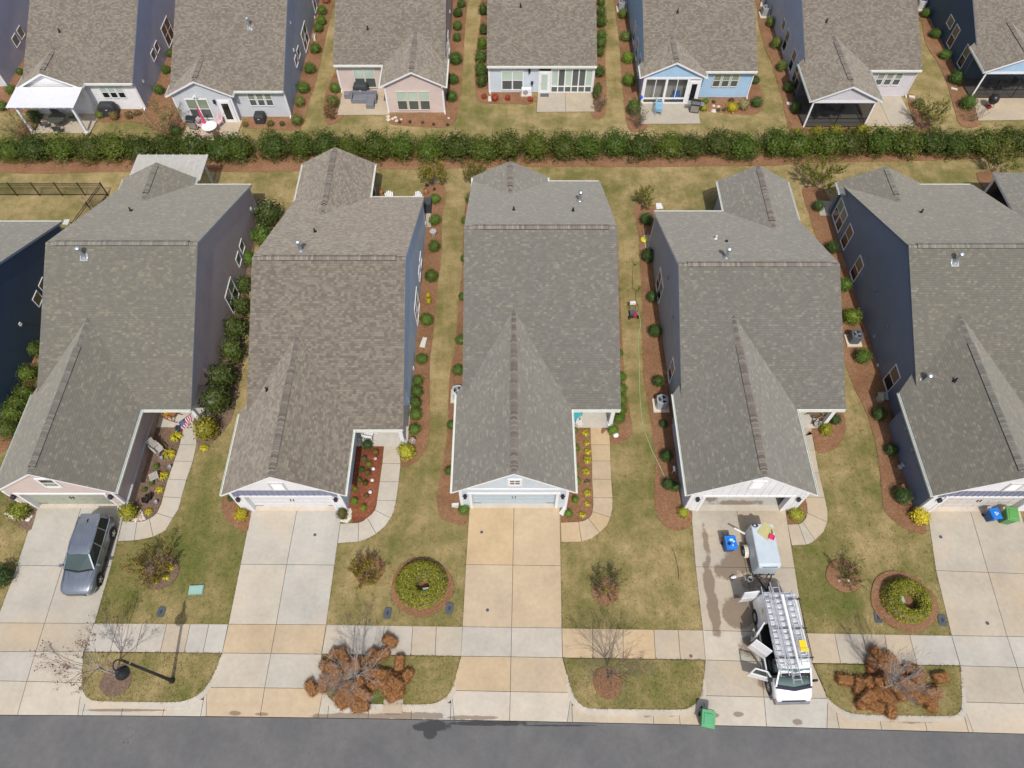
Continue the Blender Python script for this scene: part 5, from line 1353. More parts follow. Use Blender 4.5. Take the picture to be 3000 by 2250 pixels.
# rear wings of the street houses
def rear_wing(I, mat, ov=0.32, sides=(1, 1), back=True, screen=None):
    w = I['wings'][1]; a, b, y = w['a'] + ov, w['b'] - ov, w['ye'] - 0.3; yb = I['yr'] - 0.35
    if back: lap_wall(I['H'], I['off'], (0, y, 0), (1, 0, 0), (0, 1, 0), gable_poly(a, b, w['xm'], w['zp'], 0.05, ov), mat)
    for sd, X, nx in ((0, a, -1), (1, b, 1)):
        if sides[sd] and y > yb:
            lap_wall(I['H'], I['off'], (X, 0, 0), (0, 1, 0), (nx, 0, 0), [(yb, 0.05), (y, 0.05), (y, ZE - 0.08), (yb, ZE - 0.08)], mat)
    if screen:
        X = b
        m = MB(); m.box(X - 0.12, y - 0.1, 0.03, X, y, ZE - 0.1); m.box(X - 0.1, yb, 2.4, X, y, 2.6); m.build('porch_post', TRIM, I['H'], off=I['off'])
        m = MB(); m.face([(X - 0.05, yb, 0.05), (X - 0.05, y, 0.05), (X - 0.05, y, 2.4), (X - 0.05, yb, 2.4)]); m.build('screen', SCREEN, I['H'], off=I['off'])
        m = MB(); m.box(a, yb, 0.0, b, y, 0.05); m.build('porch_floor', CONC, I['H'], off=I['off'], color=GREYC)
rear_wing(H1, SD['brown']); rear_wing(H2, SD['steel'], sides=(1, 0), back=False, screen=True); rear_wing(H3, SD['paleblue']); rear_wing(H4, SD['grey']); rear_wing(H5, SD['navy'])
# screened rear porch of the far right house
H6o, o6 = H6['H'], H6['off']
m = MB()
m.box(36.6, 37.55, 0.02, 36.78, 37.73, 2.6); m.box(36.6, 41.4, 0.02, 36.78, 41.58, 2.6); m.box(36.6, 37.5, 2.45, 36.78, 41.58, 2.65); m.box(36.6, 41.4, 2.45, 43.0, 41.58, 2.65)
m.build('porch_post', TRIM, H6o, off=o6)
m = MB(); m.face([(36.69, 37.7, 0.05), (36.69, 41.5, 0.05), (36.69, 41.5, 2.45), (36.69, 37.7, 2.45)]); m.build('screen', mk_screen('dark_screen', 0.8), H6o, off=o6)
m = MB(); roof_plane(m, [(36.4, 37.0, 2.8), (43.2, 37.0, 2.8), (43.2, 41.8, 2.75), (36.4, 41.8, 2.75)], (1, 0, 0)); m.build('porch_roof', [SH_BLUE, TRIM, SOFF], H6o, off=o6)

# ---- pipes through the roofs
def on_front(I, px): return HP(px[0], px[1], (0, I['yf'], ZE), (0, -I['slf'], 1))
def on_rear(I, px): return HP(px[0], px[1], (0, I['yr'], ZE), (0, I['slr'], 1))
def fl(I, px, rear=False):
    p = on_rear(I, px) if rear else on_front(I, px)
    flue(I['rf'], I['off'], p, (0, I['slr'], 1) if rear else (0, -I['slf'], 1))
def st(I, px, rear=False, mat=None, h=0.32):
    stack(I['rf'], I['off'], on_rear(I, px) if rear else on_front(I, px), h, mat)
fl(H1, T5(725, 748)); st(H1, T5(1132, 348), True)
fl(H2, T6(388, 692), True); st(H2, T6(510, 530), True)
wg = H2['wings'][0]; stack(wg['r'], H2['off'], HP(*U2(97, 240), (wg['a'], 0, ZE), (-wg['s1'], 0, 1)))
fl(H3, T7(586, 262), True); st(H3, T7(15, 342), True); st(H3, T7(527, 350), True)
fl(H4, T7(1850, 752), True); st(H4, T7(1760, 590), True, mat=TRIM); st(H4, T7(1853, 612), True, h=0.14)
fl(H5, T8(1614, 796)); st(H5, T8(1322, 362), True); fl(H5, U4(1348, 172))
wg = H5['wings'][0]; stack(wg['r'], H5['off'], HP(*U4(1612, 160), (wg['a'], 0, ZE), (-wg['s1'], 0, 1)))
st(B1, T1(515, 275)); fl(B2, T1(2158, 238)); st(B3, T2(965, 252)); st(B4, T3(75, 60)); st(B5, T3(1430, 108)); st(B6, T4(503, 192))
# ================================================================== plants
def R3(r): 
    while True:
        v = Vector((r.uniform(-1, 1), r.uniform(-1, 1), r.uniform(-1, 1)))
        if 0.05 < v.length < 1: return v.normalized()
def leaf(m, p, nrm, size, r, mat=0, asp=0.62):
    n = (nrm + R3(r) * 0.75).normalized()
    t = n.cross(R3(r))
    if t.length < 1e-3: t = n.cross(Vector((1, 0, 0)))
    t.normalize(); b = n.cross(t)
    a = size * r.uniform(0.7, 1.25)
    m.face([p - t * a * 0.5, p + b * a * asp * 0.5, p + t * a * 0.5, p - b * a * asp * 0.5], mat)
def core_blob(m, sx, sy, sz, seed, k=0.8, zc=None, mat=0):
    """dark twiggy inside of a dense shrub"""
    zc = sz if zc is None else zc
    nu, nv = 12, 7; v = []
    for j in range(nv + 1):
        th = pi * j / nv
        for i in range(nu):
            ph = 2 * pi * i / nu
            d = Vector((sin(th) * cos(ph), sin(th) * sin(ph), cos(th)))
            q = k * (1 + 0.16 * noise.noise(d * 2.3 + Vector((seed, 0, 0))))
            v.append((d.x * sx * q, d.y * sy * q, max(0.0, zc + d.z * sz * q)))
    m.grid(v, [(j * nu + i, (j + 1) * nu + i, (j + 1) * nu + (i + 1) % nu, j * nu + (i + 1) % nu) for j in range(nv) for i in range(nu)], mat)
def shrub_mesh(name, n, size, seed, sup=2.0, lump=0.16, sprig=0.0, kz=0.9):
    """unit radius leafy mass standing on z = 0; sup > 2 makes it boxier"""
    r = random.Random(seed); m = MB()
    core_blob(m, 1, 1, kz, seed, 0.78, kz * 0.95)
    for i in range(n):
        d = R3(r)
        if d.z < -0.75 and r.random() < 0.8: continue
        s = 1.0 / ((abs(d.x) ** sup + abs(d.y) ** sup + abs(d.z) ** sup) ** (1 / sup))
        lum = 1 + lump * noise.noise(d * 2.3 + Vector((seed, 0, 0))) + lump * 0.8 * noise.noise(d * 5.1 + Vector((0, seed, 0)))
        q = s * lum * r.uniform(0.80, 1.05)
        p = Vector((d.x * q, d.y * q, kz * 0.95 + d.z * q * kz))
        if p.z < 0.02: p.z = 0.02 + r.random() * 0.1
        leaf(m, p, (d + Vector((0, 0, 0.35))).normalized(), size, r)
    if sprig:
        for i in range(int(sprig)):
            a = r.uniform(0, 2 * pi); rr = r.uniform(0, 0.85)
            b = Vector((rr * cos(a), rr * sin(a), kz * 1.55)); up = Vector((r.uniform(-0.4, 0.4), r.uniform(-0.4, 0.4), 1)).normalized()
            L = r.uniform(0.25, 0.6)
            for j in range(7): leaf(m, b + up * L * j / 6 + R3(r) * 0.05, up + R3(r), size, r)
    o = m.build(name, LEAF); me = o.data; bpy.data.objects.remove(o)
    return me
ROUND = [shrub_mesh('shrub', 950, 0.15, 10 + i, 2.0 + 0.25 * (i % 3), 0.12 + 0.05 * (i % 4)) for i in range(8)]
LOOSE = [shrub_mesh('shrub', 800, 0.19, 30 + i, 2.0, 0.34) for i in range(4)]
BOXY = [shrub_mesh('shrub', 1100, 0.14, 50 + i, 4.0, 0.12) for i in range(3)]
HEDGE = [shrub_mesh('hedge_plant', 3000, 0.115, 70 + i, 3.2, 0.42, sprig=34, kz=1.0) for i in range(6)]
def put_shrub(t, x, y, r, meshes, col, label, group=None, hs=1.0, cat='shrub', name='shrub', hz=None):
    px, py = t(x, y)
    rp = r / 2.949
    R = rp * Zc(px, py, 0.4) / CAM_F
    hc = R * 0.85 * hs
    p = G(px, py, hc)
    o = bpy.data.objects.new(name, rnd.choice(meshes)); COL.objects.link(o)
    o.location = (p.x, p.y, 0.02); o.rotation_euler = (0, 0, rnd.uniform(0, 6.28))
    o.scale = (R * rnd.uniform(0.9, 1.1), R * rnd.uniform(0.9, 1.1), R * hs * rnd.uniform(0.88, 1.1))
    o.rotation_euler = (rnd.uniform(-0.08, 0.08), rnd.uniform(-0.08, 0.08), rnd.uniform(0, 6.28))
    k = rnd.uniform(0.8, 1.2)
    o.color = (col[0] * k, col[1] * k, col[2] * k, 1)
    tag(o, label, cat, group)
    return o
DKG, MDG, YLG, OLV, BRG, RED, YEL = (0.045, 0.085, 0.022), (0.075, 0.13, 0.022), (0.24, 0.25, 0.025), (0.15, 0.14, 0.03), (0.10, 0.17, 0.02), (0.30, 0.055, 0.03), (0.38, 0.33, 0.025)
def row(t_items, look, where, group, meshes, col, hs=1.0):
    """items ordered from the street side away"""
    for i, it in enumerate(t_items):
        t, x, y, r = it[:4]
        c = it[4] if len(it) > 4 and it[4] is not None else col
        ms = it[5] if len(it) > 5 else meshes
        lk = it[6] if len(it) > 6 else look
        put_shrub(t, x, y, r, ms, c, '%s, %s from the street %s' % (lk, ORD[i], where), group, hs)
row([(U2, 1372, 575, 52), (U2, 1375, 445, 56), (U2, 1380, 350, 58), (U2, 1390, 250, 58), (U2, 1396, 160, 52), (T6, 1430, 1625, 55), (T6, 1470, 1280, 62), (T6, 1510, 910, 60), (T6, 1537, 655, 50), (T6, 1548, 420, 50), (T6, 1548, 243, 50)], 'clipped green shrub', 'right of the steel blue house', 'shrubs right of the steel blue house', ROUND, MDG)
put_shrub(U2, 1295, 765, 76, LOOSE, YLG, 'bright yellow-green shrub at the porch corner of the steel blue house')
put_shrub(T6, 1490, 1130, 24, LOOSE, YEL, 'small yellow plant between two clipped shrubs by the steel blue house', hs=1.6)
put_shrub(T6, 1490, 1080, 24, LOOSE, YEL, 'yellow tuft just behind another yellow plant by the steel blue house', hs=1.6)
row([(U2, 1795, 1268, 48), (U2, 1668, 935, 42), (U2, 1692, 540, 44), (U2, 1750, 60, 56), (T6, 1775, 1460, 52), (T6, 1785, 1090, 40), (T6, 1800, 760, 36), (T6, 1808, 430, 40), (T6, 1855, 245, 48)], 'half hidden clipped shrub', 'left of the pale blue middle house', 'shrubs left of the middle house', ROUND, MDG)
row([(U3, 875, 578, 44), (U3, 925, 485, 50), (U3, 942, 410, 48), (U3, 946, 320, 46), (U3, 947, 225, 44), (U3, 945, 125, 44), (T7, 925, 1575, 36), (T7, 905, 1270, 28), (T7, 905, 1020, 26)], 'bright green hedge shrub', 'right of the pale blue middle house', 'shrubs right of the middle house', BOXY, (0.085, 0.16, 0.018))
row([(U3, 1485, 1292, 50, YLG, LOOSE, 'yellow-green loose shrub'), (U3, 1352, 1050, 56), (U3, 1412, 1075, 42), (U3, 1335, 810, 58), (U3, 1310, 530, 40), (U3, 1265, 165, 56), (T7, 1240, 1385, 58), (T7, 1215, 1090, 56), (T7, 1185, 730, 66), (T7, 1165, 420, 62)], 'round dark green shrub', 'left of the white house with the van', 'shrubs left of the white house', ROUND, DKG)
put_shrub(U4, 585, 490, 54, ROUND, DKG, 'dark green shrub under the porch rail of the white house', hs=1.2)
put_shrub(U4, 500, 575, 54, LOOSE, YLG, 'lumpy yellow-green shrub beside the porch of the white house')
put_shrub(U4, 250, 1312, 62, LOOSE, (0.20, 0.22, 0.025), 'yellow-green shrub in the small bed at the open garage')
row([(U4, 1315, 1325, 74, YEL, LOOSE, 'bright yellow round shrub'), (U4, 1165, 1152, 78), (U4, 1065, 755, 58), (U4, 965, 440, 66), (T8, 815, 1600, 74, MDG), (T8, 725, 1262, 80, (0.11, 0.16, 0.02)), (T8, 660, 985, 66, MDG), (T8, 555, 665, 58), (T8, 435, 305, 54)], 'round dark green shrub', 'left of the navy house', 'shrubs left of the navy house', ROUND, DKG)
row([(U1, 1775, 560, 108, (0.17, 0.16, 0.02)), (U1, 1870, 330, 122), (U1, 1915, 120, 112), (T5, 2000, 1570, 104), (T5, 2045, 1360, 100), (T5, 2090, 1160, 82), (T5, 2108, 980, 72), (T5, 2150, 760, 60, MDG), (T5, 2195, 560, 48, MDG), (T6, 60, 570, 82, MDG), (T6, 115, 370, 112)], 'tall broadleaf evergreen shrub', 'right of the taupe house', 'tall shrubs right of the taupe house', LOOSE, (0.062, 0.088, 0.024), hs=1.35)
put_shrub(U1, 170, 1265, 98, LOOSE, (0.13, 0.15, 0.02), 'green and yellow shrub left of the taupe house garage door')
put_shrub(U1, 1105, 1292, 78, LOOSE, (0.18, 0.18, 0.02), 'green and yellow shrub between the SUV and the curved path')
row([(U1, 60, 560, 92), (U1, 105, 450, 92), (U1, 150, 350, 88), (U1, 205, 260, 80), (U1, 232, 92, 82), (T5, 290, 1545, 72)], 'thick clipped hedge shrub', 'left of the taupe house', 'hedge shrubs left of the taupe house', BOXY, (0.08, 0.12, 0.02))
put_shrub(V1, -10, 190, 105, ROUND, DKG, 'dark green shrub at the left edge beside the first driveway')
put_shrub(U2, 960, 715, 52, ROUND, DKG, 'dark clipped shrub by the white rocking chair')
put_shrub(U2, 1030, 775, 32, ROUND, (0.13, 0.08, 0.025), 'small brown clipped ball beside the path of the steel blue house')
put_shrub(U2, 745, 1302, 52, ROUND, (0.09, 0.09, 0.03), 'dull green ball at the right garage corner of the steel blue house')
put_shrub(U1, 2080, 1316, 60, LOOSE, YEL, 'bright yellow ball at the left garage corner of the steel blue house')
put_shrub(U1, 1992, 1172, 28, LOOSE, DKG, 'small dark plant under the left gutter of the steel blue house')
for i, (x, y, r, c) in enumerate([(930, 1255, 30, (0.16, 0.22, 0.02)), (850, 1200, 30, (0.12, 0.2, 0.02)), (855, 1092, 22, (0.14, 0.22, 0.02)), (948, 1042, 28, (0.10, 0.08, 0.02)), (895, 1015, 24, DKG), (965, 952, 28, (0.08, 0.07, 0.025)), (915, 925, 26, DKG), (975, 876, 25, (0.12, 0.17, 0.02)), (935, 832, 28, (0.09, 0.11, 0.06)), (955, 1150, 22, (0.12, 0.07, 0.025))]):
    put_shrub(U2, x, y, r, LOOSE, c, 'low plant in the red bark bed, %s from the driveway' % ORD[i], 'low plants in the red bark bed', cat='plant', name='plant')
for i, (x, y, r) in enumerate([(492, 1306, 37), (548, 1187, 32), (560, 1022, 34), (556, 905, 26), (556, 742, 34), (545, 585, 26)]):
    put_shrub(U3, x, y, r, ROUND, BRG, 'small clipped ball, %s from the driveway, beside the middle garage wall' % ORD[i], 'clipped balls beside the middle garage')
for i, (x, y, r) in enumerate([(1350, 900, 26), (1310, 1045, 24), (1390, 735, 30), (1250, 1100, 22)]):
    put_shrub(U1, x, y, r, LOOSE, (0.10, 0.16, 0.03), 'small green perennial, %s in the weathered mulch bed by the brick base' % ORD[i], 'perennials in the weathered bed', cat='plant', name='plant')
# back row
row([(T1, 1520, 1130, 48, DKG), (T1, 1370, 772, 46), (T1, 1435, 600, 42), (T1, 1470, 460, 36)], 'round green shrub', 'between the two leftmost back houses', 'shrubs right of the white back house', ROUND, MDG)
for i, (x, y, r, c) in enumerate([(860, 990, 36, (0.10, 0.13, 0.03)), (985, 1000, 40, (0.14, 0.11, 0.05)), (1115, 990, 38, (0.12, 0.08, 0.04)), (1190, 975, 30, (0.12, 0.08, 0.04))]):
    put_shrub(T1, x, y, r, LOOSE, c, 'low dull shrub, %s from the pergola, under the white back wall' % ORD[i], 'low shrubs under the white back wall')
row([(T1, 20, 915, 45), (T1, 90, 770, 46), (T1, 170, 615, 34)], 'round green shrub', 'at the top left beside the pergola house', 'shrubs left of the pergola house', ROUND, MDG)
put_shrub(T1, 285, 1000, 55, ROUND, DKG, 'dark round shrub in the shade of the pergola')
row([(T2, 350, 1036, 50, (0.12, 0.15, 0.04)), (T2, 380, 880, 48, (0.12, 0.15, 0.04)), (T2, 405, 752, 55), (T2, 465, 586, 52), (T2, 510, 416, 48), (T2, 540, 240, 42), (T2, 565, 176, 45), (T2, 568, 86, 45), (T2, 605, 0, 32, (0.2, 0.09, 0.05))], 'round green shrub', 'right of the cool grey back house', 'shrubs right of the cool grey back house', ROUND, MDG)
row([(T2, 665, 880, 55, (0.10, 0.13, 0.03)), (T2, 682, 760, 46)], 'green shrub', 'beside the sofa patio', 'shrubs beside the sofa patio', ROUND, MDG)
row([(T2, 1690, 830, 52), (T2, 1705, 675, 52), (T2, 1725, 505, 58), (T2, 1735, 325, 40), (T2, 1740, 220, 44), (T2, 1745, 110, 42), (T2, 1775, 28, 38)], 'round green shrub', 'right of the blush back house', 'shrubs right of the blush back house', ROUND, (0.055, 0.105, 0.022))
row([(T2, 1945, 700, 50), (T2, 1940, 610, 56), (T2, 1945, 490, 52), (T2, 1950, 380, 44, BRG), (T2, 1970, 255, 40), (T2, 1965, 85, 42)], 'upright dense green shrub', 'on the left of the sunroom house', 'shrubs left of the sunroom house', LOOSE, (0.06, 0.10, 0.02), hs=1.3)
for i, (t, x, y, r) in enumerate([(T2, 1970, 832, 24), (T2, 2065, 842, 34), (T2, 2175, 846, 26), (T3, 160, 856, 24)]):
    put_shrub(t, x, y, r, LOOSE, RED, 'small red nandina, %s from the downspout of the sunroom house' % ORD[i], 'red plants by the sunroom house', cat='plant', name='plant')
row([(T3, 760, 616, 46), (T3, 762, 450, 38), (T3, 775, 370, 44), (T3, 778, 310, 46), (T3, 770, 190, 45), (T3, 768, 95, 42), (T3, 765, 10, 40)], 'dense green shrub', 'on the right of the sunroom house', 'shrubs right of the sunroom house', LOOSE, (0.06, 0.105, 0.022), hs=1.2)
row([(T3, 1010, 690, 54), (T3, 1000, 500, 50), (T3, 985, 310, 48, (0.11, 0.16, 0.04)), (T3, 955, 122, 42, (0.09, 0.13, 0.03))], 'round bright green shrub', 'left of the sky blue back house', 'shrubs left of the sky blue house', ROUND, BRG)
row([(T3, 2115, 880, 52), (T3, 2100, 690, 40)], 'dark round shrub', 'right of the sky blue back house', 'shrubs right of the sky blue house', ROUND, DKG)
put_shrub(T3, 1905, 926, 46, LOOSE, YEL, 'yellow shrub under the windows of the sky blue back house')
put_shrub(T3, 2000, 900, 52, LOOSE, (0.28, 0.25, 0.13), 'pale pinkish blooming shrub right of the yellow one')
put_shrub(T3, 1895, 868, 26, LOOSE, (0.08, 0.04, 0.04), 'dark purple plant against the sky blue wall')
put_shrub(T3, 1655, 932, 32, LOOSE, YLG, 'yellow-green tuft right of the patio grill')
put_shrub(T3, 1675, 872, 24, LOOSE, BRG, 'green tuft against the sky blue wall by the grill')
for i, (x, y) in enumerate([(1785, 950), (1830, 948), (1745, 880)]): put_shrub(T3, x, y, 16, LOOSE, (0.06, 0.09, 0.05), 'tiny grey-green plant among the stones, %s from the grill' % ORD[i], 'tiny plants among the stones', cat='plant', name='plant')
row([(T4, 240, 930, 48), (T4, 185, 750, 48), (T4, 125, 565, 48, (0.12, 0.16, 0.04)), (T4, 65, 375, 45, (0.12, 0.16, 0.04)), (T4, 25, 195, 38, (0.12, 0.16, 0.04))], 'oval green shrub', 'left of the lilac grey back house', 'shrubs left of the lilac grey house', ROUND, (0.06, 0.11, 0.022), hs=1.15)
for i, (x, y, r) in enumerate([(255, 1136, 34), (432, 1132, 54), (592, 1122, 52), (822, 1122, 58)]):
    put_shrub(T4, x, y, r, LOOSE, (0.26, 0.23, 0.03), 'yellow low shrub, %s from the left before the screened porch' % ORD[i], 'yellow shrubs before the screened porch', hs=0.75)
put_shrub(T4, 1305, 895, 46, ROUND, DKG, 'dark shrub at the right patio corner of the lilac grey house')
row([(T4, 1735, 890, 64), (T4, 1630, 665, 64), (T4, 1530, 466, 48), (T4, 1450, 286, 48), (T4, 1365, 110, 45)], 'round green shrub', 'left of the deep navy back house', 'shrubs left of the deep navy back house', ROUND, (0.06, 0.115, 0.022))
put_shrub(T8, 2000, 180, 40, LOOSE, OLV, 'dry olive plant beside the far right patio')
put_shrub(T6, 1475, 130, 14, LOOSE, (0.05, 0.04, 0.03), 'tiny dark plant left of the small tree behind the steel blue house', cat='plant', name='plant')
put_shrub(T6, 1540, 160, 14, LOOSE, (0.05, 0.04, 0.03), 'tiny dark plant right of the small tree behind the steel blue house', cat='plant', name='plant')
for i, (x, y) in enumerate([(1240, 1056), (1330, 1054), (1437, 1056), (1535, 1074), (1655, 1078)]):
    put_shrub(T2, x, y, 14, LOOSE, (0.06, 0.06, 0.06), 'tiny dark plant, %s from the left below the blush gable' % ORD[i], 'tiny plants below the blush gable', cat='plant', name='plant')
for i, (t, x, y, r) in enumerate([(T2, 125, 1065, 30), (T2, 225, 1068, 24), (T1, 2120, 1075, 24)]):
    put_shrub(t, x, y, r, LOOSE, (0.10, 0.11, 0.03), 'low sparse plant, %s along the cool grey back wall bed' % ORD[i], 'low plants by the cool grey wall', cat='plant', name='plant')

# the long hedge
hx = [-38 + 76.5 * i for i in range(41)]
skip = (1270 / 2.949 + 1500,)
n = 0
for i, px in enumerate(hx):
    for gp in (736, 1932, 2242):
        if abs(px - gp) < 30: px += 14 if px >= gp else -14
    yb = 1412 - 0.012 * px if px < 1500 else 1394 - (px - 1500) * 0.026
    w_ = rnd.uniform(0.95, 1.15)
    p = G(px, yb / 2.949 - 4, 0)
    o = bpy.data.objects.new('hedge_plant', HEDGE[(i * 5 + i // 6) % 6]); COL.objects.link(o)
    hh = rnd.uniform(0.76, 1.06) * (0.86 if 1950 < px < 2210 else 1.0)
    o.location = (p.x + rnd.uniform(-0.2, 0.2), p.y + 0.62 + rnd.uniform(-0.2, 0.2), 0.02); o.rotation_euler = (0, 0, rnd.choice((0, 1.57, 3.14, 4.71)) + rnd.uniform(-0.3, 0.3)); o.scale = (w_ * 1.16, w_ * 1.1, hh)
    k = rnd.uniform(0.7, 1.2); y_ = rnd.uniform(0.95, 1.25)
    o.color = (0.052 * k * y_, 0.088 * k, 0.010 * k, 1)
    tag(o, 'leafy evergreen hedge plant, %s from the left in the long hedge' % (ORD[i] if i < len(ORD) else 'last'), 'hedge plant', 'plants of the long hedge')

# ---- branching plants
def branch(m, tips, p, d, L, r0, lev, r, spread=0.6, kids=(3, 4), up=0.15, nseg=3, sides=4):
    path = [p]; rad = [r0]; q = p.copy(); dd = d.copy()
    for i in range(nseg):
        dd = (dd + R3(r) * 0.16 + Vector((0, 0, up * 0.3))).normalized()
        q = q + dd * (L / nseg); path.append(q.copy()); rad.append(max(0.0035, r0 * (1 - 0.55 * (i + 1) / nseg)))
    m.tube(path, rad, sides if lev > 0 else 3, caps=False)
    if lev == 0:
        tips += [(x, dd) for x in path[1:]]; return
    for k in range(r.randint(*kids)):
        t = r.uniform(0.35, 1.0); i = min(nseg - 1, int(t * nseg))
        a = path[i].lerp(path[i + 1], t * nseg - i)
        nd = (dd + R3(r) * spread + Vector((0, 0, up))).normalized()
        branch(m, tips, a, nd, L * r.uniform(0.5, 0.78), max(0.004, rad[i + 1] * 0.72), lev - 1, r, spread, kids, up, nseg, sides)
    branch(m, tips, path[-1], (dd + R3(r) * spread * 0.4).normalized(), L * 0.6, rad[-1] * 0.85, lev - 1, r, spread, kids, up, nseg, sides)
def tree(label, base, height, stems, lev, seed, leaves=0, lcol=(0.2, 0.2, 0.05), lsize=0.09, spread=0.6, lean=(0, 0), bark=TWIG, trunk_r=0.04, group=None, cat='tree', tr_h=0.0, kids=(3, 4), name='tree', fan=0.45, jit_=0.1):
    T = thing(name, label, cat, base, group=group)
    r = random.Random(seed)
    m = MB(); tips = []
    if tr_h > 0:
        m.tube([(0, 0, -0.05), (0.01, 0.0, tr_h * 0.5), (0.0, 0.02, tr_h)], [trunk_r * 1.25, trunk_r, trunk_r * 0.85], 7)
        tr = m.build('trunk', bark, T); m = MB()
    for s in range(stems):
        a = 2 * pi * s / stems + r.uniform(-0.4, 0.4)
        d = Vector((cos(a) * fan * r.uniform(0.5, 1.2) + lean[0], sin(a) * fan * r.uniform(0.5, 1.2) + lean[1], 1)).normalized()
        z0 = tr_h * (0.55 + 0.45 * (s + 1) / stems) if tr_h else 0.0
        branch(m, tips, Vector((cos(a) * 0.04, sin(a) * 0.04, z0)), d, height * r.uniform(0.38, 0.5), trunk_r * (0.75 if tr_h else 1.0) / (1 if stems < 3 else 1.3), lev, r, spread, kids)
    m.build('branches' if tr_h else 'stems', bark, T)
    if leaves:
        m = MB()
        for i in range(leaves):
            p, d = tips[r.randrange(len(tips))]
            leaf(m, p + R3(r) * jit_ * r.random(), (d + R3(r)).normalized(), lsize, r)
        m.build('crown', LEAF, T, color=(*lcol, 1))
    return T
BUD = (0.22, 0.10, 0.045)
tree('budding young tree with reddish twig tips behind the lamp post', G(*V1(1010, 1045)), 3.5, 7, 3, 3, 420, BUD, 0.10, 0.45, trunk_r=0.045, tr_h=2.1, fan=0.55, bark=TWIG_G)
tree('bare tree standing in the straw bales by the second driveway', G(*V2(905, 1080)), 3.5, 11, 3, 4, 0, trunk_r=0.05, tr_h=1.7, bark=TWIG_G, fan=0.7, spread=0.6)
tree('bare tree on the verge right of the middle driveway', G(*V3(832, 1075)), 3.7, 10, 3, 5, 0, trunk_r=0.05, tr_h=1.8, bark=TWIG, fan=0.62, spread=0.55)
tree('bare tree standing in the straw bales beside the van', G(*V4(955, 1165)), 3.0, 10, 3, 6, 0, trunk_r=0.05, tr_h=1.9, bark=TWIG_G, fan=0.55, spread=0.55)
tree('airy olive bush on the lawn beside the silver SUV', G(*V1(1370, 130)), 2.4, 14, 2, 7, 3000, (0.16, 0.125, 0.03), 0.095, 0.55, trunk_r=0.02, cat='bush', name='bush', fan=1.0)
tree('airy olive bush on the lawn right of the second driveway', G(*V2(960, 190)), 1.9, 12, 2, 8, 2600, (0.18, 0.15, 0.025), 0.09, 0.5, trunk_r=0.018, cat='bush', name='bush', fan=0.8)
tree('thin dark bush on the lawn right of the middle driveway', G(*V3(812, 300)), 1.9, 10, 2, 9, 1300, (0.10, 0.085, 0.035), 0.085, 0.5, trunk_r=0.02, cat='bush', name='bush', fan=0.7)
tree('thin greyish bush on the lawn right of the van', G(*V4(660, 185)), 1.8, 10, 2, 10, 1000, (0.10, 0.10, 0.03), 0.085, 0.5, trunk_r=0.018, cat='bush', name='bush', fan=0.75)
for i, (t, x, y, h, n, c, f, lab) in enumerate([
    (T6, 1525, 128, 2.5, 1900, (0.20, 0.16, 0.03), 0.55, 'small olive tree behind the steel blue house'),
    (T2, 1900, 1600, 2.3, 1300, (0.16, 0.13, 0.03), 0.55, 'small olive tree behind the left corner of the middle house'),
    (T7, 1135, 315, 2.0, 900, (0.17, 0.15, 0.03), 0.5, 'small olive tree behind the gap right of the middle house'),
    (T8, 410, 140, 2.9, 2000, (0.16, 0.15, 0.025), 0.75, 'spreading olive tree between the white house and the navy house'),
    (T4, 1930, 1480, 2.9, 1800, (0.15, 0.15, 0.03), 0.8, 'spreading olive tree behind the navy house'),
    (T4, 1345, 1100, 2.9, 1700, (0.19, 0.17, 0.04), 0.7, 'airy olive tree right of the patio of the lilac grey house'),
    (T1, 1470, 1165, 3.6, 900, (0.26, 0.2, 0.08), 0.8, 'large twiggy tan shrub between the two leftmost back houses'),
    (T1, 215, 1180, 2.4, 420, (0.2, 0.16, 0.06), 0.75, 'tan twiggy shrub at the left pergola post'),
    (T2, 650, 1025, 1.5, 520, (0.2, 0.11, 0.05), 0.6, 'reddish twiggy shrub at the corner of the sofa patio'),
    (T3, 752, 970, 1.9, 160, (0.13, 0.09, 0.05), 0.5, 'twiggy shrub below a green ball at the sunroom patio corner'),
    (T3, 1082, 1112, 2.3, 120, (0.08, 0.10, 0.03), 0.4, 'thin bare tree at the corner of the blue bench patio'),
    (T4, 1760, 1050, 1.6, 40, (0.15, 0.1, 0.05), 0.7, 'bare twiggy shrub by the grill at the top right')]):
    tree(lab, G(*t(x, y)), h, 9 if h < 2.2 else 12, 2, 40 + i, int(n * 1.9), (c[0] * 0.85, c[1] * 0.95, c[2]), 0.11, 0.5, trunk_r=0.02, cat='bush' if h < 2 else 'tree', name='bush' if h < 2 else 'tree', fan=f)
put_shrub(T3, 735, 790, 44, ROUND, (0.07, 0.10, 0.025), 'green ball of leaves over the twiggy shrub at the sunroom patio', hs=1.9)
put_shrub(T3, 1060, 925, 58, LOOSE, (0.07, 0.11, 0.02), 'green shrub with an orange flower beside the blue bench patio', hs=1.4)
tree('leafless small shrub at the black fence corner', G(*T5(790, 310)), 1.4, 10, 2, 90, 0, trunk_r=0.012, cat='bush', name='bush', fan=0.9)

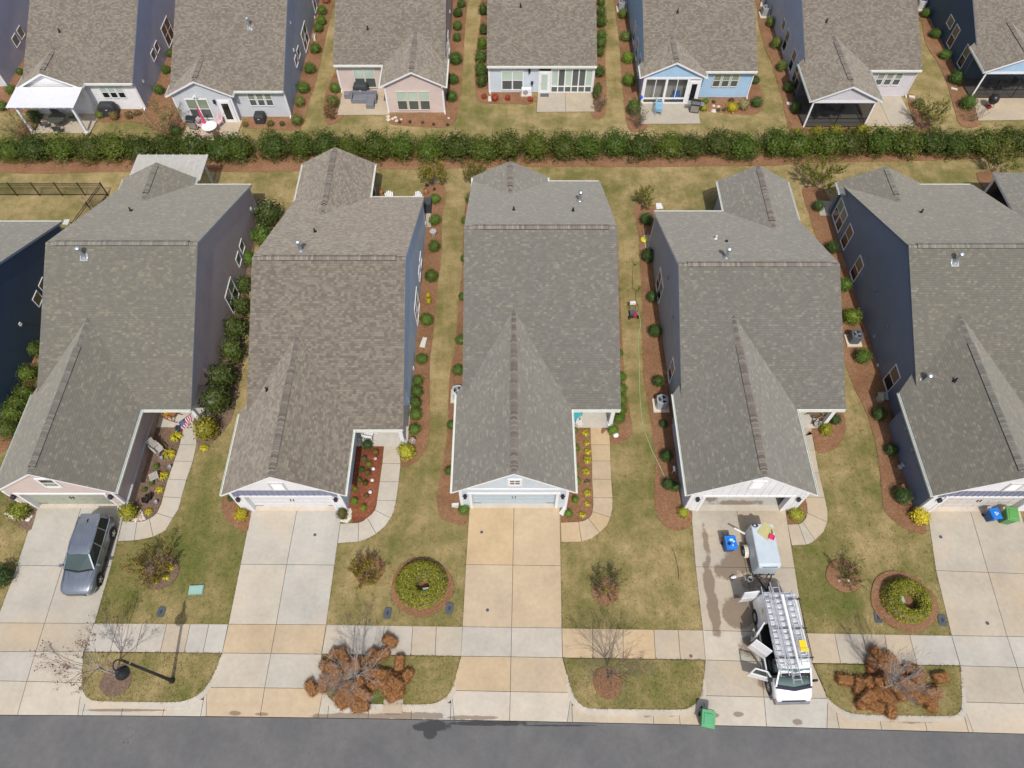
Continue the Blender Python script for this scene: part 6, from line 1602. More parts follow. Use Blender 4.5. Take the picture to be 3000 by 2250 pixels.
# ---- grassy tufts
def tuft_mesh(seed, n=90):
    r = random.Random(seed); m = MB()
    for i in range(n):
        a = r.uniform(0, 2 * pi); L = r.uniform(0.6, 1.05); h = r.uniform(0.45, 0.8); w = r.uniform(0.035, 0.06)
        d = Vector((cos(a), sin(a), 0)); s = Vector((-d.y, d.x, 0)) * w
        pts = [d * 0.03, d * L * 0.4 + Vector((0, 0, h)), d * L * 0.8 + Vector((0, 0, h * 0.75)), d * L + Vector((0, 0, h * 0.3))]
        ws = [0.6, 1.0, 0.8, 0.1]
        v = []
        for p, k in zip(pts, ws): v += [p - s * k, p + s * k]
        m.grid(v, [(0, 1, 3, 2), (2, 3, 5, 4), (4, 5, 7, 6)])
    o = m.build('tuft', LEAF); me = o.data; bpy.data.objects.remove(o); return me
TUFTS = [tuft_mesh(i) for i in range(4)]
def tuft(t, x, y, r, col, label, group):
    px, py = t(x, y); R = r / 2.949 * Zc(px, py) / CAM_F
    p = G(px, py, 0.15)
    o = bpy.data.objects.new('grass_tuft', rnd.choice(TUFTS)); COL.objects.link(o)
    o.location = (p.x, p.y, 0.02); o.rotation_euler = (0, 0, rnd.uniform(0, 6)); o.scale = (R * 1.05, R * 1.05, R * 0.9); o.color = (*col, 1)
    tag(o, label, 'grass tuft', group)
LIR = (0.36, 0.33, 0.03)
for i, (x, y, r) in enumerate([(1280, 1285, 40), (1375, 1096, 44), (1412, 976, 52), (1462, 790, 62), (1522, 640, 62)]):
    tuft(U1, x, y, r, LIR, 'yellow grassy tuft, %s from the driveway beside the curved path of the taupe house' % ORD[i], 'tufts beside the taupe house path')
for i, (x, y, r, c) in enumerate([(607, 1310, 36, LIR), (650, 1215, 30, LIR), (652, 1122, 40, LIR), (652, 1030, 34, (0.16, 0.13, 0.06)), (640, 940, 40, LIR), (652, 840, 46, LIR), (652, 765, 38, LIR), (645, 690, 32, LIR), (635, 602, 40, LIR)]):
    tuft(U3, x, y, r, c, 'yellow grassy tuft, %s from the driveway beside the middle path' % ORD[i], 'tufts beside the middle path')
for i, (x, y, r) in enumerate([(1340, 222, 42), (1432, 190, 40), (1470, 112, 36)]):
    tuft(V1, x, y, r, LIR, 'yellow grassy tuft, %s from the street under the olive bush' % ORD[i], 'tufts under the olive bush')
for i, (x, y, r) in enumerate([(660, 175, 34), (715, 165, 26), (620, 120, 24)]):
    tuft(V4, x, y, r, (0.16, 0.17, 0.03), 'green grassy tuft, %s at the foot of the thin greyish bush' % ORD[i], 'tufts under the greyish bush')
tuft(V3, 815, 310, 34, (0.22, 0.2, 0.03), 'olive grassy tuft at the foot of the thin dark bush', 'tufts under the dark bush')
tuft(U1, 1760, 735, 44, LIR, 'yellow ground cover tuft under the porch shrub of the taupe house', 'tufts under the porch shrub')

# ---- oval shrub masses round the green utility boxes
def shrub_ring(t, cx, cy, ro, ri, hole, label, seed, asp=0.92, col=(0.19, 0.20, 0.02)):
    px, py = t(cx, cy); k = Zc(px, py, 0.4) / CAM_F / 2.949
    c = G(px, py, 0.5); R = ro * k
    hxy = G(*t(*hole), 0.3) - c
    rh = ri * k; H = 0.85
    r = random.Random(seed)
    o = thing('shrub', label, 'shrub', (c.x, c.y, 0))
    m = MB(); n = 0
    core = MB()
    while n < 6500:
        a, q = r.uniform(0, 2 * pi), sqrt(r.random())
        x, y = R * q * cos(a), R * asp * q * sin(a)
        dh = sqrt((x - hxy.x) ** 2 + (y - hxy.y) ** 2)
        if dh < rh: continue
        e = min(1.0, (1 - q) * R / 0.42) ; e2 = min(1.0, (dh - rh) / 0.28)
        top = H * (0.30 + 0.70 * sqrt(min(e, e2))) * (1 + 0.16 * noise.noise(Vector((x * 2.2, y * 2.2, seed)))) 
        side = e < 0.5 or e2 < 0.5
        z = top * (r.uniform(0.1, 1.0) if side else r.uniform(0.82, 1.03))
        nn = Vector((x / R * (1 - e) * 1.5, y / R * (1 - e) * 1.5, 0.8)).normalized()
        leaf(m, Vector((x, y, z)), nn, 0.085, r); n += 1
    m.build('crown', LEAF, o, color=(*col, 1))
    m = MB(); N = 28; v = []
    for i in range(N):
        a = 2 * pi * i / N; ca, sa = cos(a), sin(a)
        v += [(R * 0.92 * ca, R * asp * 0.92 * sa, 0.0), (R * 0.8 * ca, R * asp * 0.8 * sa, H * 0.62), (hxy.x + (rh + 0.2) * ca, hxy.y + (rh + 0.2) * sa, H * 0.62), (hxy.x + (rh + 0.1) * ca, hxy.y + (rh + 0.1) * sa, 0.0)]
    f = []
    for i in range(N):
        j = (i + 1) % N
        for q in range(3): f.append((i * 4 + q, j * 4 + q, j * 4 + q + 1, i * 4 + q + 1))
    m.grid(v, f); m.build('stems', TWIG, o)
    return o
shrub_ring(V2, 1425, 245, 232, 42, (1450, 268), 'oval mass of yellow-green shrubs round a green box left of the middle driveway', 3)
shrub_ring(V4, 1215, 385, 215, 62, (1215, 408), 'oval mass of yellow-green shrubs round a green box beside the navy house driveway', 5)

# ---- pine straw bales
STRAW = NT('pine_straw_bale')
_sp = STRAW.obj(); _n1 = STRAW.noise(_sp, 9, 4, 0.7); _n2 = STRAW.noise(_sp, 60, 3, 0.8)
_sc = STRAW.ramp(_n1, [(0.3, (0.17, 0.078, 0.034, 1)), (0.5, (0.36, 0.175, 0.072, 1)), (0.7, (0.50, 0.275, 0.125, 1))])
STRAW.base(STRAW.mix(1.0, _sc, STRAW.ramp(_n2, [(0.25, 0.45), (0.75, 1.4)]), 'MULTIPLY')); STRAW.rough(0.95); STRAW.spec(0.1); STRAW.bump(_n2, 0.9, 0.05)
def bale_mesh(seed):
    r = random.Random(seed); m = MB()
    lx, ly, lz = 0.40, 0.25, 0.20
    nx, ny, nz = 8, 5, 4
    def sp(x, y, z):
        p = Vector((x, y, z))
        k = 1 + 0.14 * noise.noise(p * 5 + Vector((seed, 0, 0))) + 0.10 * noise.noise(p * 13)
        ex = max(abs(x) / lx, abs(y) / ly, abs(z) / lz)
        rr = (abs(x / lx) ** 5 + abs(y / ly) ** 5 + abs(z / lz) ** 5) ** (1 / 5)
        q = p / max(rr, 1e-5) * ex * k
        tie = 0.93 if abs(abs(x) - lx * 0.42) < 0.05 else 1.0
        return (q.x, q.y * tie, lz + q.z * tie)
    def side(fn, na, nb, flip):
        v = [sp(*fn(-1 + 2 * i / na, -1 + 2 * j / nb)) for j in range(nb + 1) for i in range(na + 1)]
        f = []
        for j in range(nb):
            for i in range(na):
                q = (j * (na + 1) + i, j * (na + 1) + i + 1, (j + 1) * (na + 1) + i + 1, (j + 1) * (na + 1) + i)
                f.append(q[::-1] if flip else q)
        m.grid(v, f)
    side(lambda a, b: (a * lx, b * ly, lz), nx, ny, False); side(lambda a, b: (a * lx, b * ly, -lz), nx, ny, True)
    side(lambda a, b: (a * lx, -ly, b * lz), nx, nz, False); side(lambda a, b: (a * lx, ly, b * lz), nx, nz, True)
    side(lambda a, b: (lx, a * ly, b * lz), ny, nz, False); side(lambda a, b: (-lx, a * ly, b * lz), ny, nz, True)
    for i in range(750):
        d = R3(r); p = Vector((d.x * lx, d.y * ly, d.z * lz)); p = p / max(abs(p.x) / lx, abs(p.y) / ly, abs(p.z) / lz)
        if p.z < -lz * 0.9: continue
        q = Vector(sp(*p)); t = (R3(r) + d * 0.6).normalized(); w = t.cross(R3(r)).normalized() * 0.008; L = r.uniform(0.06, 0.2)
        m.face([q - w, q + w, q + t * L + w * 0.4, q + t * L - w * 0.4])
    o = m.build('straw_bale', STRAW.m); me = o.data; bpy.data.objects.remove(o); return me
BALES = [bale_mesh(i) for i in range(5)]
def bale(t, x, y, ang, label, group, lev=0, tilt=0.0):
    p = G(*t(x, y), 0.3 + 0.34 * lev)
    o = bpy.data.objects.new('straw_bale', rnd.choice(BALES)); COL.objects.link(o)
    o.location = (p.x, p.y, 0.02 + lev * 0.34 + abs(tilt) * 0.2); o.rotation_euler = (tilt, rnd.uniform(-0.06, 0.06), radians(ang)); s = rnd.uniform(0.92, 1.08); o.scale = (s, s, s)
    tag(o, label, 'straw bale', group)
_b2, _b4 = [], []
G2 = 'pine straw bales by the second driveway'
for (x, y, a, lv) in [(590, 1110, 80, 0), (610, 975, -25, 0), (662, 880, 70, 0), (755, 865, -60, 0), (1000, 870, 50, 0), (1085, 862, 20, 0), (1065, 1030, -15, 0), (1185, 1065, -20, 0), (1295, 1060, 55, 0), (690, 1070, 75, 0), (722, 1262, -50, 0), (810, 1225, -60, 0), (900, 1312, 5, 0), (915, 1215, 40, 0), (1130, 1150, -60, 0), (1200, 1205, 35, 0), (955, 1040, 70, 0), (1020, 1120, 30, 0), (750, 950, -20, 0), (660, 1000, -40, 1), (870, 1130, 60, 1), (1200, 1120, -30, 1), (920, 1200, -30, 1), (790, 1150, 30, 0), (960, 910, 15, 0)]:
    _b2.append((x, y, a, lv))
for i, (x, y, a, lv) in enumerate(sorted(_b2)): bale(V2, x, y, a, 'pine straw bale, %s from the left in the heap by the second driveway' % ORD[i], G2, lv, rnd.uniform(-0.15, 0.15))
bale(V2, 1155, 745, -30, 'single pine straw bale lying on the pavement slabs', G2)
bale(V2, 472, 1150, -55, 'single pine straw bale lying on the second driveway apron', G2)
bale(V2, 1240, 935, 88, 'single pine straw bale upright on the grass right of the heap', G2)
G4 = 'pine straw bales beside the van'
for (x, y, a, lv) in [(795, 1145, 70, 0), (870, 1120, 30, 0), (835, 1290, 15, 0), (935, 1315, -20, 0), (1062, 1340, 80, 0), (1425, 1190, 10, 0), (1420, 1285, 70, 0), (1320, 1120, 75, 0), (1262, 1010, -20, 0), (1060, 905, -55, 0), (950, 872, -60, 0), (900, 955, 80, 0), (1010, 965, -40, 0), (1115, 1010, 20, 0), (1005, 1235, -40, 0), (1190, 1215, 15, 0), (1290, 1215, -60, 0), (1120, 1130, 40, 0), (925, 1215, 25, 0), (1370, 1245, -35, 0), (1000, 1100, 10, 1), (1210, 1120, -30, 1), (860, 1230, 40, 1), (1310, 1060, 35, 1)]:
    _b4.append((x, y, a, lv))
for i, (x, y, a, lv) in enumerate(sorted(_b4)): bale(V4, x, y, a, 'pine straw bale, %s from the left in the heap beside the van' % ORD[i], G4, lv, rnd.uniform(-0.15, 0.15))
bale(V4, 670, 1085, -10, 'single pine straw bale on the grass left of the heap near the van', G4)
bale(V4, 1500, 1065, 8, 'single pine straw bale on the grass right of the heap near the navy house', G4)
# ================================================================== vehicles
def paint(name, col, metal=0.0, rough=0.3, coat=0.7):
    k = NT(name)
    n = k.noise(k.obj(), 2.5, 4, 0.6)
    k.base(k.mix(k.mapr(n, 0.3, 0.7), tuple(c * 0.93 for c in col[:3]) + (1,), tuple(min(1, c * 1.05) for c in col[:3]) + (1,)))
    k.b.inputs['Metallic'].default_value = metal
    k.rough(k.mapr(n, 0.3, 0.7, rough, rough + 0.1))
    k.b.inputs['Coat Weight'].default_value = coat; k.b.inputs['Coat Roughness'].default_value = 0.08
    return k.m
P_SILV = paint('silver_paint', (0.20, 0.23, 0.275, 1), 0.5, 0.32)
P_WHITE = paint('white_paint', (0.72, 0.74, 0.77, 1), 0.0, 0.35)
P_TRAIL = paint('trailer_paint', (0.47, 0.54, 0.59, 1), 0.0, 0.4, 0.4)
PLAS = flat('black_plastic', (0.02, 0.02, 0.023, 1), 0.6)
PLGREY = flat('grey_plastic', (0.2, 0.21, 0.25, 1), 0.6)
RIM = flat('alloy', (0.55, 0.55, 0.56, 1), 0.3, metal=0.8)
ALU = flat('aluminium', (0.70, 0.71, 0.73, 1), 0.32, metal=0.55, var=0.12)
CHR = flat('chrome', (0.7, 0.72, 0.75, 1), 0.15, metal=0.9)
REDL = flat('red_lens', (0.35, 0.01, 0.015, 1), 0.2)
HEADL = flat('lamp_lens', (0.55, 0.57, 0.6, 1), 0.1)
ORNG = flat('amber_lens', (0.7, 0.2, 0.03, 1), 0.2)
YELLOW = flat('yellow_plastic', (0.75, 0.55, 0.02, 1), 0.5)
def loft(m, secs, mat=0, caps=True):
    n = len(secs[0]); v = [p for s in secs for p in s]
    f = [(i * n + j, i * n + (j + 1) % n, (i + 1) * n + (j + 1) % n, (i + 1) * n + j) for i in range(len(secs) - 1) for j in range(n)]
    if caps: f += [tuple(range(n - 1, -1, -1)), tuple((len(secs) - 1) * n + j for j in range(n))]
    m.grid(v, f, mat)
def ring_sec(y, half):
    """half: (x, z) from bottom middle up the right side to top middle"""
    r = [(x, y, z) for x, z in half]
    l = [(-x, y, z) for x, z in half[::-1] if x > 1e-6]
    return r + l
def wheel(par, x, y, r, w, side, spokes=5, rim=RIM):
    m = MB(); m.lathe([(r * 0.62, -w / 2), (r * 0.9, -w / 2), (r, -w * 0.32), (r, w * 0.32), (r * 0.9, w / 2), (r * 0.62, w / 2)], (x, y, r), 24, ax=(side, 0, 0))
    t = m.build('wheel', RUB, par, smooth=False)
    m = MB(); m.lathe([(r * 0.62, w * 0.2), (r * 0.66, w * 0.48), (r * 0.60, w * 0.5), (r * 0.56, w * 0.3)], (x, y, r), 24, ax=(side, 0, 0))
    xo = x + side * w * 0.46
    for i in range(spokes):
        a = 2 * pi * i / spokes + 0.3
        m.bar((xo, y, r), (xo, y + r * 0.6 * cos(a), r + r * 0.6 * sin(a)), r * 0.2, 0.03, up=(side, 0, 0))
    m.lathe([(r * 0.16, 0), (r * 0.14, 0.03)], (xo, y, r), 12, ax=(side, 0, 0))
    m.build('rim', rim, t)
    m = MB(); m.lathe([(r * 0.6, 0), (0.0, 0.001)], (x + side * w * 0.18, y, r), 20, ax=(side, 0, 0)); m.build('brake_disc', DARK, t)
    return t

# ---- silver SUV
SUV = thing('suv', 'silver grey SUV parked facing the street on the first driveway', 'car', (-24.2, 12.93, 0.02), radians(0.7))
def suv_half(w, zb, zt, zs):
    return [(0, zb), (w * 0.82, zb), (w * 0.97, zb + 0.12), (w, zb + 0.3), (w * 0.985, zs), (w * 0.93, zt - 0.03), (w * 0.75, zt), (0, zt + 0.03)]
st_ = [(-2.30, 0.60, 0.36, 0.70, 0.58), (-2.24, 0.78, 0.28, 0.80, 0.62), (-2.10, 0.87, 0.25, 0.88, 0.70), (-1.85, 0.915, 0.24, 0.945, 0.78), (-1.45, 0.925, 0.24, 0.99, 0.82), (-1.0, 0.925, 0.24, 1.05, 0.86), (0.2, 0.925, 0.24, 1.08, 0.88), (1.5, 0.925, 0.24, 1.09, 0.9), (1.85, 0.915, 0.26, 1.09, 0.9), (2.1, 0.88, 0.32, 1.07, 0.88), (2.24, 0.80, 0.4, 1.0, 0.85), (2.29, 0.70, 0.46, 0.9, 0.8)]
m = MB(); loft(m, [ring_sec(y, suv_half(w, zb, zt, zs)) for y, w, zb, zt, zs in st_]); m.build('body', P_SILV, SUV, smooth=True)
def roof_grid(m, rows, nx=6, crown=0.05, mat=0):
    v = []
    for (y, w, z) in rows:
        for i in range(nx + 1):
            a = -1 + 2 * i / nx
            v.append((w * a, y - 0.0 * abs(a), z - crown * a * a))
    f = [(j * (nx + 1) + i, j * (nx + 1) + i + 1, (j + 1) * (nx + 1) + i + 1, (j + 1) * (nx + 1) + i) for j in range(len(rows) - 1) for i in range(nx)]
    m.grid(v, f, mat)
rr = [(-0.32, 0.60, 1.60), (-0.1, 0.63, 1.655), (0.4, 0.645, 1.69), (1.0, 0.64, 1.69), (1.55, 0.62, 1.66), (1.92, 0.58, 1.60)]
m = MB(); roof_grid(m, rr); 
m.grid([(x, y, z - 0.06) for y, w, z in rr for x in (-w, w)] + [(x, y, z - 0.05) for y, w, z in rr for x in (-w, w)], [], 0)
rf_ = m.build('roof_panel', P_SILV, SUV, smooth=True)
m = MB()
for i in range(5):
    x = -0.36 + 0.18 * i; m.bar((x, 0.15, 1.695 - 0.05 * (x / 0.64) ** 2), (x, 1.5, 1.675 - 0.05 * (x / 0.64) ** 2), 0.02, 0.008)
m.build('roof_rib', P_SILV, rf_)
for s in (-1, 1):
    m = MB(); m.bar((s * 0.60, -0.05, 1.67), (s * 0.605, 1.6, 1.665), 0.035, 0.04); m.bar((s * 0.60, -0.2, 1.62), (s * 0.60, -0.05, 1.67), 0.03, 0.03); m.build('roof_rail', CHR, SUV)
m = MB(); m.hexa([(-0.02, 1.5, 1.66), (0.02, 1.5, 1.66), (0.02, 1.75, 1.63), (-0.02, 1.75, 1.63)], [(-0.01, 1.62, 1.74), (0.01, 1.62, 1.74), (0.012, 1.72, 1.70), (-0.012, 1.72, 1.70)]); m.build('antenna', PLAS, SUV)
m = MB()
wsb, wst = [(-0.80, -0.98, 1.075), (0.80, -0.98, 1.075)], [(0.59, -0.325, 1.59), (-0.59, -0.325, 1.59)]
m.face([wsb[0], (0, -1.12, 1.09), wsb[1], wst[0], (0, -0.36, 1.645), wst[1]]); m.build('windscreen', mk_glass('suv_windscreen', (0.05, 0.075, 0.075, 1), 0.03), SUV)
m = MB(); m.bar((-0.82, -1.0, 1.075), (0, -1.15, 1.09), 0.1, 0.03); m.bar((0, -1.15, 1.09), (0.82, -1.0, 1.075), 0.1, 0.03); m.build('cowl', PLAS, SUV)
m = MB(); m.face([(0.72, 2.1, 1.1), (-0.72, 2.1, 1.1), (-0.54, 1.92, 1.56), (0.54, 1.92, 1.56)]); m.build('rear_window', GL_CAR, SUV)
m = MB(); m.box(-0.56, 1.88, 1.56, 0.56, 2.08, 1.60); m.build('spoiler', P_SILV, SUV)
for s in (-1, 1):
    xb, xt = 0.875 * s, 0.635 * s
    zf = [(-0.85, 1.09, -0.27, 1.57), (0.28, 1.1, 0.36, 1.62), (1.22, 1.1, 1.22, 1.62), (1.98, 1.12, 1.85, 1.55)]
    for k in range(3):
        a, b = zf[k], zf[k + 1]; g = 0.035
        q = [(xb, a[0] + g, a[1]), (xb, b[0] - g, b[1]), (xt + 0.015 * s, b[2] - g, b[3]), (xt + 0.015 * s, a[2] + g, a[3])]
        if k == 0: q[3] = (0.615 * s, a[2] + g, a[3])
        mm = MB(); mm.face(q if s > 0 else q[::-1]); mm.build('side_window', GL_CAR, SUV)
    m = MB()
    for (y0, z0, y1, z1) in zf[0:1]: m.bar((0.84 * s, -1.0, 1.07), (0.61 * s, -0.31, 1.585), 0.075, 0.05)
    for (y0, z0, y1, z1) in zf[1:3]: m.bar((xb - 0.01 * s, y0, z0), (xt, y1, z1), 0.06, 0.03)
    m.bar((xb - 0.02 * s, 2.0, 1.1), (0.57 * s, 1.9, 1.57), 0.16, 0.05)
    m.bar((0.615 * s, -0.3, 1.585), (0.645 * s, 0.4, 1.645), 0.06, 0.05); m.bar((0.645 * s, 0.4, 1.645), (0.6 * s, 1.9, 1.585), 0.06, 0.05)
    m.build('pillar', P_SILV, SUV)
    m = MB(); m.bar((0.895 * s, -0.9, 1.075), (0.895 * s, 1.95, 1.1), 0.02, 0.04); m.build('belt_trim', CHR, SUV)
    m = MB(); m.cbox((1.03 * s, -0.78, 1.1), (0.22, 0.12, 0.15), rz=-0.25 * s); m.bar((0.9 * s, -0.8, 1.06), (1.0 * s, -0.78, 1.08), 0.06, 0.05); m.build('mirror', P_SILV, SUV)
    for y in (-1.38, 1.32):
        m = MB(); n = 14
        prev = None
        for i in range(n + 1):
            a = pi * i / n; p = Vector((0.93 * s, y + 0.41 * cos(a), 0.33 + 0.41 * sin(a)))
            if prev is not None: m.bar(prev, p, 0.06, 0.05, up=(s, 0, 0))
            prev = p
        m.lathe([(0.39, 0), (0.0, 0.002)], (0.926 * s, y, 0.34), 20, ax=(s, 0, 0))
        m.build('wheel_arch', PLAS, SUV)
        wheel(SUV, 0.845 * s, y, 0.34, 0.21, s)
    m = MB(); m.bar((0.93 * s, -0.95, 0.27), (0.93 * s, 0.95, 0.27), 0.05, 0.12); m.build('sill_cladding', PLAS, SUV)
    m = MB()
    for y in (0.02, 1.05): m.bar((0.945 * s, y, 0.92), (0.945 * s, y + 0.2, 0.92), 0.03, 0.035)
    m.build('door_handle', CHR, SUV)
    m = MB()
    for y in (-0.72, 0.32, 1.2): m.bar((0.928 * s, y, 0.36), (0.915 * s, y, 1.06), 0.012, 0.012)
    m.build('door_seam', DARK, SUV)
    m = MB(); m.hexa([(0.5 * s, -2.26, 0.66), (0.86 * s, -2.06, 0.7), (0.9 * s, -1.85, 0.74), (0.56 * s, -2.2, 0.7)], [(0.5 * s, -2.2, 0.78), (0.84 * s, -2.03, 0.84), (0.88 * s, -1.82, 0.86), (0.58 * s, -2.12, 0.82)]); m.build('headlight', HEADL, SUV)
    m = MB(); m.hexa([(0.62 * s, 2.05, 1.02), (0.86 * s, 1.9, 1.02), (0.9 * s, 2.02, 1.0), (0.66 * s, 2.2, 1.0)], [(0.56 * s, 1.98, 1.3), (0.78 * s, 1.88, 1.3), (0.80 * s, 1.98, 1.28), (0.6 * s, 2.08, 1.28)]); m.build('tail_light', REDL, SUV)
m = MB(); m.box(-0.52, -2.325, 0.5, 0.52, -2.22, 0.68); m.build('grille', PLAS, SUV)
m = MB(); m.box(-0.45, -2.34, 0.62, 0.45, -2.3, 0.66); m.build('grille_bar', CHR, SUV)
m = MB()
for s in (-1, 1): m.bar((0.42 * s, -2.05, 0.905), (0.55 * s, -1.15, 1.065), 0.02, 0.012); m.bar((0.12 * s, -2.1, 0.92), (0.16 * s, -1.5, 1.02), 0.014, 0.008)
m.build('bonnet_crease', P_SILV, SUV)
m = MB()
for s in (-1, 1): m.bar((0.70 * s, -2.0, 0.905), (0.80 * s, -1.05, 1.055), 0.012, 0.012)
m.build('bonnet_seam', DARK, SUV)

# ---- white work van
VAN = thing('van', 'white work van with open side doors and ladders on its roof', 'van', (14.38, 7.78, 0.02), radians(1.2))
def van_half(w, zb, zs, zt, wt): return [(0, zb), (w * 0.9, zb), (w, zb + 0.12), (w, zs), (w * 0.985, zs + 0.12), (wt + 0.06, zt - 0.12), (wt, zt - 0.03), (wt * 0.6, zt + 0.01), (0, zt + 0.02)]
sec = [(-1.42, 1.0, 0.4, 1.15, 1.85, 0.74), (-1.15, 1.0, 0.4, 1.18, 2.0, 0.80), (-0.6, 1.0, 0.4, 1.2, 2.05, 0.84), (1.8, 1.0, 0.4, 1.2, 2.06, 0.85), (2.5, 0.99, 0.4, 1.2, 2.03, 0.83), (2.62, 0.96, 0.45, 1.18, 1.95, 0.8)]
# the cargo body is left open where the side doors stand open: skin made of the roof, the right side and the rear left quarter
m = MB()
full = [ring_sec(y, van_half(w, zb, zs, zt, wt)) for y, w, zb, zs, zt, wt in sec]
n = len(full[0])
v = [p for s in full for p in s]; f = []
for i in range(len(sec) - 1):
    for j in range(n):
        left = 9 <= j <= 15
        if left and sec[i][0] < 1.2 and j >= 11: continue
        f.append((i * n + j, i * n + (j + 1) % n, (i + 1) * n + (j + 1) % n, (i + 1) * n + j))
m.grid(v, f)
# rear quarter panel behind the side door opening, sill
m.face([(-1.0, 1.05, 0.45), (-1.0, 2.5, 0.45), (-0.99, 2.5, 1.2), (-1.0, 1.05, 1.2)][::-1]); m.face([(-1.0, 1.05, 1.2), (-0.99, 2.5, 1.2), (-0.86, 2.5, 1.92), (-0.9, 1.05, 1.94)][::-1])
m.box(-1.0, -1.6, 0.38, -0.9, 1.06, 0.5)
m.build('body', P_WHITE, VAN, smooth=False)
m = MB(); m.box(-0.93, -1.3, 0.5, 0.93, 2.5, 0.56); m.box(-0.2, 0.2, 0.56, 0.92, 2.4, 1.3); m.box(-0.92, -0.3, 0.5, 0.92, -0.22, 1.9); m.build('cargo_floor', DARK, VAN)
for x in (-0.45, 0.45):
    m = MB(); m.cbox((x, -0.95, 0.85), (0.5, 0.5, 0.3)); m.cbox((x, -0.66, 1.2), (0.5, 0.12, 0.65)); m.build('seat', flat('seat_grey', (0.08, 0.09, 0.1, 1)), VAN)
hs = [(-1.98, 0.985, 0.4, 0.98, 1.26), (-2.2, 0.97, 0.4, 0.95, 1.18), (-2.45, 0.93, 0.4, 0.92, 1.08), (-2.58, 0.86, 0.45, 0.85, 0.98)]
m = MB(); loft(m, [ring_sec(y, [(0, zb), (w * 0.9, zb), (w, zb + 0.15), (w, zs), (w * 0.96, zt - 0.04), (w * 0.75, zt), (0, zt + 0.02)]) for y, w, zb, zs, zt in [(-1.55, 1.0, 0.4, 1.0, 1.28)] + hs]); m.build('bonnet', P_WHITE, VAN, smooth=True)
m = MB(); m.face([(-0.90, -1.92, 1.27), (0, -2.05, 1.28), (0.90, -1.92, 1.27), (0.76, -1.22, 1.97), (0, -1.27, 2.01), (-0.76, -1.22, 1.97)]); m.build('windscreen', GL_WS, VAN)
m = MB(); m.bar((-0.92, -1.95, 1.25), (0, -2.1, 1.265), 0.2, 0.04); m.bar((0, -2.1, 1.265), (0.92, -1.95, 1.25), 0.2, 0.04); m.build('cowl', flat('cowl_dark', (0.03, 0.03, 0.055, 1)), VAN)
m = MB(); m.box(-0.85, -1.75, 1.02, 0.85, -1.5, 1.12); m.box(-0.85, -1.9, 1.1, 0.85, -1.6, 1.2); m.build('dashboard', flat('dash', (0.12, 0.17, 0.16, 1)), VAN)
for i, (x, y, a, b) in enumerate([(-0.45, -1.6, 0.3, 0.26), (-0.2, -1.75, 0.12, 0.3), (0.55, -1.62, 0.3, 0.16), (0.72, -1.68, 0.24, 0.2), (0.4, -1.72, 0.26, 0.1)]):
    m = MB(); m.cbox((x, y, 1.215 + 0.01 * i), (a, b, 0.02), rz=0.4 * i); m.build('paper', flat('papers', (0.6, 0.72, 0.66, 1)), VAN)
for s in (-1, 1):
    m = MB(); m.bar((0.91 * s, -1.95, 1.25), (0.78 * s, -1.2, 1.98), 0.08, 0.06); m.build('pillar', P_WHITE, VAN)
    for y in (-1.83, 1.72):
        m = MB(); m.lathe([(0.44, 0), (0.0, 0.002)], (1.001 * s, y, 0.38), 18, ax=(s, 0, 0)); m.build('wheel_arch', DARK, VAN)
        wheel(VAN, 0.9 * s, y, 0.38, 0.24, s, spokes=8, rim=flat('steel_rim', (0.35, 0.34, 0.32, 1), 0.5))
    m = MB(); m.box(0.62 * s, -2.62, 0.68, 0.86 * s, -2.5, 0.86); m.build('headlight', HEADL, VAN)
    m = MB(); m.box(0.83 * s, -2.57, 0.66, 0.92 * s, -2.42, 0.88); m.build('indicator', ORNG, VAN)
m = MB(); m.hexa([(-0.9, -2.72, 0.42), (0.9, -2.72, 0.42), (0.98, -2.4, 0.42), (-0.98, -2.4, 0.42)], [(-0.88, -2.7, 0.66), (0.88, -2.7, 0.66), (0.97, -2.4, 0.66), (-0.97, -2.4, 0.66)]); m.build('bumper', PLGREY, VAN)
m = MB(); m.box(-0.6, -2.62, 0.66, 0.6, -2.52, 0.9); m.build('grille', PLAS, VAN)
m = MB(); m.box(0.86, -1.7, 1.22, 0.975, -0.75, 1.23); m.face([(0.985, -1.75, 1.27), (0.985, -0.7, 1.27), (0.885, -0.7, 1.85), (0.85, -1.3, 1.86)]); m.build('side_window', GL_CAR, VAN)
m = MB(); m.cbox((1.13, -1.72, 1.33), (0.2, 0.1, 0.26)); m.bar((0.98, -1.7, 1.25), (1.08, -1.72, 1.28), 0.05, 0.05); m.build('mirror', PLAS, VAN)
